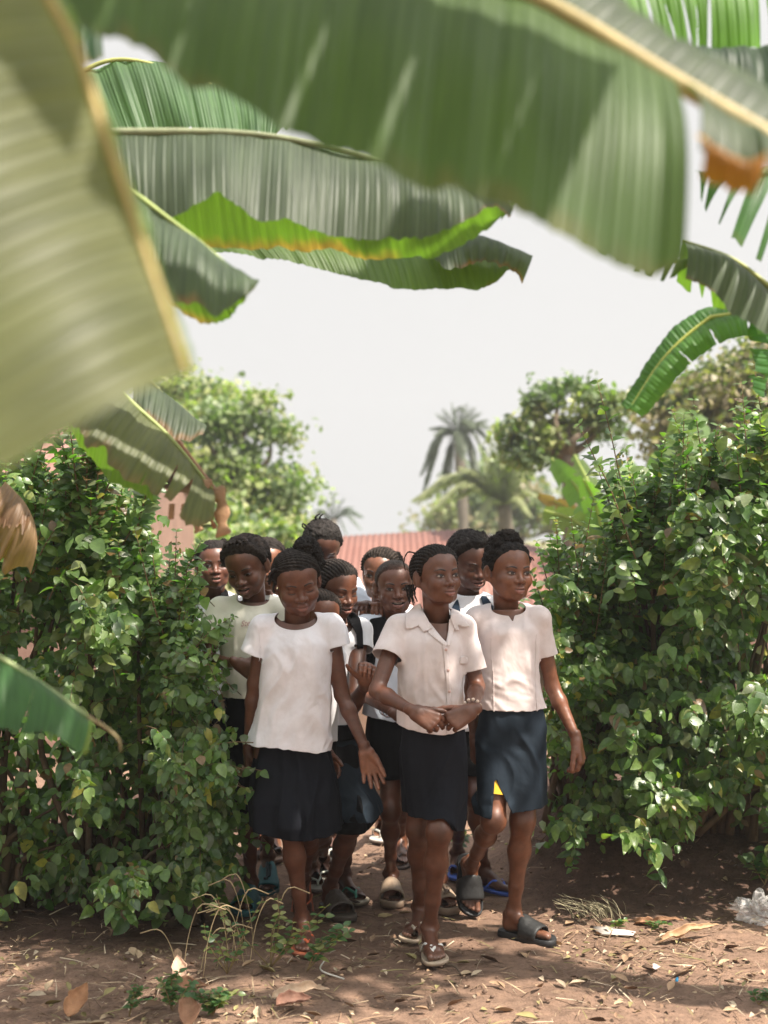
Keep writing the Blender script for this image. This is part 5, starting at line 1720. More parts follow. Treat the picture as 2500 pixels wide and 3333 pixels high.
banana_leaf(o6, l6, [dict(Mp=[(1870, 748, 3.3), (2000, 790, 3.3), (2150, 840, 3.3), (2240, 866, 3.3)], Ep=[(1872, 792, 3.25), (1980, 838, 3.25), (2100, 880, 3.25), (2165, 900, 3.25), (2230, 880, 3.25)], col=BRIGHT, brown=.05, seed=44, slits=sl_(7, .010, .1, 1), n=120, jag=.004)], rib=[(2240, 865, 3.295), (2000, 789, 3.295), (1870, 747, 3.295)], ribr=(.006, .002), label='narrow fringed leaf tip')
banana_leaf(o6, l6, [
    dict(Mp=[(2560, 1000, 3.5), (2361, 1025, 3.5), (2290, 1050, 3.5), (2162, 1164, 3.5), (2100, 1250, 3.5), (2046, 1336, 3.5)], Ep=[(2560, 960, 3.55), (2330, 1018, 3.56), (2235, 1042, 3.56), (2165, 1110, 3.56), (2090, 1235, 3.55), (2040, 1328, 3.52)], col=(.06, .15, .04), brown=0, seed=45, jag=.001, wave=.006),
    dict(Mp=[(2560, 1000, 3.5), (2361, 1025, 3.5), (2290, 1050, 3.5), (2162, 1164, 3.5), (2100, 1250, 3.5), (2046, 1336, 3.5)], Ep=[(2580, 1060, 3.45), (2400, 1100, 3.44), (2290, 1153, 3.44), (2192, 1236, 3.44), (2120, 1320, 3.45), (2085, 1353, 3.46)], col=(.075, .18, .04), brown=.05, seed=46, jag=.002, wave=.008, slits=[(.22, .012, .2), (.42, .004, .3), (.62, .003, .4)])],
    rib=[(2700, 990, 3.49), (2361, 1025, 3.49), (2290, 1050, 3.49), (2162, 1164, 3.49), (2046, 1336, 3.49)], ribr=(.009, .002), ribcol=(.40, .42, .10), stalk=t6, label='whole arching leaf with a yellow midrib')
banana_leaf(o6, l6, [dict(Mp=[(2620, 950, 3.6), (2540, 1080, 3.6), (2500, 1200, 3.6), (2470, 1290, 3.6)], Ep=[(2500, 980, 3.5), (2440, 1060, 3.5), (2450, 1150, 3.5), (2462, 1280, 3.5)], col=(.05, .14, .04), brown=.05, seed=47, n=80, slits=sl_(3, .01, .3))], rib=[(2620, 950, 3.59), (2500, 1200, 3.59), (2468, 1292, 3.59)], ribr=(.006, .002), stalk=t6, label='leaf at the right edge')
banana_leaf(o6, l6, [
    dict(Mp=[(1900, -160, 3.0), (2300, -140, 3.0), (2800, -160, 3.0)], Ep=[(1990, 105, 2.95), (2150, 165, 2.95), (2300, 170, 2.95), (2500, 150, 2.95), (2800, 160, 2.95)], col=(.10, .22, .035), brown=0, seed=48, n=160, slits=[(.18, .006, .3), (.24, .003, .4), (.31, .005, .35), (.37, .003, .4), (.43, .006, .2), (.62, .012, .0), (.75, .004, .5)], wave=.02)],
    rib=[(2800, -160, 2.99), (1900, -160, 2.99)], ribr=(.008, .003), stalk=t6, label='backlit slit leaf at the top right corner')
banana_leaf(o6, l6, [dict(Mp=[(2240, 175, 2.9), (2350, 160, 2.9), (2500, 150, 2.9), (2800, 130, 2.9)], Ep=[(2260, 195, 2.8), (2400, 250, 2.8), (2510, 305, 2.8), (2800, 480, 2.8)], col=(.04, .065, .045), brown=.05, seed=49, n=90, rip=.012, wave=.03)], label='dark folded leaf under the slit one', stalk=t6)
for k_, (mp_, ep_) in enumerate(([[(3300, -2100, 1.45), (1500, -2500, 1.6), (-300, -2200, 1.7)], [(3300, -1700, 1.15), (1500, -2300, 1.05), (-300, -2000, 1.1)]], [[(2600, -1500, 2.3), (1300, -1500, 2.5), (300, -1300, 2.7)], [(2600, -1300, 1.9), (1300, -1350, 2.0), (300, -1150, 2.2)]],
                                  [[(2500, -600, 4.2), (1900, -500, 4.9), (1300, -420, 5.4)], [(2500, -260, 4.0), (1900, -160, 4.7), (1300, -140, 5.2)]])):
    banana_leaf(o6, l6, [dict(Mp=mp_, Ep=ep_, col=GREEN, brown=.1, seed=60 + k_, slits=sl_(9, .012, .1, k_))], rib=[mp_[0], mp_[1], mp_[2]], label='unseen leaf added above the frame to cast shade below')  # leaves out of view, added to shade the near leaf and the group
# ---------------------------------------------------------------- the twelve children
def pz(px, z, Y):
    r = (z - CAMZ) / Y
    v = (r * CP - SP) / (CP + r * SP)
    return (px, 1666.5 - v * FPX, Y)
TH = {'flip': .0135, 'slide': .0245, 'clog': .0225}
def foot(px, Y, kind, lift=0.0): return pz(px, .072 + TH[kind] + lift, Y)
M['white'] = mat_cloth('white_cotton', (.76, .73, .76), dirt=(.60, .55, .55))
M['pink'] = mat_cloth('worn_pinkish_cotton', (.68, .60, .59), dirt=(.52, .43, .40))
M['cream'] = mat_cloth('cream_jersey', (.70, .66, .55), wr=.6)
M['blue'] = mat_cloth('pale_blue_cotton', (.66, .71, .80))
M['grey'] = mat_cloth('greyish_cotton', (.62, .61, .63))
M['black'] = mat_cloth('black_cloth', (.006, .006, .007), .9)
M['navy'] = mat_cloth('navy_cloth', (.0085, .0095, .0135), .8)
M['denim'] = mat_cloth('dark_blue_denim', (.014, .024, .040), .7)
M['navyb'] = mat_cloth('blue_grey_cloth', (.014, .021, .030), .7)
M['yellow'] = mat_cloth('yellow_cloth', (.75, .45, .04))
M['teal'] = mat_cloth('teal_knit', (.01, .07, .075), .9)
M['rub'] = M['plastic']
def onto(o, poly, off, mat, name, **kw):
    V, T = o['_full'] if kw.pop('full', True) else o['_shirt'][:2]
    return drape(V, T, poly, o['Y'], off, mat, name, o['_ob'], o['_loc'], **kw)
PEOPLE = {}
HR = dict(res=.0023)
def W(k): return ((.0, ) * 3)
blk = (.012, .012, .013)
PEOPLE['P3'] = dict(
    label="girl in loose white cap-sleeved blouse and dark gathered skirt, looking down", Y=5.1, seed=3, tone=(.102, .043, .027),
    head=(966, 1896, 5.07, 14, 20, 9, 1.02), neckbase=(966, 2022, 5.12), hair='side', haircol=(.020, .016, .014), eyes='down', mouth='soft', fw=1.04, cheek=1.12, hairline=-.006,
    extras=[('puff', (.046, .035, .104), (.042, .042, .038), 2200), ('puff', (.078, .020, .066), (.024, .032, .044), 1400)] +
           [('tw', [(-.062, -.030 + .012 * i, .068 - .004 * i), (-.078, -.036 + .012 * i, .072 - .008 * i), (-.094 - .003 * (i % 2), -.044 + .012 * i, .062 - .014 * i)], .0068) for i in range(5)] +
           [('tw', [(-.070, -.005 + .01 * i, .020), (-.080, -.006 + .01 * i, -.004), (-.080, -.004 + .01 * i, -.022)], .0042) for i in range(3)],
    torso=[(2085, 862, 1076, .098), (2150, 860, 1082, .104), (2240, 845, 1076, .106), (2310, 839, 1075, .106), (2360, 827, 1073, .107), (2440, 795, 1084, .112), (2520, 790, 1092, .114)],
    body_ring=None, sh=((862, 2046), (1075, 2042)),
    arms=[dict(el=(829, 2225, 5.13), wr=(808, 2425, 5.16), hand=dict(d=V3(-.03, -.05, -1), t=V3(.25, -1, 0), pn=V3(1, .2, 0), curl=(48, 55, 60, 60), tcurl=30)),
          dict(el=(1113, 2262, 5.10), wr=(1186, 2432, 5.02), hand=dict(d=V3(.26, -.08, -1), t=V3(1, 0, .2), pn=V3(.1, -1, 0), curl=(14, 12, 14, 18), spread=7, thumb=(.9, .25, .35), tcurl=8, s=.98, res=.0022))],
    legs=[dict(knee=(945, 2690, 4.98), ankle=foot(984, 5.07, 'flip'), yaw=8, big=-1, shoe=('flip', [(.55, .16, .08), (.30, .09, .05), (.62, .13, .05)]), hip=(930, 2450, 5.1)),
          dict(knee=(1010, 2690, 5.1), ankle=(985, 2862, 5.55), yaw=5, pitch=55, big=1, shoe=('flip', [(.5, .15, .08), (.28, .09, .05), (.6, .13, .05)]), hip=(1010, 2450, 5.12))],
    shirt=dict(mat=M['white'], amp=.012, hem=[(780, 2428), (830, 2434), (900, 2433), (960, 2442), (1030, 2452), (1100, 2452)], cuff=((800, 2128, 5.1, .062, .052), (1108, 2108, 5.1, .060, .052)), cuffreach=.09,
               neck=dict(a=.078, b=.16, c=.040, dz=.010, dy=-.02)),
    skirts=[dict(mat=M['navy'], rows=[(2400, 846, 1056, .085), (2500, 826, 1084, .102), (2600, 818, 1098, .135), (2735, 824, 1112, .150)], hem=[(815, 2706), (870, 2718), (980, 2731), (1060, 2726), (1115, 2708)], flare=.085, np=7, amp=.012)])
PEOPLE['P4'] = dict(
    label="girl in open-collared short-sleeved shirt, hands joined in front, white beads on wrist", Y=4.95, seed=4, tone=(.105, .045, .028),
    head=(1421, 1877, 4.93, 30, -4, 2, .955), neckbase=(1424, 2008, 4.97), hair='back', eyes='open', gaze=(.0015, 0), mouth='closed', neck=1.0,
    extras=[('tw', [(-.055, .035, .085), (-.082, .045, .092), (-.098, .050, .060), (-.092, .055, .030)], .0030, 14)] +
           [('tw', [(-.066 - .003 * i, .030 + .012 * i, -.022), (-.074, .034 + .012 * i, -.052), (-.068 - .004 * (i % 2), .030 + .012 * i, -.082 - .006 * (i % 3))], .0042, 12) for i in range(5)],
    torso=[(2080, 1303, 1512, .095), (2140, 1296, 1512, .100), (2200, 1293, 1510, .102), (2290, 1296, 1510, .104), (2380, 1291, 1518, .108), (2450, 1288, 1522, .110)],
    sh=((1298, 2045), (1508, 2046)),
    arms=[dict(el=(1226, 2248, 4.84), wr=(1340, 2312, 4.70), hand=dict(d=V3(.86, -.22, -.42), t=V3(.35, .35, .8), pn=V3(-.3, .8, -.45), curls={0: (40, 18, 10), 1: (48, 30, 15), 2: (55, 40, 20), 3: (60, 45, 25)}, thumb=(.75, .5, .35), s=.98, res=.0020)),
          dict(el=(1553, 2235, 4.94), wr=(1537, 2310, 4.72), hand=dict(d=V3(-.86, -.28, -.40), t=V3(-.3, .3, .8), pn=V3(.3, .8, -.45), curls={0: (40, 18, 10), 1: (48, 30, 15), 2: (55, 40, 20), 3: (60, 45, 25)}, thumb=(.75, .55, .3), s=.98, res=.0020))],
    legs=[dict(knee=(1362, 2700, 5.02), ankle=foot(1366, 5.24, 'flip'), yaw=-16, big=-1, shoe=('flip', [(.42, .33, .24), (.36, .27, .19), (.50, .42, .33)]), hip=(1360, 2450, 4.97)),
          dict(knee=(1430, 2705, 4.83), ankle=foot(1400, 4.96, 'flip', .004), yaw=7, big=1, shoe=('flip', [(.42, .33, .24), (.36, .27, .19), (.72, .70, .66), (.72, .70, .66)]), hip=(1455, 2450, 4.95), k=1.04)],
    shirt=dict(mat=M['pink'], amp=.009, hem=[(1285, 2362), (1330, 2376), (1400, 2388), (1450, 2392), (1520, 2378)], cuff=((1250, 2150, 4.92, .058, .048), (1530, 2190, 4.96, .050, .046)),
               neck=dict(a=.060, b=.10, c=.036, dy=-.01, dz=.006, v=[(1448, 2086), .036], vx=.006), ),
    skirts=[dict(mat=M['navy'], rows=[(2350, 1312, 1506, .092), (2440, 1306, 1519, .104), (2560, 1318, 1520, .112), (2640, 1330, 1518, .122), (2720, 1340, 1514, .13)], hem=[(1335, 2668), (1380, 2662), (1440, 2656), (1452, 2662), (1475, 2694), (1505, 2712), (1525, 2700)], flare=.02, np=5, amp=.006, rag=.003)])
PEOPLE['P5'] = dict(
    label="girl on the right in notch-necked blouse and slit blue-grey skirt, swinging one arm", Y=5.1, seed=5, tone=(.135, .058, .033),
    head=(1654, 1863, 5.1, 26, 1, -1, .985), neckbase=(1650, 1988, 5.14), hair='bun', eyes='open', gaze=(.002, 0), mouth='closed', hairline=.003, fw=1.06, cheek=1.1,
    extras=[('puff', (.004, .016, .120), (.044, .038, .030), 1500), ('puff', (-.040, .010, .100), (.030, .03, .030), 900), ('puff', (-.064, .012, .060), (.024, .034, .036), 900), ('puff', (.034, .018, .100), (.026, .03, .024), 500)] +
           [('tw', [(.058, -.044 + .012 * i, .055), (.070, -.044 + .012 * i, .052), (.077, -.044 + .012 * i, .044)], .0038) for i in range(4)],
    torso=[(2040, 1558, 1752, .092), (2120, 1552, 1752, .100), (2180, 1552, 1750, .102), (2250, 1553, 1762, .104), (2313, 1553, 1778, .108), (2380, 1552, 1786, .110)],
    sh=((1556, 2018), (1752, 2016)),
    arms=[dict(el=(1535, 2240, 5.24), wr=(1545, 2400, 5.2), hand=dict(d=V3(0, 0, -1), t=V3(.3, -1, 0), pn=V3(1, 0, 0), curl=(35, 35, 40, 40))),
          dict(el=(1798, 2235, 5.12), wr=(1872, 2396, 5.04), hand=dict(d=V3(.22, -.10, -1), t=V3(-.35, -.95, 0), pn=V3(-.9, .35, -.1), curl=(34, 36, 36, 34), thumb=(.85, .35, .25), s=.98, res=.0021))],
    legs=[dict(knee=(1606, 2672, 4.98), ankle=(1534, 2815, 5.38), yaw=10, pitch=66, big=-1, shoe=('slide', [(.02, .02, .021), (.014, .014, .015), (.022, .022, .022), 'quilt']), hip=(1618, 2400, 5.08), pr=.076),
          dict(knee=(1701, 2672, 5.06), ankle=foot(1672, 5.14, 'slide'), yaw=52, big=1, shoe=('slide', [(.02, .02, .021), (.014, .014, .015), (.022, .022, .022), 'quilt']), hip=(1715, 2400, 5.1), k=1.05)],
    shirt=dict(mat=M['pink'], amp=.008, hem=[(1540, 2312), (1600, 2314), (1700, 2316), (1790, 2310)], cuff=((1536, 2150, 5.12, .050, .046), (1776, 2142, 5.1, .0475, .047)),
               neck=dict(a=.070, b=.15, c=.030, dz=.010, v=[(1664, 2022), .012], vx=.008), ),
    skirts=[dict(mat=M['navyb'], rows=[(2290, 1564, 1768, .095), (2360, 1556, 1780, .108), (2460, 1552, 1781, .118), (2560, 1562, 1782, .12), (2650, 1568, 1778, .122)], hem=[(1560, 2650), (1598, 2658), (1640, 2646), (1700, 2642), (1785, 2630)], slit=[(1611, 2530), (1598, 2660), (1668, 2646)], flare=.012, np=4, amp=.008)])
PEOPLE['P2'] = dict(
    label="girl in cream t-shirt with faint lettering, head bent and teeth showing, by left hedge", Y=5.55, seed=2, tone=(.10, .042, .024),
    head=(804, 1846, 5.52, -16, 22, 8, 1.02), neckbase=(828, 1955, 5.58), hair='twist', haircol=(.030, .021, .016), thick=.017, eyes='half', mouth='grin', gaze=(0, -.002),
    extras=[('tw', [(-.02 + .013 * i, -.030 + .008 * (i % 3), .104), (-.022 + .014 * i, -.038, .114), (-.012 + .014 * i, -.050 - .006 * (i % 2), .114 + .006 * (i % 3))], .0056) for i in range(5)] +
           [('tw', [(-.045 + .014 * i, -.02 - .012 * (i % 2), .100), (-.048 + .015 * i, -.03 - .012 * (i % 2), .112), (-.040 + .014 * i, -.045 - .012 * (i % 2), .104)], .0062) for i in range(7)] +
           [('tw', [(-.072, .012, -.01), (-.080, .010, -.04), (-.078, .012, -.068)], .007, 12)],
    torso=[(2010, 712, 912, .095), (2080, 716, 915, .10), (2180, 722, 918, .10), (2275, 728, 920, .105), (2340, 726, 925, .105)],
    sh=((718, 1985), (905, 1985)),
    arms=[dict(el=(672, 2150, 5.5), wr=(768, 2158, 5.28), hand=dict(d=V3(.82, -.1, -.5), t=V3(.3, -.2, .9), pn=V3(-.2, .95, -.2), curl=(15, 20, 22, 25))),
          dict(el=(935, 2150, 5.6), wr=(930, 2260, 5.5), hand=dict(d=V3(0, 0, -1), t=V3(0, -1, 0), pn=V3(-1, 0, 0)))],
    legs=[dict(knee=(815, 2610, 5.45), ankle=foot(815, 5.6, 'clog'), yaw=-8, big=-1, shoe=('clog', [(.02, .11, .13), (.02, .09, .10), (.02, .12, .14), 'mark', (.01, .03, .04)]), hip=(790, 2400, 5.5)),
          dict(knee=(872, 2600, 5.6), ankle=foot(872, 5.95, 'clog', .02), yaw=4, pitch=18, big=1, shoe=('clog', [(.02, .11, .13), (.02, .09, .10), (.02, .12, .14), 'mark', (.01, .03, .04)]), hip=(860, 2400, 5.55))],
    shirt=dict(mat=M['cream'], amp=.008, hem=[(700, 2272), (930, 2278)], cuff=((696, 2080, 5.54, .062, .052), (925, 2080, 5.55, .060, .052)), neck=dict(a=.072, b=.12, c=.034, dz=.006)),
    skirts=[dict(mat=M['black'], rows=[(2240, 742, 905, .09), (2340, 736, 920, .11), (2480, 780, 930, .12), (2690, 782, 935, .13)], hem=[(770, 2660), (850, 2700), (940, 2700)], flare=.03, np=6)])
PEOPLE['P7'] = dict(
    label="smiling boy with close-cropped hair and pale blue shirt in the middle of the group", Y=5.62, seed=7, tone=(.115, .050, .033),
    head=(1284, 1911, 5.60, 9, 4, 2, .965), neckbase=(1284, 2020, 5.66), hair='short', haircol=(.045, .034, .028), fuzz=300, fuzzlen=.002, eyes='open', mouth='grin', gaze=(-.002, 0),
    torso=[(2060, 1186, 1384, .095), (2140, 1184, 1386, .10), (2240, 1186, 1386, .10), (2330, 1182, 1392, .105), (2420, 1180, 1395, .11)],
    sh=((1190, 2040), (1376, 2040)),
    arms=[dict(el=(1150, 2238, 5.50), wr=(1285, 2322, 5.24), hand=dict(d=V3(.9, 0, -.3), t=V3(0, -.3, .9), pn=V3(0, 1, 0))),
          dict(el=(1400, 2200, 5.6), wr=(1390, 2330, 5.5), hand=dict(d=V3(-.2, 0, -1), t=V3(0, -1, 0), pn=V3(-1, 0, 0)))],
    legs=[dict(knee=(1270, 2640, 5.5), ankle=foot(1272, 5.72, 'slide'), yaw=2, big=-1, shoe=('slide', [(.30, .22, .155), (.24, .17, .12), (.30, .22, .155), 'mark', (.20, .14, .10)]), k=.92, hip=(1270, 2400, 5.6)),
          dict(knee=(1385, 2640, 5.4), ankle=foot(1432, 5.62, 'slide'), yaw=14, big=1, shoe=('slide', [(.30, .22, .155), (.24, .17, .12), (.30, .22, .155), 'mark', (.20, .14, .10)]), k=.92, hip=(1350, 2400, 5.6))],
    shirt=dict(mat=M['blue'], amp=.006, hem=[(1170, 2330), (1280, 2350), (1400, 2345)], cuff=((1166, 2140, 5.58, .052, .046), (1400, 2130, 5.6, .055, .048)), neck=dict(a=.062, b=.13, c=.040, dz=.006), ),
    skirts=[dict(name='shorts', mat=M['black'], rows=[(2310, 1196, 1380, .09), (2400, 1190, 1390, .11), (2560, 1195, 1395, .13)], hem=[(1180, 2540), (1320, 2535), (1400, 2540)], flare=.02)])
PEOPLE['P8'] = dict(
    label="smiling girl with tight cornrows, lowered eyes and frayed blue-grey skirt over braided slide sandals", Y=5.42, seed=8, tone=(.098, .042, .026),
    head=(1094, 1918, 5.40, 40, 14, 2, .965), neckbase=(1098, 2035, 5.46), hair='back', haircol=(.024, .018, .015), eyes='down', mouth='smile', hairline=-.004,
    extras=[('tw', [(-.060, .02 + .012 * i, -.012), (-.068, .022 + .012 * i, -.036), (-.064, .02 + .012 * i, -.055)], .0055) for i in range(4)],
    torso=[(2080, 1010, 1180, .085), (2150, 1004, 1184, .09), (2250, 1000, 1178, .095), (2340, 1000, 1158, .095), (2410, 1005, 1160, .10), (2450, 1005, 1165, .10)],
    sh=((1016, 2060), (1172, 2052)),
    arms=[dict(el=(1000, 2270, 5.45), wr=(1058, 2432, 5.30), hand=dict(d=V3(.42, -.1, -.9), t=V3(.6, -.6, .3), pn=V3(-.2, -1, -.2), curl=(20, 25, 25, 25), spread=6)),
          dict(el=(1152, 2296, 5.24), wr=(1184, 2232, 5.16), hand=dict(d=V3(.12, -.30, .9), t=V3(-.9, -.1, .2), pn=V3(.25, -.95, -.3), curls={0: (78, 50, 25), 1: (84, 50, 25), 2: (88, 52, 25), 3: (92, 52, 25)}, s=.92))],
    legs=[dict(knee=(1140, 2690, 5.22), ankle=foot(1076, 5.5, 'slide'), yaw=24, big=-1, shoe=('slide', [(.075, .058, .045), (.06, .045, .035), (.075, .058, .048), 'braid']), hip=(1070, 2450, 5.4)),
          dict(knee=(1130, 2680, 5.5), ankle=foot(1122, 5.75, 'flip'), yaw=28, big=1, shoe=('flip', [(.35, .30, .22), (.2, .16, .12), (.05, .22, .16)]), hip=(1120, 2450, 5.45))],
    shirt=dict(mat=M['grey'], amp=.005, hem=[(980, 2385), (1170, 2376)], cuff=((1006, 2180, 5.44, .05, .046), (1188, 2140, 5.42, .052, .046)), neck=dict(a=.072, b=.16, c=.055, dz=.004), ),
    skirts=[dict(name='waistband', mat=M['black'], rows=[(2350, 1002, 1162, .100), (2430, 1002, 1164, .106)], hem=[(980, 2418), (1180, 2410)], amp=.003),
            dict(name='underskirt', mat=M['black'], rows=[(2400, 1012, 1154, .09), (2600, 1020, 1228, .12, -.04), (2700, 1025, 1245, .14, -.06)], hem=[(1000, 2690), (1170, 2694), (1200, 2690), (1250, 2650)], amp=.004),
            dict(mat=M['navyb'], rows=[(2400, 1010, 1158, .095), (2440, 1008, 1163, .10), (2520, 1010, 1202, .12, -.02), (2600, 1014, 1236, .14, -.05), (2670, 1018, 1258, .16, -.07)], hem=[(1000, 2650), (1115, 2652), (1180, 2658), (1210, 2664), (1240, 2648), (1262, 2640)], rag=.006, ragf=150, amp=.008, flare=.02)])
PEOPLE['P6'] = dict(
    label="girl with thick short curls and denim vest, smiling down behind the two rightmost girls", Y=5.72, seed=6, tone=(.080, .034, .024),
    head=(1532, 1828, 5.70, 24, 20, 4, 1.0), neckbase=(1526, 1945, 5.76), hair='puffy', thick=.019, haircol=(.022, .017, .015), eyes='down', mouth='smile', fuzz=1500,
    extras=[('tw', [(.06, .0, .078), (.076, .0, .086), (.082, .0, .098)], .008), ('puff', (.03, .0, .107), (.02, .02, .014), 300)],
    torso=[(2000, 1450, 1602, .09), (2080, 1448, 1606, .10), (2300, 1455, 1600, .10), (2420, 1455, 1602, .11)],
    sh=((1458, 1985), (1592, 1978)),
    arms=[dict(el=(1440, 2200, 5.75), wr=(1445, 2330, 5.7), hand=dict(d=V3(0, 0, -1), t=V3(0, -1, 0), pn=V3(1, 0, 0))), dict(el=(1612, 2180, 5.75), wr=(1610, 2330, 5.72), hand=dict(d=V3(0, 0, -1), t=V3(0, -1, 0), pn=V3(-1, 0, 0)))],
    legs=[dict(knee=(1500, 2580, 5.75), ankle=foot(1488, 6.15, 'flip'), yaw=0, big=-1, shoe=('flip', [(.05, .12, .5), (.04, .08, .35), (.05, .12, .5)]), hip=(1500, 2400, 5.72)),
          dict(knee=(1546, 2590, 5.6), ankle=foot(1575, 5.86, 'flip'), yaw=48, big=1, shoe=('flip', [(.05, .12, .5), (.04, .08, .35), (.06, .14, .6)]), hip=(1545, 2400, 5.7))],
    shirt=dict(mat=M['white'], amp=.005, hem=[(1400, 2380), (1650, 2380)], cuff=((1446, 2100, 5.72, .052, .046), (1606, 2090, 5.72, .05, .046)), neck=dict(a=.062, b=.08, c=.062)),
    skirts=[dict(mat=M['black'], rows=[(2330, 1460, 1596, .09), (2500, 1452, 1590, .12), (2560, 1455, 1585, .12)], hem=[(1430, 2525), (1620, 2520)])])
PEOPLE['P9'] = dict(
    label="tallest child, head bowed, in pale shirt, standing behind the girl with lowered eyes", Y=6.2, seed=9, tone=(.070, .031, .022),
    head=(1046, 1782, 6.14, 14, 32, -4, 1.02), neckbase=(1052, 1890, 6.22), hair='twist', thick=.009, haircol=(.022, .018, .016), eyes='down', mouth='closed', hres=.003,
    extras=[('tw', [(-.030, .05, .098), (-.035, .05, .115), (-.030 + .01, .05, .128)], .005), ('tw', [(-.018, .05, .10), (-.016, .05, .116), (-.006, .055, .126)], .0045), ('tw', [(-.060, .03, .07), (-.080, .03, .085), (-.088, .03, .090)], .006), ('tw', [(-.06, .035, .062), (-.082, .035, .07), (-.09, .035, .085)], .0045), ('tw', [(-.068, .0, .02), (-.085, .0, .012), (-.09, .0, .0)], .005)],
    torso=[(1955, 990, 1166, .10), (2040, 985, 1166, .105), (2250, 990, 1150, .105), (2330, 990, 1150, .11)], sh=((978, 1922), (1138, 1905)),
    arms=[dict(el=(950, 2080, 6.2), wr=(960, 2200, 6.1), hand=dict(d=V3(0, 0, -1), t=V3(0, -1, 0), pn=V3(1, 0, 0))),
          dict(el=(1210, 2040, 6.05), wr=(1196, 1972, 5.72), hand=dict(d=V3(-.35, -.92, .1), t=V3(-.9, .3, 0), pn=V3(0, -.1, -1), curls={0: (55, 25, 10), 1: (58, 25, 10), 2: (62, 25, 10), 3: (62, 25, 10)}, s=.95))],
    legs=[dict(knee=(1010, 2530, 6.1), ankle=foot(1036, 6.15, 'flip'), yaw=4, big=-1, shoe=('flip', [(.35, .32, .28), (.25, .22, .2), (.5, .5, .45)])),
          dict(knee=(1100, 2530, 6.2), ankle=foot(1080, 6.5, 'flip'), yaw=0, big=1, shoe=('flip', [(.35, .32, .28), (.25, .22, .2), (.5, .5, .45)]))],
    shirt=dict(mat=M['blue'], amp=.005, hem=[(940, 2280), (1200, 2280)], cuff=((965, 2030, 6.2, .058, .050), (1190, 2010, 6.12, .056, .050)), neck=dict(a=.064, b=.07, c=.04)),
    skirts=[dict(name='trousers', mat=M['black'], rows=[(2240, 1000, 1140, .09), (2400, 990, 1140, .11), (2540, 990, 1130, .11)], hem=[(970, 2530), (1160, 2530)])])
PEOPLE['P10'] = dict(
    label="girl with wavy cornrows half hidden behind the cropped-haired boy, facing the viewer", Y=6.05, seed=10, tone=(.15, .066, .040),
    head=(1240, 1871, 6.0, -14, 3, -2, .985), neckbase=(1246, 1975, 6.08), hair='back', thick=.010, haircol=(.030, .022, .017), eyes='open', mouth='closed', hres=.0026, fuzz=900,
    extras=[('puff', (.055, .05, .060), (.022, .03, .035), 400)],
    torso=[(2030, 1185, 1330, .09), (2200, 1185, 1330, .10), (2330, 1185, 1330, .10)], sh=((1192, 2005), (1322, 2005)),
    arms=[dict(el=(1178, 2130, 5.95), wr=(1238, 1986, 5.72), hand=dict(d=V3(-.08, -.95, .22), t=V3(-1, 0, 0), pn=V3(0, -.2, -1), curls={0: (66, 30, 8), 1: (68, 30, 8), 2: (70, 28, 8), 3: (70, 28, 8)}, thumb=(.7, .6, .3), s=1.0, res=.0021)),
          dict(el=(1345, 2180, 6.05), wr=(1350, 2310, 6.0), hand=dict(d=V3(0, 0, -1), t=V3(0, -1, 0), pn=V3(-1, 0, 0)))],
    legs=[dict(knee=(1236, 2520, 6.1), ankle=foot(1240, 6.9, 'flip'), yaw=-5, big=-1, shoe=('flip', [(.5, .45, .4), (.3, .28, .25), (.5, .5, .45)]), k=.9),
          dict(knee=(1315, 2520, 6.0), ankle=foot(1306, 6.42, 'flip', .02), yaw=0, pitch=15, big=1, shoe=('flip', [(.1, .07, .06), (.08, .06, .05), (.1, .07, .06)]), k=.9)],
    shirt=dict(mat=M['white'], amp=.005, hem=[(1150, 2300), (1400, 2300)], cuff=((1184, 2100, 6.04, .054, .048), (1340, 2100, 6.05, .054, .048)), neck=dict(a=.066, b=.07, c=.036)),
    skirts=[dict(mat=M['black'], rows=[(2260, 1195, 1322, .09), (2400, 1200, 1330, .11), (2520, 1205, 1335, .12)], hem=[(1180, 2500), (1360, 2500)])])
PEOPLE['P11'] = dict(
    label="child mostly hidden behind the girl in cream t-shirt, small braids off the forehead", Y=6.15, seed=11, tone=(.17, .075, .045),
    head=(868, 1838, 6.1, 16, 8, 0, 1.0), neckbase=(872, 1945, 6.18), hair='side', haircol=(.020, .015, .013), eyes='down', mouth='closed', hres=.003,
    extras=[('tw', [(-.03 - .01 * i, .02, .098), (-.045 - .012 * i, .02, .112), (-.065 - .012 * i, .02, .110 + .008 * i)], .0042) for i in range(3)],
    torso=[(2000, 800, 945, .09), (2200, 800, 945, .10), (2300, 800, 945, .10)], sh=((808, 1972), (938, 1972)),
    arms=[dict(el=(800, 2120, 6.15), wr=(800, 2260, 6.1), hand=dict(d=V3(0, 0, -1), t=V3(0, -1, 0), pn=V3(1, 0, 0))), dict(el=(948, 2120, 6.15), wr=(950, 2260, 6.1), hand=dict(d=V3(0, 0, -1), t=V3(0, -1, 0), pn=V3(-1, 0, 0)))],
    legs=[dict(knee=(850, 2520, 6.1), ankle=foot(850, 6.6, 'flip'), yaw=0, big=-1, shoe=('flip', [(.08, .06, .05), (.08, .06, .05), (.06, .05, .05)])),
          dict(knee=(895, 2520, 6.1), ankle=foot(893, 6.5, 'flip'), yaw=5, big=1, shoe=('flip', [(.22, .14, .10), (.2, .12, .09), (.06, .05, .05)]))],
    shirt=dict(mat=M['white'], amp=.005, hem=[(760, 2270), (980, 2270)], cuff=((800, 2080, 6.15, .054, .048), (948, 2080, 6.15, .054, .048)), neck=dict(a=.064, b=.07, c=.034)),
    skirts=[dict(mat=M['black'], rows=[(2230, 810, 935, .09), (2400, 810, 938, .11), (2520, 810, 940, .12)], hem=[(780, 2500), (980, 2500)])])
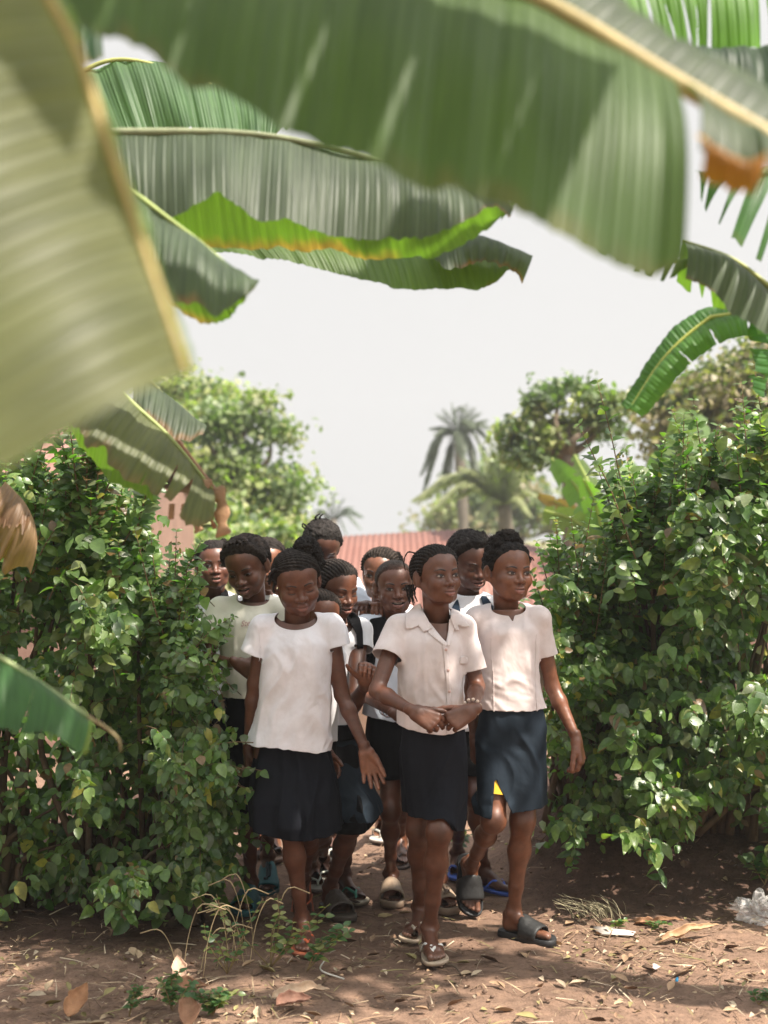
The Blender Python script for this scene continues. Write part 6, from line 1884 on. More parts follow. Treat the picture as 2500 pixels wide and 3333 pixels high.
PEOPLE['P12'] = dict(
    label="smallest child, only braided crown and forehead showing beside the blouse girl's neck", Y=5.34, seed=12, tone=(.15, .062, .036),
    head=(1044, 2012, 5.30, 20, 6, 0, .92), neckbase=(1046, 2115, 5.34), hair='back', haircol=(.026, .019, .015), eyes='down', mouth='closed', hres=.003, bs=.82, neck=.85,
    torso=[(2160, 978, 1100, .075), (2350, 975, 1100, .085), (2460, 975, 1100, .09)], sh=((985, 2140), (1094, 2140)),
    arms=[dict(el=(975, 2270, 5.34), wr=(978, 2400, 5.3), hand=dict(d=V3(0, 0, -1), t=V3(0, -1, 0), pn=V3(1, 0, 0), s=.75)), None],
    legs=[dict(knee=(1005, 2700, 5.45), ankle=foot(1020, 5.90, 'flip'), yaw=8, big=-1, shoe=('flip', [(.35, .33, .28), (.25, .22, .2), (.5, .52, .45)]), fs=.85),
          dict(knee=(1052, 2700, 5.5), ankle=foot(1052, 6.02, 'flip'), yaw=0, big=1, shoe=('flip', [(.35, .33, .28), (.25, .22, .2), (.5, .52, .45)]), fs=.85)],
    shirt=dict(mat=M['grey'], amp=.004, hem=[(940, 2420), (1130, 2420)], cuff=((976, 2230, 5.34, .044, .04), (1104, 2230, 5.34, .044, .04)), neck=dict(a=.055, b=.06, c=.034)),
    skirts=[dict(mat=M['black'], rows=[(2380, 980, 1094, .08), (2500, 978, 1096, .10), (2680, 975, 1100, .11)], hem=[(950, 2660), (1140, 2660)])])
PEOPLE['P1'] = dict(
    label="child at far left above the hedge in grey shirt with black collar", Y=6.3, seed=13, tone=(.105, .046, .032),
    head=(698, 1842, 6.26, 9, -2, 4, .985), neckbase=(697, 1942, 6.32), hair='puffy', thick=.009, haircol=(.022, .017, .015), eyes='open', mouth='open', gaze=(-.001, 0), hres=.0026, hairline=-.003,
    extras=[('puff', (.048, .02, .098), (.016, .016, .014), 400)],
    torso=[(2000, 622, 776, .09), (2200, 620, 780, .10), (2300, 620, 780, .10)], sh=((632, 1972), (768, 1972)),
    arms=[dict(el=(612, 2120, 6.3), wr=(620, 2260, 6.25), hand=dict(d=V3(0, 0, -1), t=V3(0, -1, 0), pn=V3(1, 0, 0))), dict(el=(785, 2120, 6.3), wr=(780, 2260, 6.25), hand=dict(d=V3(0, 0, -1), t=V3(0, -1, 0), pn=V3(-1, 0, 0)))],
    legs=[dict(knee=(670, 2520, 6.3), ankle=foot(670, 6.6, 'flip'), yaw=0, big=-1, shoe=('flip', [(.5, .15, .08), (.28, .09, .05), (.6, .13, .05)])),
          dict(knee=(730, 2520, 6.3), ankle=foot(735, 6.35, 'flip'), yaw=0, big=1, shoe=('flip', [(.5, .15, .08), (.28, .09, .05), (.6, .13, .05)]))],
    shirt=dict(mat=M['grey'], amp=.005, hem=[(580, 2270), (820, 2270)], cuff=((622, 2090, 6.3, .054, .048), (778, 2090, 6.3, .054, .048)), neck=dict(a=.060, b=.08, c=.055)),
    skirts=[dict(mat=M['black'], rows=[(2230, 630, 768, .09), (2400, 625, 772, .11), (2520, 622, 778, .12)], hem=[(590, 2500), (810, 2500)])])
for k_, o_ in PEOPLE.items():
    if o_.get('body_ring', 0) is None: o_.pop('body_ring')
ONLY = globals().get('ONLY_PEOPLE')
for k_, o_ in PEOPLE.items():
    if ONLY and k_ not in ONLY: continue
    person(o_)
# ---------------------------------------------------------------- garment details
def details(k):
    o = PEOPLE[k]
    if '_ob' not in o: return
    Y = o['Y']; ob = o['_ob']; loc = o['_loc']
    if k == 'P4':
        onto(o, [(1319, 2043), (1320, 2000), (1345, 1974), (1368, 1962), (1376, 1985), (1392, 2015), (1404, 2042), (1376, 2052), (1361, 2032), (1340, 2042)], .009, M['pink'], 'collar', wob=.002)
        onto(o, [(1466, 1982), (1492, 1992), (1530, 2039), (1504, 2038), (1486, 2029), (1494, 2052), (1478, 2046), (1465, 2015)], .009, M['pink'], 'collar', wob=.002)
        onto(o, [(1402, 2038), (1450, 2084), (1450, 2100), (1388, 2052)], .005, M['pink'], 'lapel', wob=.001)
        onto(o, [(1462, 2000), (1478, 2040), (1460, 2098), (1449, 2094), (1456, 2060)], .005, M['pink'], 'lapel', wob=.001)
        onto(o, [(1437, 2088), (1449, 2083), (1456, 2140), (1462, 2220), (1465, 2330), (1462, 2372), (1448, 2372), (1452, 2300), (1447, 2200)], .004, M['pink'], 'placket', wob=.001)
        onto(o, [(1496, 2128), (1520, 2136), (1518, 2160), (1494, 2154)], .005, M['pink'], 'pocket_flap')
        V, T = o['_full']
        bv = BVHTree.FromPolygons([tuple(v) for v in V], [tuple(int(q) for q in t) for t in T])
        for px, py in ((1448, 2107), (1455, 2172), (1459, 2240), (1460, 2300)):
            a = at(px, py, Y)
            h = bv.ray_cast(Vector((a[0], Y - 1, a[2])), Vector((0, 1, 0)))
            if h[0]:
                mb = MB(); V_, F_ = icos((a[0], h[0].y - .0065, a[2]), (.0052, .0018, .0052), n=12); mb.add(V_, F_, (.62, .42, .38))
                b_ = mb.build('button', M['beads'], ob, loc); b_.location = (0, 0, 0)
        # beads
        wr = at(1537, 2302, 4.745)
        mb = MB(); cord = []
        el = at(1553, 2235, 4.94); ax = nrm(wr - el)
        s1 = nrm(np.cross(ax, (0, 0, 1))); s2 = np.cross(ax, s1)
        for i in range(24):
            a = i / 24 * 2 * math.pi
            cord.append(wr + .0265 * (math.cos(a) * s1 + math.sin(a) * s2))
        add_tube(mb, cord + cord[:1], .0022, 6, (.05, .03, .02))
        for i in range(11):
            a = i / 11 * 2 * math.pi
            V_, F_ = icos(wr + .0275 * (math.cos(a) * s1 + math.sin(a) * s2), .0062, n=10); mb.add(V_, F_, (.68, .52, .42))
        b_ = mb.build('bracelet', M['beads'], ob, loc); b_.location = (0, 0, 0)
    if k == 'P7':
        wr = at(1262, 2311, 5.30); ax = nrm(at(1285, 2322, 5.24) - at(1150, 2238, 5.50))
        s1 = nrm(np.cross(ax, (0, 0, 1))); s2 = np.cross(ax, s1)
        for q in (0, .012, -.016):
            cc = wr + ax * q; P = [cc + .0255 * (math.cos(a) * s1 + math.sin(a) * s2) for a in np.linspace(0, 2 * math.pi, 25)]
            mb = MB(); add_tube(mb, P, .0016, 6, (.10, .09, .12) if q else (.35, .12, .12))
            b_ = mb.build('bracelet', M['beads'], ob, loc); b_.location = (0, 0, 0)
    if k == 'P5':
        for pts_ in ([(1592, 2070), (1594, 2130), (1600, 2200), (1601, 2305)], [(1741, 2060), (1738, 2130), (1736, 2200), (1740, 2305)]):
            poly = [(a - 1.6, b) for a, b in pts_] + [(a + 1.6, b) for a, b in pts_[::-1]]
            onto(o, poly, .0022, M['pink'], 'seam', th=.0012, step=.003)
        mb = MB()
        rows = [(at(1618, 2450, 5.062), .072), (at(1613, 2530, 5.035), .066), (at(1609, 2594, 5.012), .062)]
        for a, b in ((0, 1), (1, 2)):
            pass
        P = np.array([r_[0] for r_ in rows])
        V_, F_, T_ = tube(spline(P, 12), np.interp(np.linspace(0, 1, 12), [0, 1], [.070, .0625]), 28, False)
        mb.add(V_, F_, (1, 1, 1))
        b_ = mb.build('undershorts', M['yellow'], ob, loc); b_.location = (0, 0, 0)
    if k == 'P1':
        onto(o, [(632, 1975), (640, 1925), (662, 1900), (668, 1925), (692, 1968), (684, 1975), (656, 1940), (640, 1985), (626, 1995)], .010, M['black'], 'collar', wob=.002)
        onto(o, [(726, 1908), (744, 1925), (752, 1950), (735, 1948), (720, 1940)], .010, M['black'], 'collar', wob=.002)
    if k == 'P6':
        onto(o, [(1470, 1972), (1488, 1945), (1496, 1985), (1490, 2080), (1470, 2090), (1455, 2030)], .009, M['denim'], 'vest', wob=.001)
        onto(o, [(1562, 1935), (1582, 1940), (1606, 1975), (1606, 2085), (1580, 2080), (1572, 1990)], .009, M['denim'], 'vest', wob=.001)
    if k == 'P2':
        # printed lettering on the shirt front
        for txt, px, py, size in (('Stella', 792, 2034, .030), ('SP', 838, 2022, .036)):
            cu = bpy.data.curves.new('t', 'FONT'); cu.body = txt; cu.size = size; cu.offset = .0004; cu.shear = .25
            t = bpy.data.objects.new('t', cu); COL.objects.link(t)
            me = t.to_mesh()
            n = len(me.vertices); co = np.zeros(n * 3); me.vertices.foreach_get('co', co); co = co.reshape(-1, 3)
            me.calc_loop_triangles()
            tr = np.zeros(len(me.loop_triangles) * 3, int); me.loop_triangles.foreach_get('vertices', tr); tr = tr.reshape(-1, 3)
            org = at(px, py, Y)
            Vv = np.stack([org[0] + co[:, 0] * .92, np.zeros(n), org[2] + co[:, 1] + co[:, 0] * .12], 1)
            V, T = o['_full']
            bv = BVHTree.FromPolygons([tuple(v) for v in V], [tuple(int(q) for q in t_) for t_ in T])
            ok = True
            for i in range(n):
                h = bv.ray_cast(Vector((Vv[i, 0], Y - 1, Vv[i, 2])), Vector((0, 1, 0)))
                Vv[i, 1] = (h[0].y if h[0] else Y - .08) - .0045
            t.to_mesh_clear(); bpy.data.objects.remove(t)
            b_ = mesh_np('printed_lettering', Vv, tr, M['beads'], col=np.tile((.42, .27, .25), (n, 1)), parent=ob, loc=loc); b_.location = (0, 0, 0)
        # earring
    if k == 'P8':
        for xs in ((1086, 1094), (1108, 1113)):
            onto(o, [(xs[0], 2270), (xs[1], 2270), (xs[1] + 2, 2388), (xs[0] + 2, 2388)], .003, M['black'], 'trim', th=.001)
    if k == 'P3':
        for pts_ in ([(848, 2150), (852, 2100), (848, 2050)], ):
            poly = [(a - 1.5, b) for a, b in pts_] + [(a + 1.5, b) for a, b in pts_[::-1]]
            onto(o, poly, .002, M['white'], 'seam', th=.0012, step=.003)
def backpack(k, strap_poly, label, col, buckle=None, other=None):
    o = PEOPLE[k]
    if '_ob' not in o: return
    Y = o['Y']; loc = o['_loc']; V, T = o['_full']
    root = empty('backpack', (loc[0], Y + .20, 1.0)); tag(root, label, 'backpack')
    cx = loc[0]
    f = Field((cx - .17, Y + .08, .72), (cx + .17, Y + .30, 1.16), .009)
    f.ball((cx, Y + .185, .93), (.125, .065, .20), .02); f.ball((cx, Y + .215, .87), (.095, .06, .10), .02)
    Vb, Tb = f.mesh()
    Vb = fold_disp(Vb, vnormals(Vb, Tb), 5, .006)
    b = mesh_np('bag', Vb, Tb, col, parent=root, loc=tuple(root.location)); b.location = (0, 0, 0)
    for poly in [strap_poly] + ([other] if other else []):
        s_ = drape(V, T, poly, Y, .010, col, 'strap', root, tuple(root.location), th=.006)
        if s_ and buckle and poly is strap_poly:
            q = at(*buckle, Y)
            bv = BVHTree.FromPolygons([tuple(v) for v in V], [tuple(int(a) for a in t) for t in T])
            h = bv.ray_cast(Vector((q[0], Y - 1, q[2])), Vector((0, 1, 0)))
            y = (h[0].y if h[0] else Y - .1) - .022
            mb = MB()
            for dz in (-.012, 0, .012):
                V_, F_ = icos((q[0], y, q[2] + dz), (.016, .004, .0035), n=10); mb.add(V_, F_, (.02, .02, .02))
            for dx in (-.015, .015):
                V_, F_ = icos((q[0] + dx, y, q[2]), (.003, .004, .016), n=8); mb.add(V_, F_, (.02, .02, .02))
            b2 = mb.build('buckle', M['plastic'], s_, tuple(root.location)); b2.location = (0, 0, 0)
for k in PEOPLE: details(k)
backpack('P7', [(1206, 2012), (1250, 2005), (1258, 2014), (1240, 2050), (1226, 2090), (1220, 2150), (1200, 2240), (1186, 2240), (1196, 2150), (1188, 2095), (1194, 2050)], 'black backpack on the back of the smiling cropped-haired boy, strap over his shoulder', M['black'], (1209, 2108), [(1308, 1995), (1345, 2000), (1372, 2060), (1370, 2200), (1345, 2200), (1345, 2070)])
backpack('P8', [(1122, 2000), (1150, 1992), (1172, 2010), (1182, 2050), (1184, 2130), (1168, 2130), (1160, 2060), (1140, 2022)], 'dark grey backpack on the back of the girl with tight cornrows', M['black'])
# ---------------------------------------------------------------- distance
M['far_leaf'] = mat_leaf('far_leaf', .5, .30)
QT = (np.array([(-.35, 0, .05), (0, 0, 0), (.35, 0, .05), (-.4, .55, .0), (0, .55, -.06), (.4, .55, .0), (0, 1, -.2)]), np.array([(0, 1, 4), (0, 4, 3), (1, 2, 5), (1, 5, 4), (3, 4, 6), (4, 5, 6)]))
def tree(label, trunk, blobs, Y, n, size, cols, seed, name='broadleaf_tree', rt=.16, group='trees beyond the village', clump=.35, flat=1.0):
    """trunk: px points bottom to top; blobs: (px,py,rx_px,ry_px) of the crown"""
    r = np.random.RandomState(seed)
    base = at(trunk[0][0], trunk[0][1], Y)
    base[2] = float(gz(base[0], Y)) - .1
    o = empty(name, tuple(base)); tag(o, label, 'tree', group)
    loc = tuple(base)
    tm = MB()
    P = [base] + [at(a, b, Y) for a, b in trunk[1:]]
    add_tube(tm, spline(P, 14), np.linspace(rt, rt * .5, 14), 10, (.16, .12, .09))
    top = P[-1]
    fm = MB()
    A_ = np.array([b[2] * b[3] for b in blobs], float); A_ /= A_.sum()
    s = FPX / Y
    cl = []
    for b, w_ in zip(blobs, A_):
        c = at(b[0], b[1], Y)
        k = max(3, int(n * w_ / 110))
        add_tube(tm, spline([top, (top + c) / 2 + r.randn(3) * .1, c], 8), np.linspace(rt * .4, rt * .08, 8), 6, (.15, .115, .085))
        d = r.randn(k, 3); d /= np.linalg.norm(d, axis=1)[:, None]
        rad = r.rand(k) ** .45
        q = c + d * rad[:, None] * np.array([b[2] / s, b[2] / s * flat, b[3] / s])
        for z in q:
            cl.append(z)
            if r.rand() < .3: add_tube(tm, spline([c, (c + z) / 2 + r.randn(3) * .05, z], 5), np.linspace(rt * .08, rt * .03, 5), 4, (.13, .10, .08))
    cl = np.array(cl)
    K = len(cl)
    tone = .75 + .6 * r.rand(K)
    ci = r.randint(0, len(cols), K)
    idx = r.randint(0, K, n)
    p = cl[idx] + r.randn(n, 3) * clump * np.array([1, 1, .6]) * (.5 + .8 * r.rand(K))[idx][:, None]
    D = r.randn(n, 3) + np.array([0, 0, -.5]); U = r.randn(n, 3) * .6 + np.array([0, -.2, .9])
    C = np.array(cols)[ci[idx]] * (tone[idx] * (.85 + .3 * r.rand(n)))[:, None]
    scatter(fm, QT, p, D, U, size * (.6 + .8 * r.rand(n)), C)
    b1_ = fm.build('crown', M['far_leaf'], o, loc); b2_ = tm.build('trunk', M['bark'], o, loc)
    return o
YG = [(.25, .27, .12), (.19, .23, .10), (.30, .30, .14), (.13, .17, .08)]  # far-tree greens below too: lightened so the colour carries part of the haze
DG = [(.11, .145, .075), (.14, .175, .08), (.085, .115, .06)]
OL = [(.16, .17, .08), (.22, .19, .11), (.10, .125, .06), (.27, .22, .14)]
tree('tall loose yellow-green tree behind the children at the left', [(800, 1950), (810, 1750), (790, 1560)], [(640, 1380, 90, 70), (760, 1400, 110, 80), (880, 1400, 70, 70), (720, 1520, 130, 80), (880, 1560, 110, 60), (960, 1580, 60, 45), (640, 1560, 90, 90), (780, 1640, 140, 60), (930, 1660, 80, 50), (850, 1310, 60, 30)], 20, 7500, .08, YG, 71, clump=.17)
tree('dark spreading tree low behind the leftmost child', [(560, 1900), (570, 1790), (560, 1700)], [(520, 1680, 120, 70), (640, 1690, 100, 60), (480, 1760, 80, 50), (700, 1760, 120, 50)], 17, 7000, .09, DG + YG, 72, clump=.2)
tree('pale green tree rising left of the tall one behind the hanging banana leaf', [(600, 1900), (600, 1500)], [(560, 1250, 60, 50), (620, 1330, 80, 60), (540, 1400, 70, 60), (680, 1300, 60, 50)], 25, 5000, .10, YG, 73, clump=.25)
tree('round umbrella-shaped tree right of the palms with a reddish trunk', [(1862, 1900), (1858, 1640), (1850, 1480)], [(1730, 1330, 70, 45), (1820, 1290, 90, 45), (1920, 1300, 80, 50), (1850, 1380, 110, 50), (1700, 1410, 60, 60), (1780, 1440, 80, 40), (1960, 1370, 60, 60), (1690, 1500, 60, 70), (2000, 1300, 50, 40)], 16, 4600, .068, YG + DG, 74, clump=.11)
tree('broad olive tree behind the arching banana leaf at the right', [(2330, 1900), (2330, 1560), (2320, 1400)], [(2200, 1330, 90, 70), (2330, 1270, 120, 80), (2460, 1220, 120, 90), (2560, 1300, 120, 100), (2250, 1440, 130, 60), (2420, 1400, 150, 70), (2500, 1150, 60, 50)], 15, 13000, .065, OL, 75, clump=.16)
tree('low pale bush thicket under the palms beyond the rusty roof', [(1700, 1900), (1700, 1750)], [(1450, 1690, 80, 40), (1560, 1670, 110, 60), (1680, 1640, 90, 80), (1800, 1680, 90, 60), (1620, 1560, 60, 60), (1950, 1700, 80, 60)], 42, 8000, .16, YG + OL, 76, name='thicket', clump=.4)
tree('yellowish bushes at the field edge behind the leftmost child', [(600, 1960), (600, 1900)], [(480, 1850, 100, 50), (620, 1840, 120, 45), (740, 1800, 110, 50), (880, 1760, 120, 50)], 15, 8000, .075, YG, 77, name='thicket', clump=.15)
def palm(label, crown, fr, Y, seed, base_y=1900, cols=(.055, .085, .045), nl=54, rt=.14, wid=.9, group='palms beyond the roof'):
    r = np.random.RandomState(seed)
    c = at(*crown, Y)
    b = np.array([c[0] + .1, Y, float(gz(c[0], Y)) - .2])
    o = empty('palm_tree', tuple(b)); tag(o, label, 'palm', group)
    loc = tuple(b)
    tm = MB(); add_tube(tm, spline([b, (b + c) / 2 + np.array([.1, 0, 0]), c], 16), np.linspace(rt * 1.2, rt, 16) * (1 + .1 * np.sin(np.arange(16) * 2.1)), 10, (.13, .11, .09))
    tm.build('trunk', M['bark'], o, loc)
    for tipx, tipy, dy, sag in fr:
        t = at(tipx, tipy, Y); t[1] += dy
        L = np.linalg.norm(t - c)
        md = (c + t) / 2 + np.array([0, 0, sag * L])
        C = spline([c, md, t], nl)
        T = np.gradient(C, axis=0); T /= np.linalg.norm(T, axis=1)[:, None]
        mb = MB()
        add_tube(mb, C[::3], np.linspace(.03, .008, len(C[::3])) * L / 2.5, 5, np.array(cols) * 1.3)
        q = np.arange(3, nl)
        u = q / nl
        for s in (-1, 1):
            sd = np.cross(T[q], np.array([0, 0, 1.0])); sd /= np.linalg.norm(sd, axis=1)[:, None] + 1e-6
            D = T[q] * .7 + s * sd * .8 + np.array([0, 0, -.35]) + r.randn(len(q), 3) * .12
            ln = L * .24 * np.sin(np.pi * np.clip(u * .92 + .06, 0, 1)) ** .6
            tplp = (np.array([(-.045, 0, 0), (.045, 0, 0), (-.05, .5, -.06), (.05, .5, -.06), (0, 1, -.3)]) * np.array([wid, 1, 1]), np.array([(0, 1, 3), (0, 3, 2), (2, 3, 4)]))
            for rep in range(2):
                scatter(mb, tplp, C[q] + T[q] * L / nl * .5 * rep, D + r.randn(len(q), 3) * .1, np.tile([0, -.3, 1.0], (len(q), 1)), ln, np.array(cols) * (.8 + .5 * r.rand(len(q), 1)))
        mb.build('frond', M['far_leaf'], o, loc)
palm('dark oil palm standing alone against the sky, its fronds drooping', (1492, 1415), [(1395, 1480, 0, .30), (1380, 1590, .3, .45), (1420, 1345, 0, .10), (1470, 1310, 0, .05), (1520, 1310, .2, .05), (1565, 1340, 0, .12), (1600, 1390, 0, .2), (1590, 1480, 0, .35), (1560, 1560, .5, .35), (1450, 1600, .5, .35), (1410, 1420, -.5, .25), (1540, 1400, -1, .3), (1500, 1500, -1.2, .3), (1440, 1390, .8, .1), (1495, 1330, -.8, .25), (1400, 1390, .4, .15), (1445, 1325, .3, .05), (1545, 1320, .4, .05), (1590, 1360, .5, .1), (1610, 1440, .3, .3), (1370, 1540, .2, .4), (1560, 1600, .2, .4)], 40, 81, cols=(.085, .105, .065), wid=1.3)
palm('distant hazy palm low between the left trees and the roof', (1085, 1690), [(1020, 1660, 0, .2), (1050, 1610, 0, .1), (1085, 1600, 0, .05), (1120, 1620, 0, .1), (1150, 1650, 0, .2), (1175, 1720, 0, .35), (1020, 1730, 0, .3), (1130, 1740, 0, .35), (1000, 1700, .5, .3), (1180, 1680, .5, .25)], 50, 82, cols=(.09, .12, .08), wid=1.5)
palm('pale coconut palm with long arching fronds right of the dark palm', (1640, 1640), [(1500, 1520, 0, .2), (1560, 1450, 0, .1), (1620, 1420, .3, .05), (1700, 1440, 0, .1), (1750, 1520, 0, .2), (1760, 1620, 0, .3), (1480, 1620, 0, .3), (1440, 1560, .5, .3), (1400, 1660, 0, .35), (1590, 1500, -1, .2), (1670, 1500, -1, .2), (1540, 1700, -.6, .3), (1720, 1680, -.6, .3), (1350, 1620, .6, .3)], 28, 83, cols=(.24, .25, .13), wid=1.5, nl=60)
# banana plants far right
def far_banana(label, base, leaves, Y, seed, col=(.11, .19, .06)):
    b = at(base, 1900, Y); b[2] = float(gz(b[0], Y)) - .1
    o = empty('banana_plant', tuple(b)); tag(o, label, 'banana plant', 'banana plants beyond the right hedge')
    loc = tuple(b)
    top = at(base, leaves[0][0][1] + 290, Y)
    mb = MB(); add_tube(mb, spline([b, top], 10), np.linspace(.13, .07, 10), 12, (.17, .12, .07)); mb.build('pseudostem', M['bark'], o, loc)
    for k, (tip, w_, cc) in enumerate(leaves):
        t = at(tip[0], tip[1], Y + tip[2])
        md = (top + t) / 2 + np.array([0, 0, .22 * np.linalg.norm(t - top) * .5])
        C = spline([top, md, t], 26)
        T = np.gradient(C, axis=0); T /= np.linalg.norm(T, axis=1)[:, None]
        sd = np.cross(T, np.array([0.2, 1.0, 0.3])); sd /= np.linalg.norm(sd, axis=1)[:, None]
        u = np.linspace(0, 1, 26); ww = w_ * np.sin(np.pi * np.clip(u * .9 + .06, 0, 1)) ** .5
        mb = MB()
        rows = [C + sd * (ww * f_)[:, None] + np.array([0, 0, -1.0]) * (abs(f_) * ww * .35)[:, None] + (np.array([0, 1, 0]) * (vnoise(C, 6, seed + k) * .03)[:, None]) for f_ in (-1, -.5, 0, .5, 1)]
        V = np.stack(rows, 1).reshape(-1, 3)
        i, j = np.meshgrid(np.arange(25), np.arange(4), indexing='ij')
        F = np.stack([i * 5 + j, (i + 1) * 5 + j, (i + 1) * 5 + j + 1, i * 5 + j + 1], -1).reshape(-1, 4)
        F = F[(((F[:, 0] // 5 + k) % 6) != 0) | (np.abs(F[:, 0] % 5 - 1.5) < 1)]
        mb.add(V, F, cc if cc else col, np.stack([np.repeat(u * 2, 5), np.tile([1, .5, 0, .5, 1], 26)], 1))
        add_tube(mb, C, np.linspace(.02, .008, 26), 6, (.35, .38, .14))
        mb.build('leaf', M['banana'], o, loc)
far_banana('banana plant with broad backlit leaves behind the lower part of right hedge', 1975, [((1795, 1490, 0), .115, None), ((1870, 1480, .5), .10, (.16, .22, .10)), ((2060, 1500, .6), .12, None), ((1770, 1660, 0), .13, (.13, .17, .08)), ((2110, 1690, .2), .12, (.16, .22, .10)), ((1752, 1610, .3), .07, (.22, .13, .08)), ((1900, 1560, -.4), .10, None)], 11.5, 91)
far_banana('banana plant with upright pale leaves behind the tall shoots', 2230, [((2215, 1330, 0), .16, (.16, .22, .09)), ((2280, 1350, .3), .16, None), ((2120, 1480, .3), .2, None), ((2380, 1500, .3), .2, None), ((2050, 1620, .3), .22, None)], 12.5, 92)

# ---------------------------------------------------------------- houses
def mat_rust():
    m, nt, p = new_mat('rusty_sheet')
    tc = N(nt, 'ShaderNodeTexCoord')
    n = noise_n(nt, 1.3, 6, .65, tc.outputs['Object'], (1, .35, .35))
    r = ramp(nt, n.outputs[0], [(0.35, (.17, .070, .052)), (0.56, (.22, .105, .080)), (0.68, (.38, .27, .22))])
    nt.links.new(r.outputs[0], p.inputs['Base Color']); p.inputs['Roughness'].default_value = .7
    return m
M['rust'] = mat_rust()
def mat_wall(name, c0):
    m, nt, p = new_mat(name)
    n = noise_n(nt, 2.0, 7, .65)
    r = ramp(nt, n.outputs[0], [(0.35, tuple(c * .8 for c in c0)), (0.65, tuple(min(1, c * 1.12) for c in c0))])
    nt.links.new(r.outputs[0], p.inputs['Base Color']); p.inputs['Roughness'].default_value = .95
    n2 = noise_n(nt, 30, 4); bump(nt, n2.outputs[0], .6, .01, p)
    return m
M['mud'] = mat_wall('mud_wall', (.24, .145, .11))
def boxm(mb, lo, hi, col=(1, 1, 1)):
    x0, y0, z0 = lo; x1, y1, z1 = hi
    V = [(x0, y0, z0), (x1, y0, z0), (x1, y1, z0), (x0, y1, z0), (x0, y0, z1), (x1, y0, z1), (x1, y1, z1), (x0, y1, z1)]
    mb.add(V, [(0, 3, 2, 1), (4, 5, 6, 7), (0, 1, 5, 4), (1, 2, 6, 5), (2, 3, 7, 6), (3, 0, 4, 7)], col)
def roof_sheet(par, loc, a, b, c, d, nm='roof'):
    """corrugated sheet: a,b ridge ends; d,c eave ends"""
    a, b, c, d = map(np.array, (a, b, c, d))
    n, m_ = 900, 6
    u = np.linspace(0, 1, n); v = np.linspace(0, 1, m_)
    P = (a * (1 - u[:, None, None]) + b * u[:, None, None]) * (1 - v[None, :, None]) + (d * (1 - u[:, None, None]) + c * u[:, None, None]) * v[None, :, None]
    nn = nrm(np.cross(b - a, d - a)); nn = nn if nn[2] > 0 else -nn
    L = np.linalg.norm(b - a)
    P = P + nn * (.007 * np.sin(u * L / .07 * 2 * math.pi))[:, None, None]
    i, j = np.meshgrid(np.arange(n - 1), np.arange(m_ - 1), indexing='ij')
    F = np.stack([i * m_ + j, (i + 1) * m_ + j, (i + 1) * m_ + j + 1, i * m_ + j + 1], -1).reshape(-1, 4)
    ob = mesh_np(nm, P.reshape(-1, 3), F, M['rust'], parent=par, loc=loc)
    return solid(ob, .01)
Yh = 15.0
hb0 = (0.6, Yh, -1.75)
ho = empty('house', hb0); tag(ho, 'low house with a long rusty red corrugated roof behind the children', 'house')
A1, B1 = at(1060, 1748, Yh + 1.5), at(1500, 1722, Yh + 1.5); D1, C1 = at(1000, 1990, Yh - 1), at(1560, 1985, Yh - 1)
roof_sheet(ho, hb0, A1, B1, C1, D1)
B2 = at(1505, 1722, Yh + 1.5); C2 = at(1565, 1985, Yh - 1); E2 = at(2050, 1900, Yh + .6); F2 = at(2100, 2000, Yh - .9)
roof_sheet(ho, hb0, B2, at(1900, 1815, Yh + 1.5), at(2080, 1985, Yh - 1), C2)
wm = MB(); boxm(wm, (A1[0] + .1, Yh - .7, -1.75), (at(2040, 1900, Yh)[0], Yh + 2.6, .55)); 
V = wm.V[0].copy()
w1 = wm.build('wall', M['mud'], ho, hb0)
dm = MB(); boxm(dm, (1.2, Yh - .75, -1.7), (2.0, Yh - .712, .2), (.08, .05, .035)); dm.build('door', M['bark'], ho, hb0, smooth=False)
w1.data.polygons.foreach_set('use_smooth', [False] * len(w1.data.polygons))
Yl = 8.6
x1 = at(380, 1600, Yl)[0]
hb1 = (x1 - 2, Yl, 0)
h2 = empty('house', hb1); tag(h2, 'pink mud-plastered house behind the left hedge', 'house')
wm = MB(); boxm(wm, (x1 - 4.5, Yl, -.1), (x1, Yl + 3.5, 1.80)); w2 = wm.build('wall', M['mud'], h2, hb1, smooth=False)
roof_sheet(h2, hb1, (x1 - 4.8, Yl + 1.7, 2.25), (x1 + .05, Yl + 1.7, 2.25), (x1 + .06, Yl - .3, 1.77), (x1 - 4.8, Yl - .35, 1.77))
roof_sheet(h2, hb1, (x1 - 4.8, Yl + 1.72, 2.25), (x1 + .05, Yl + 1.72, 2.25), (x1 + .2, Yl + 3.9, 1.77), (x1 - 4.8, Yl + 3.9, 1.77))
x2 = at(1840, 2000, 9.0)[0]
hb2 = (x2 + 1.5, 9.0, 0)
w3 = empty('garden_wall', hb2); tag(w3, 'low pink mud wall glimpsed through gaps of the right hedge', 'wall')
wm = MB(); boxm(wm, (x2, 9.0, -.3), (x2 + 5, 9.3, .95)); wm.build('wall', M['mud'], w3, hb2, smooth=False)
wm = MB(); boxm(wm, (x2 - .03, 8.96, .953), (x2 + 5.03, 9.34, 1.01)); wm.build('coping', M['mud'], w3, hb2, smooth=False)

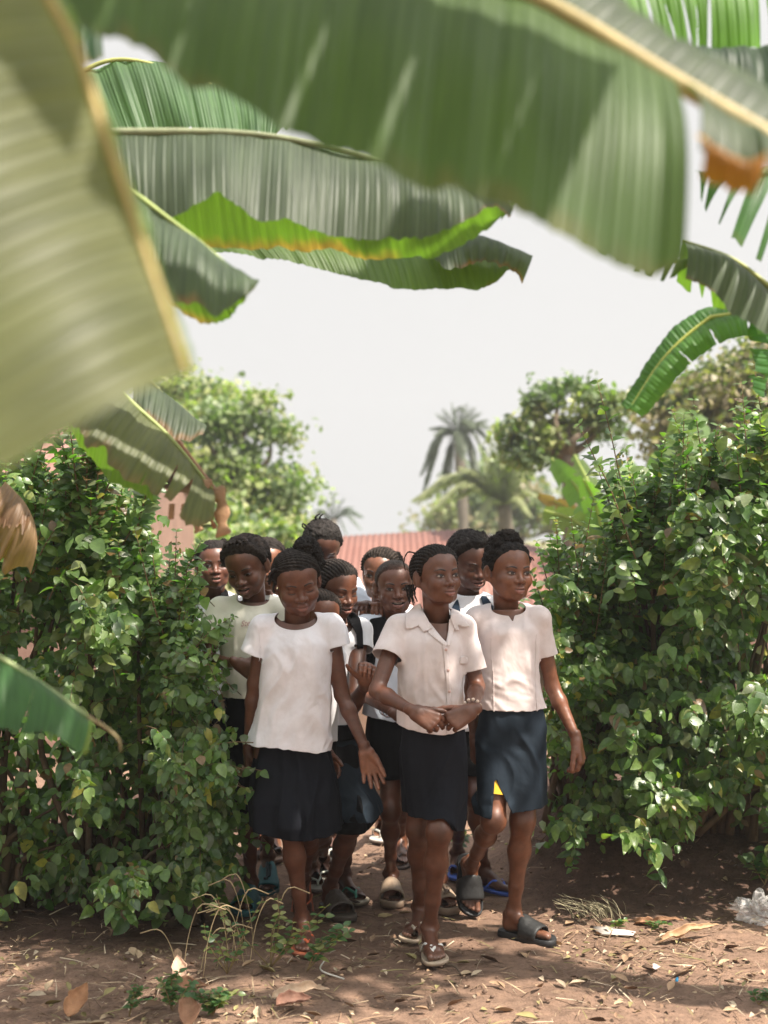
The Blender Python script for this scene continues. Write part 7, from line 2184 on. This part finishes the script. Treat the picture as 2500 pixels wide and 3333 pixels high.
# ---------------------------------------------------------------- added tree, unseen above the frame, placed to dapple shade on the group
r = np.random.RandomState(5)
sb = (2.9, 3.6, 0.0)
so_ = empty('added_shade_tree', sb); tag(so_, 'leafy tree added out of view at the right to shade the path', 'tree')
tm = MB(); add_tube(tm, spline([(2.9, 3.6, -.1), (2.8, 3.6, 1.5), (2.4, 3.7, 3.2), (2.0, 3.8, 4.0)], 20), np.linspace(.17, .09, 20), 12, (.14, .11, .085))
fm = MB()
cl = []
for k in range(14):
    q = np.array([1.78, 3.7, 4.3]) + r.randn(3) * np.array([.50, .65, .22])
    if q[2] < 3.75: q[2] = 3.75 + r.rand() * .3
    cl.append(q)
    add_tube(tm, spline([(2.2, 3.75, 3.7), ((2.2 + q[0]) / 2, (3.75 + q[1]) / 2, q[2] + .1), q], 6), np.linspace(.03, .006, 6), 5, (.14, .11, .085))
cl = np.array(cl)
n = 950
idx = r.randint(0, len(cl), n)
pp = cl[idx] + r.randn(n, 3) * np.array([.19, .19, .09])
scatter(fm, TPL[0], pp, r.randn(n, 3) + np.array([0, 0, -.6]), r.randn(n, 3) * .4 + np.array([0, 0, 1]), .12 + .06 * r.rand(n), np.tile((.05, .11, .03), (n, 1)) * (.7 + .6 * r.rand(n, 1)))
fm.build('crown', M['leaf'], so_, sb); tm.build('trunk', M['bark'], so_, sb)

# ---------------------------------------------------------------- litter and small things on the ground
def gpt(px, py):
    """ground point seen at a pixel"""
    lo_, hi_ = 3.0, 30.0
    for _ in range(50):
        m_ = (lo_ + hi_) / 2; q = at(px, py, m_)
        if q[2] > float(gz(q[0], m_)): lo_ = m_
        else: hi_ = m_
    return at(px, py, lo_)
r = np.random.RandomState(15)
lm = MB()
n = 17000
x = r.rand(n) * 3.4 - 1.7; y = 3.9 + r.rand(n) ** 1.3 * 3.2
dens = .20 + .95 * sstep(.42, .85, x) * np.exp(-((y - 4.95) / .38) ** 2) + .6 * sstep(-.05, -.4, x) * np.exp(-((y - 4.45) / .4) ** 2) + .35 * np.exp(-((x - .0) / .5) ** 2 - ((y - 4.9) / .45) ** 2)
k = r.rand(n) < dens
x, y = x[k], y[k]; n = len(x)
z = gz(x, y) + .002 + .004 * r.rand(n)
P0 = np.stack([x, y, z], 1)
a = r.rand(n) * 2 * math.pi
D = np.stack([np.cos(a), np.sin(a), .12 * r.randn(n)], 1)
U = np.stack([r.randn(n) * .35, r.randn(n) * .35, np.ones(n)], 1)
LC = np.array([(.30, .20, .125), (.38, .28, .18), (.20, .125, .08), (.12, .075, .05), (.26, .22, .10), (.44, .35, .25)])
C = LC[r.randint(0, 6, n)] * (.7 + .5 * r.rand(n, 1))
kind = r.rand(n)
straw = (np.array([(-.022, 0, 0), (.022, 0, 0), (-.02, .5, .03), (.02, .5, .03), (0, 1, 0)]), np.array([(0, 1, 3), (0, 3, 2), (2, 3, 4)]))
flake = leaf_tpl(4, .28, .5, .3)
curl = leaf_tpl(5, .22, .9, -.25)
q = kind < .66; scatter(lm, straw, P0[q], D[q], U[q], .03 + .09 * r.rand(q.sum()) ** 2, C[q])
q = (kind >= .66) & (kind < .93); scatter(lm, flake, P0[q], D[q], U[q], .009 + .022 * r.rand(q.sum()), C[q])
q = kind >= .93; scatter(lm, curl, P0[q], D[q], U[q], .02 + .045 * r.rand(q.sum()), C[q])
# pebbles and clods
for _ in range(420):
    xx, yy = r.rand() * 3 - 1.5, 3.9 + r.rand() * 2.6
    s_ = .002 + .006 * r.rand() ** 3
    V_, F_ = icos((xx, yy, float(gz(xx, yy)) + s_ * .3), (s_ * (1 + .5 * r.rand()), s_, s_ * .7), n=6)
    lm.add(V_, F_, np.array((.20, .13, .095)) * (.6 + .9 * r.rand()))
M['litter'] = mat_attr('dry_litter', .85, .2, .4, 120, 0, .2)
lo_ = lm.build('leaf_litter', M['litter']); tag(lo_, 'dry leaf scraps, straw and crumbs strewn over the path', 'leaf litter', kind='stuff')
def dry_leaf(label, px, py, L, ang, tilt, col, seed, wid=.26, name='dry_leaf'):
    r = np.random.RandomState(seed); g = gpt(px, py); g[2] += .006
    mb = MB(); 
    uu, ww = np.meshgrid(np.linspace(0, 1, 26), np.linspace(-1, 1, 13), indexing='ij')
    prof_ = wid * np.sin(np.pi * np.clip(uu, .001, 1) ** .72) ** .85 * (1 + .16 * vnoise(np.stack([uu.ravel() * 13, ww.ravel() * .5 + seed, 0 * uu.ravel()], 1)).reshape(uu.shape))
    cur = 1.0 + .5 * r.rand()
    V = np.stack([prof_ * np.sin(ww * cur) / cur, uu, prof_ * (1 - np.cos(ww * cur)) / cur * 1.3 + .10 * np.sin(uu * 2.6 + seed) + .012 * np.abs(np.sin(uu * 24 - np.abs(ww) * 3))], -1).reshape(-1, 3)
    V[:, 2] += .05 * vnoise(V, 6, seed) + .02 * vnoise(V, 16, seed)
    ii, jj = np.meshgrid(np.arange(25), np.arange(12), indexing='ij'); a0 = (ii * 13 + jj).ravel()
    T = np.concatenate([np.stack([a0, a0 + 13, a0 + 14], 1), np.stack([a0, a0 + 14, a0 + 1], 1)])
    a = math.radians(ang); tl = math.radians(tilt)
    scatter(mb, (V, T), g[None], np.array([[math.cos(a) * math.cos(tl), math.sin(a) * math.cos(tl), math.sin(tl)]]), np.array([[.2, -.5, 1.0]]), np.array([L]), np.array([col]))
    o = mb.build(name, M['litter'], None, tuple(g)); o.location = tuple(g)
    solid(o, .0012); tag(o, label, 'leaf', 'large dry leaves on the ground')
dry_leaf('pale curled dry leaf standing up in the sunny patch at the lower left', 580, 3200, .085, 100, 60, (.62, .42, .30), 1, .35)
dry_leaf('dark brown curled leaf under the pale standing one', 545, 3240, .13, 15, 12, (.16, .085, .05), 2)
dry_leaf('large orange-brown dry leaf at the bottom left edge', 220, 3320, .13, 70, 35, (.36, .19, .10), 3, .32)
dry_leaf('broad veined brown leaf at the bottom left of centre', 610, 3345, .13, 95, 20, (.33, .18, .11), 4, .36)
dry_leaf('long tan banana-leaf strip lying right of the black slide', 2010, 3000, .26, -30, 3, (.34, .19, .11), 5, .09, 'dry_strip')
dry_leaf('second tan strip pointing to the plastic bag', 2145, 3070, .24, 18, 6, (.42, .27, .16), 6, .10, 'dry_strip')
dry_leaf('tan leaf strip in front of the orange flip-flop', 880, 3270, .20, 25, 6, (.50, .36, .25), 7, .12, 'dry_strip')
dry_leaf('reddish dry leaf at the bottom centre', 900, 3285, .11, 10, 15, (.33, .18, .13), 8, .3)
dry_leaf('yellow-brown dry leaf behind the orange flip-flop', 1230, 2990, .06, 20, 8, (.34, .26, .14), 9, .2)
def scrap(label, cat, name, pts, col, th=.002, lift=.006, mat=None):
    P = np.array([gpt(*q) for q in pts]); P[:, 2] += lift
    c = P.mean(0)
    V = np.concatenate([P, c[None] + np.array([0, 0, .008])]); n = len(P)
    T = np.array([(i, (i + 1) % n, n) for i in range(n)])
    o = mesh_np(name, V, T, mat or M['litter'], col=np.tile(col, (len(V), 1)), loc=tuple(c)); solid(o, th); tag(o, label, cat)
scrap('pale torn sheet of card lying by the tan leaf strip', 'card scrap', 'card_scrap', [(1930, 3020), (1990, 3022), (2070, 3038), (2060, 3050), (1960, 3046), (1940, 3036)], (.50, .45, .41))
scrap('small white folded paper scrap on the bare path at the right', 'paper', 'paper_scrap', [(2108, 3150), (2130, 3140), (2150, 3152), (2128, 3164)], (.55, .48, .44))
scrap('tiny bright blue plastic chip on the path', 'plastic chip', 'plastic_chip', [(2198, 3192), (2210, 3186), (2208, 3200), (2198, 3200)], (.06, .35, .62))
# crumpled clear bag
def mat_bag():
    m, nt, p = new_mat('clear_plastic')
    p.inputs['Base Color'].default_value = (.75, .72, .70, 1); p.inputs['Roughness'].default_value = .25
    tr = N(nt, 'ShaderNodeBsdfTransparent'); mx = N(nt, 'ShaderNodeMixShader'); mx.inputs[0].default_value = .35
    nt.links.new(tr.outputs[0], mx.inputs[1]); nt.links.new(p.outputs[0], mx.inputs[2]); nt.links.new(mx.outputs[0], nt.nodes['Material Output'].inputs['Surface'])
    return m
g = gpt(2480, 3000)
V, F = icos((0, 0, 0), (.075, .06, .065), n=64)
d = V / np.linalg.norm(V, axis=1)[:, None]
V = V * np.array([1.15, 1, .8]) + d * (np.abs(vnoise(V, 30, 2)) * .050 + np.abs(vnoise(V, 75, 5)) * .030 - .02)[:, None] + np.array([0, 0, .04])
V[:, 2] = np.maximum(V[:, 2], .002)
bo = mesh_np('plastic_bag', V + g, F, mat_bag(), loc=tuple(g), smooth=False); tag(bo, 'crumpled clear plastic bag lying at the right edge of the path', 'plastic bag')
def grass_tuft(label, px, py, n, L, col, seed, spread=.06, lean=(0, 0)):
    r = np.random.RandomState(seed); g = gpt(px, py)
    mb = MB()
    for _ in range(n):
        b = g + np.array([r.randn() * spread, r.randn() * spread * .5, .0]); a = r.rand() * 6.28; l = L * (.5 + .7 * r.rand())
        h = np.array([math.cos(a) * .5 + lean[0], math.sin(a) * .5, 1.0]) * l
        P = spline([b, b + h * .5, b + h * np.array([1.3, 1.3, .72])], 7)
        add_tube(mb, P, np.linspace(.0015, .0006, 7), 3, np.array(col) * (.6 + .7 * r.rand()))
    o = mb.build('grass_tuft', M['litter'], None, tuple(g)); o.location = tuple(g); tag(o, label, 'grass')
grass_tuft('flattened tuft of straw-coloured grass between the black slide and the soil bank', 1950, 2990, 60, .10, (.42, .37, .24), 3, .055, (-.6, 0))
def seedling(label, px, py, hgt, n, seed, size=.03, lean=0, pale=0, name='weed'):
    r = np.random.RandomState(seed); g = gpt(px, py)
    o = empty(name, tuple(g)); tag(o, label, 'weed', 'weeds growing beside the path')
    fm, sm = MB(), MB()
    LP, LD, LU, LS = [], [], [], []
    for _ in range(n):
        tip = g + np.array([r.randn() * hgt * .35 + lean * hgt, r.randn() * hgt * .2, hgt * (.55 + .5 * r.rand())])
        C = spline([g, (g + tip) / 2 + np.array([r.randn() * .02, 0, .02]), tip], 16)
        add_tube(sm, C, np.linspace(.0022, .0009, 16), 4, (.24, .17, .08))
        for q in range(4, 16, 2):
            for s in (-1, 1):
                LP.append(C[q]); LD.append(np.array([s, r.randn() * .5, .3 + r.randn() * .3])); LU.append(np.array([0, -.4, 1.0]) + r.randn(3) * .3); LS.append(size * (.6 + .6 * r.rand()))
    LP, LD, LU, LS = map(np.array, (LP, LD, LU, LS))
    C = np.array([(.07, .14, .05), (.12, .17, .06), (.30, .30, .12)])[r.choice(3, len(LP), p=[.6 - pale * .4, .3, .1 + pale * .4])]
    scatter(fm, TPL[0], LP, LD, LU, LS, C)
    fm.build('leaves', M['leaf'], o, tuple(g)); sm.build('stems', M['bark'], o, tuple(g))
seedling('tiny seedling beside the flattened grass tuft', 2005, 3030, .05, 2, 1, .022)
seedling('tiny seedling behind the tan leaf strip', 2150, 3040, .05, 2, 2, .022)
seedling('small weed low at the right bottom edge', 2470, 3270, .03, 3, 3, .022)
seedling('sapling with broad leaves at the right edge of the soil bank', 2490, 2880, .14, 4, 4, .05)
seedling('leafy weed just in front of the orange flip-flop', 1000, 3160, .17, 4, 5, .035, .25)
seedling('sun-bleached weed at the feet of the girl in the loose blouse', 880, 3150, .24, 6, 6, .030, .2, 1)
seedling('thin upright weed left of the sun-bleached one', 740, 3170, .24, 5, 7, .024, -.1, .6)
seedling('low weed in the sunny litter at bottom left', 560, 3290, .12, 6, 8, .026)
seedling('weed patch at the bottom left of centre', 690, 3310, .10, 7, 9, .026)
seedling('weed creeping at the left bottom', 420, 3310, .10, 4, 10, .022)
seedling('green weed behind the legs at the right hedge foot', 1480, 2780, .12, 4, 11, .035)
def dry_stalks(label, px, py, n, hgt, seed):
    r = np.random.RandomState(seed); g = gpt(px, py); mb = MB()
    for _ in range(n):
        b = g + np.array([r.randn() * .05, r.randn() * .03, 0]); s = 1 if r.rand() < .6 else -1; h = hgt * (.6 + .6 * r.rand())
        P = spline([b, b + np.array([s * .02, 0, h * .6]), b + np.array([s * .06, 0, h]), b + np.array([s * (.11 + .03 * r.rand()), 0, h * .93])], 14)
        add_tube(mb, P, np.concatenate([np.full(9, .0013), np.full(5, .0024)]), 4, np.array((.46, .35, .20)) * (.7 + .5 * r.rand()))
    o = mb.build('dry_grass', M['litter'], None, tuple(g)); o.location = tuple(g); tag(o, label, 'grass')
dry_stalks('thin dry grass stalks with curved heads in front of the teal slides', 800, 3130, 9, .26, 4)
dry_stalks('few bent dry stalks further left under the hedge', 640, 3180, 5, .20, 5)
mb = MB(); add_tube(mb, spline([gpt(1450, 3150) + [0, 0, .01], gpt(1480, 3160) + [0, 0, .015], gpt(1500, 3180) + [0, 0, .008]], 10), [.005] * 5 + [.003] * 5, 6, (.10, .07, .05))
t_ = mb.build('twig', M['litter'], None, tuple(gpt(1450, 3150))); t_.location = tuple(gpt(1450, 3150)); tag(t_, 'short dark twig right in front of the white-strapped flip-flop', 'twig')
mb = MB(); add_tube(mb, spline([gpt(1060, 3130) + [0, 0, .01], gpt(1045, 3170) + [0, 0, .012], gpt(1120, 3195) + [0, 0, .008]], 16), .0028, 6, (.55, .52, .46))
t_ = mb.build('cord', M['litter'], None, tuple(gpt(1060, 3130))); t_.location = tuple(gpt(1060, 3130)); tag(t_, 'bent pale cord lying in front of the orange flip-flop', 'cord')
# ---------------------------------------------------------------- haze
HAZE = 0.0025
if HAZE:
    mb = MB(); boxm(mb, (-150, -8, -4.2), (150, 150, 16))
    hz = mb.build('haze', [], None, (0, 70, 0), smooth=False); hz.location = (0, 70, 0)
    m = bpy.data.materials.new('haze'); m.use_nodes = True; nt = m.node_tree; nt.nodes.clear()
    oo = N(nt, 'ShaderNodeOutputMaterial'); vp = N(nt, 'ShaderNodeVolumePrincipled')
    vp.inputs['Density'].default_value = HAZE; vp.inputs['Color'].default_value = (.95, .95, .95, 1); vp.inputs['Anisotropy'].default_value = .4
    nt.links.new(vp.outputs[0], oo.inputs['Volume'])
    hz.data.materials.append(m); tag(hz, 'pale warm haze over the fields', 'haze', kind='stuff')
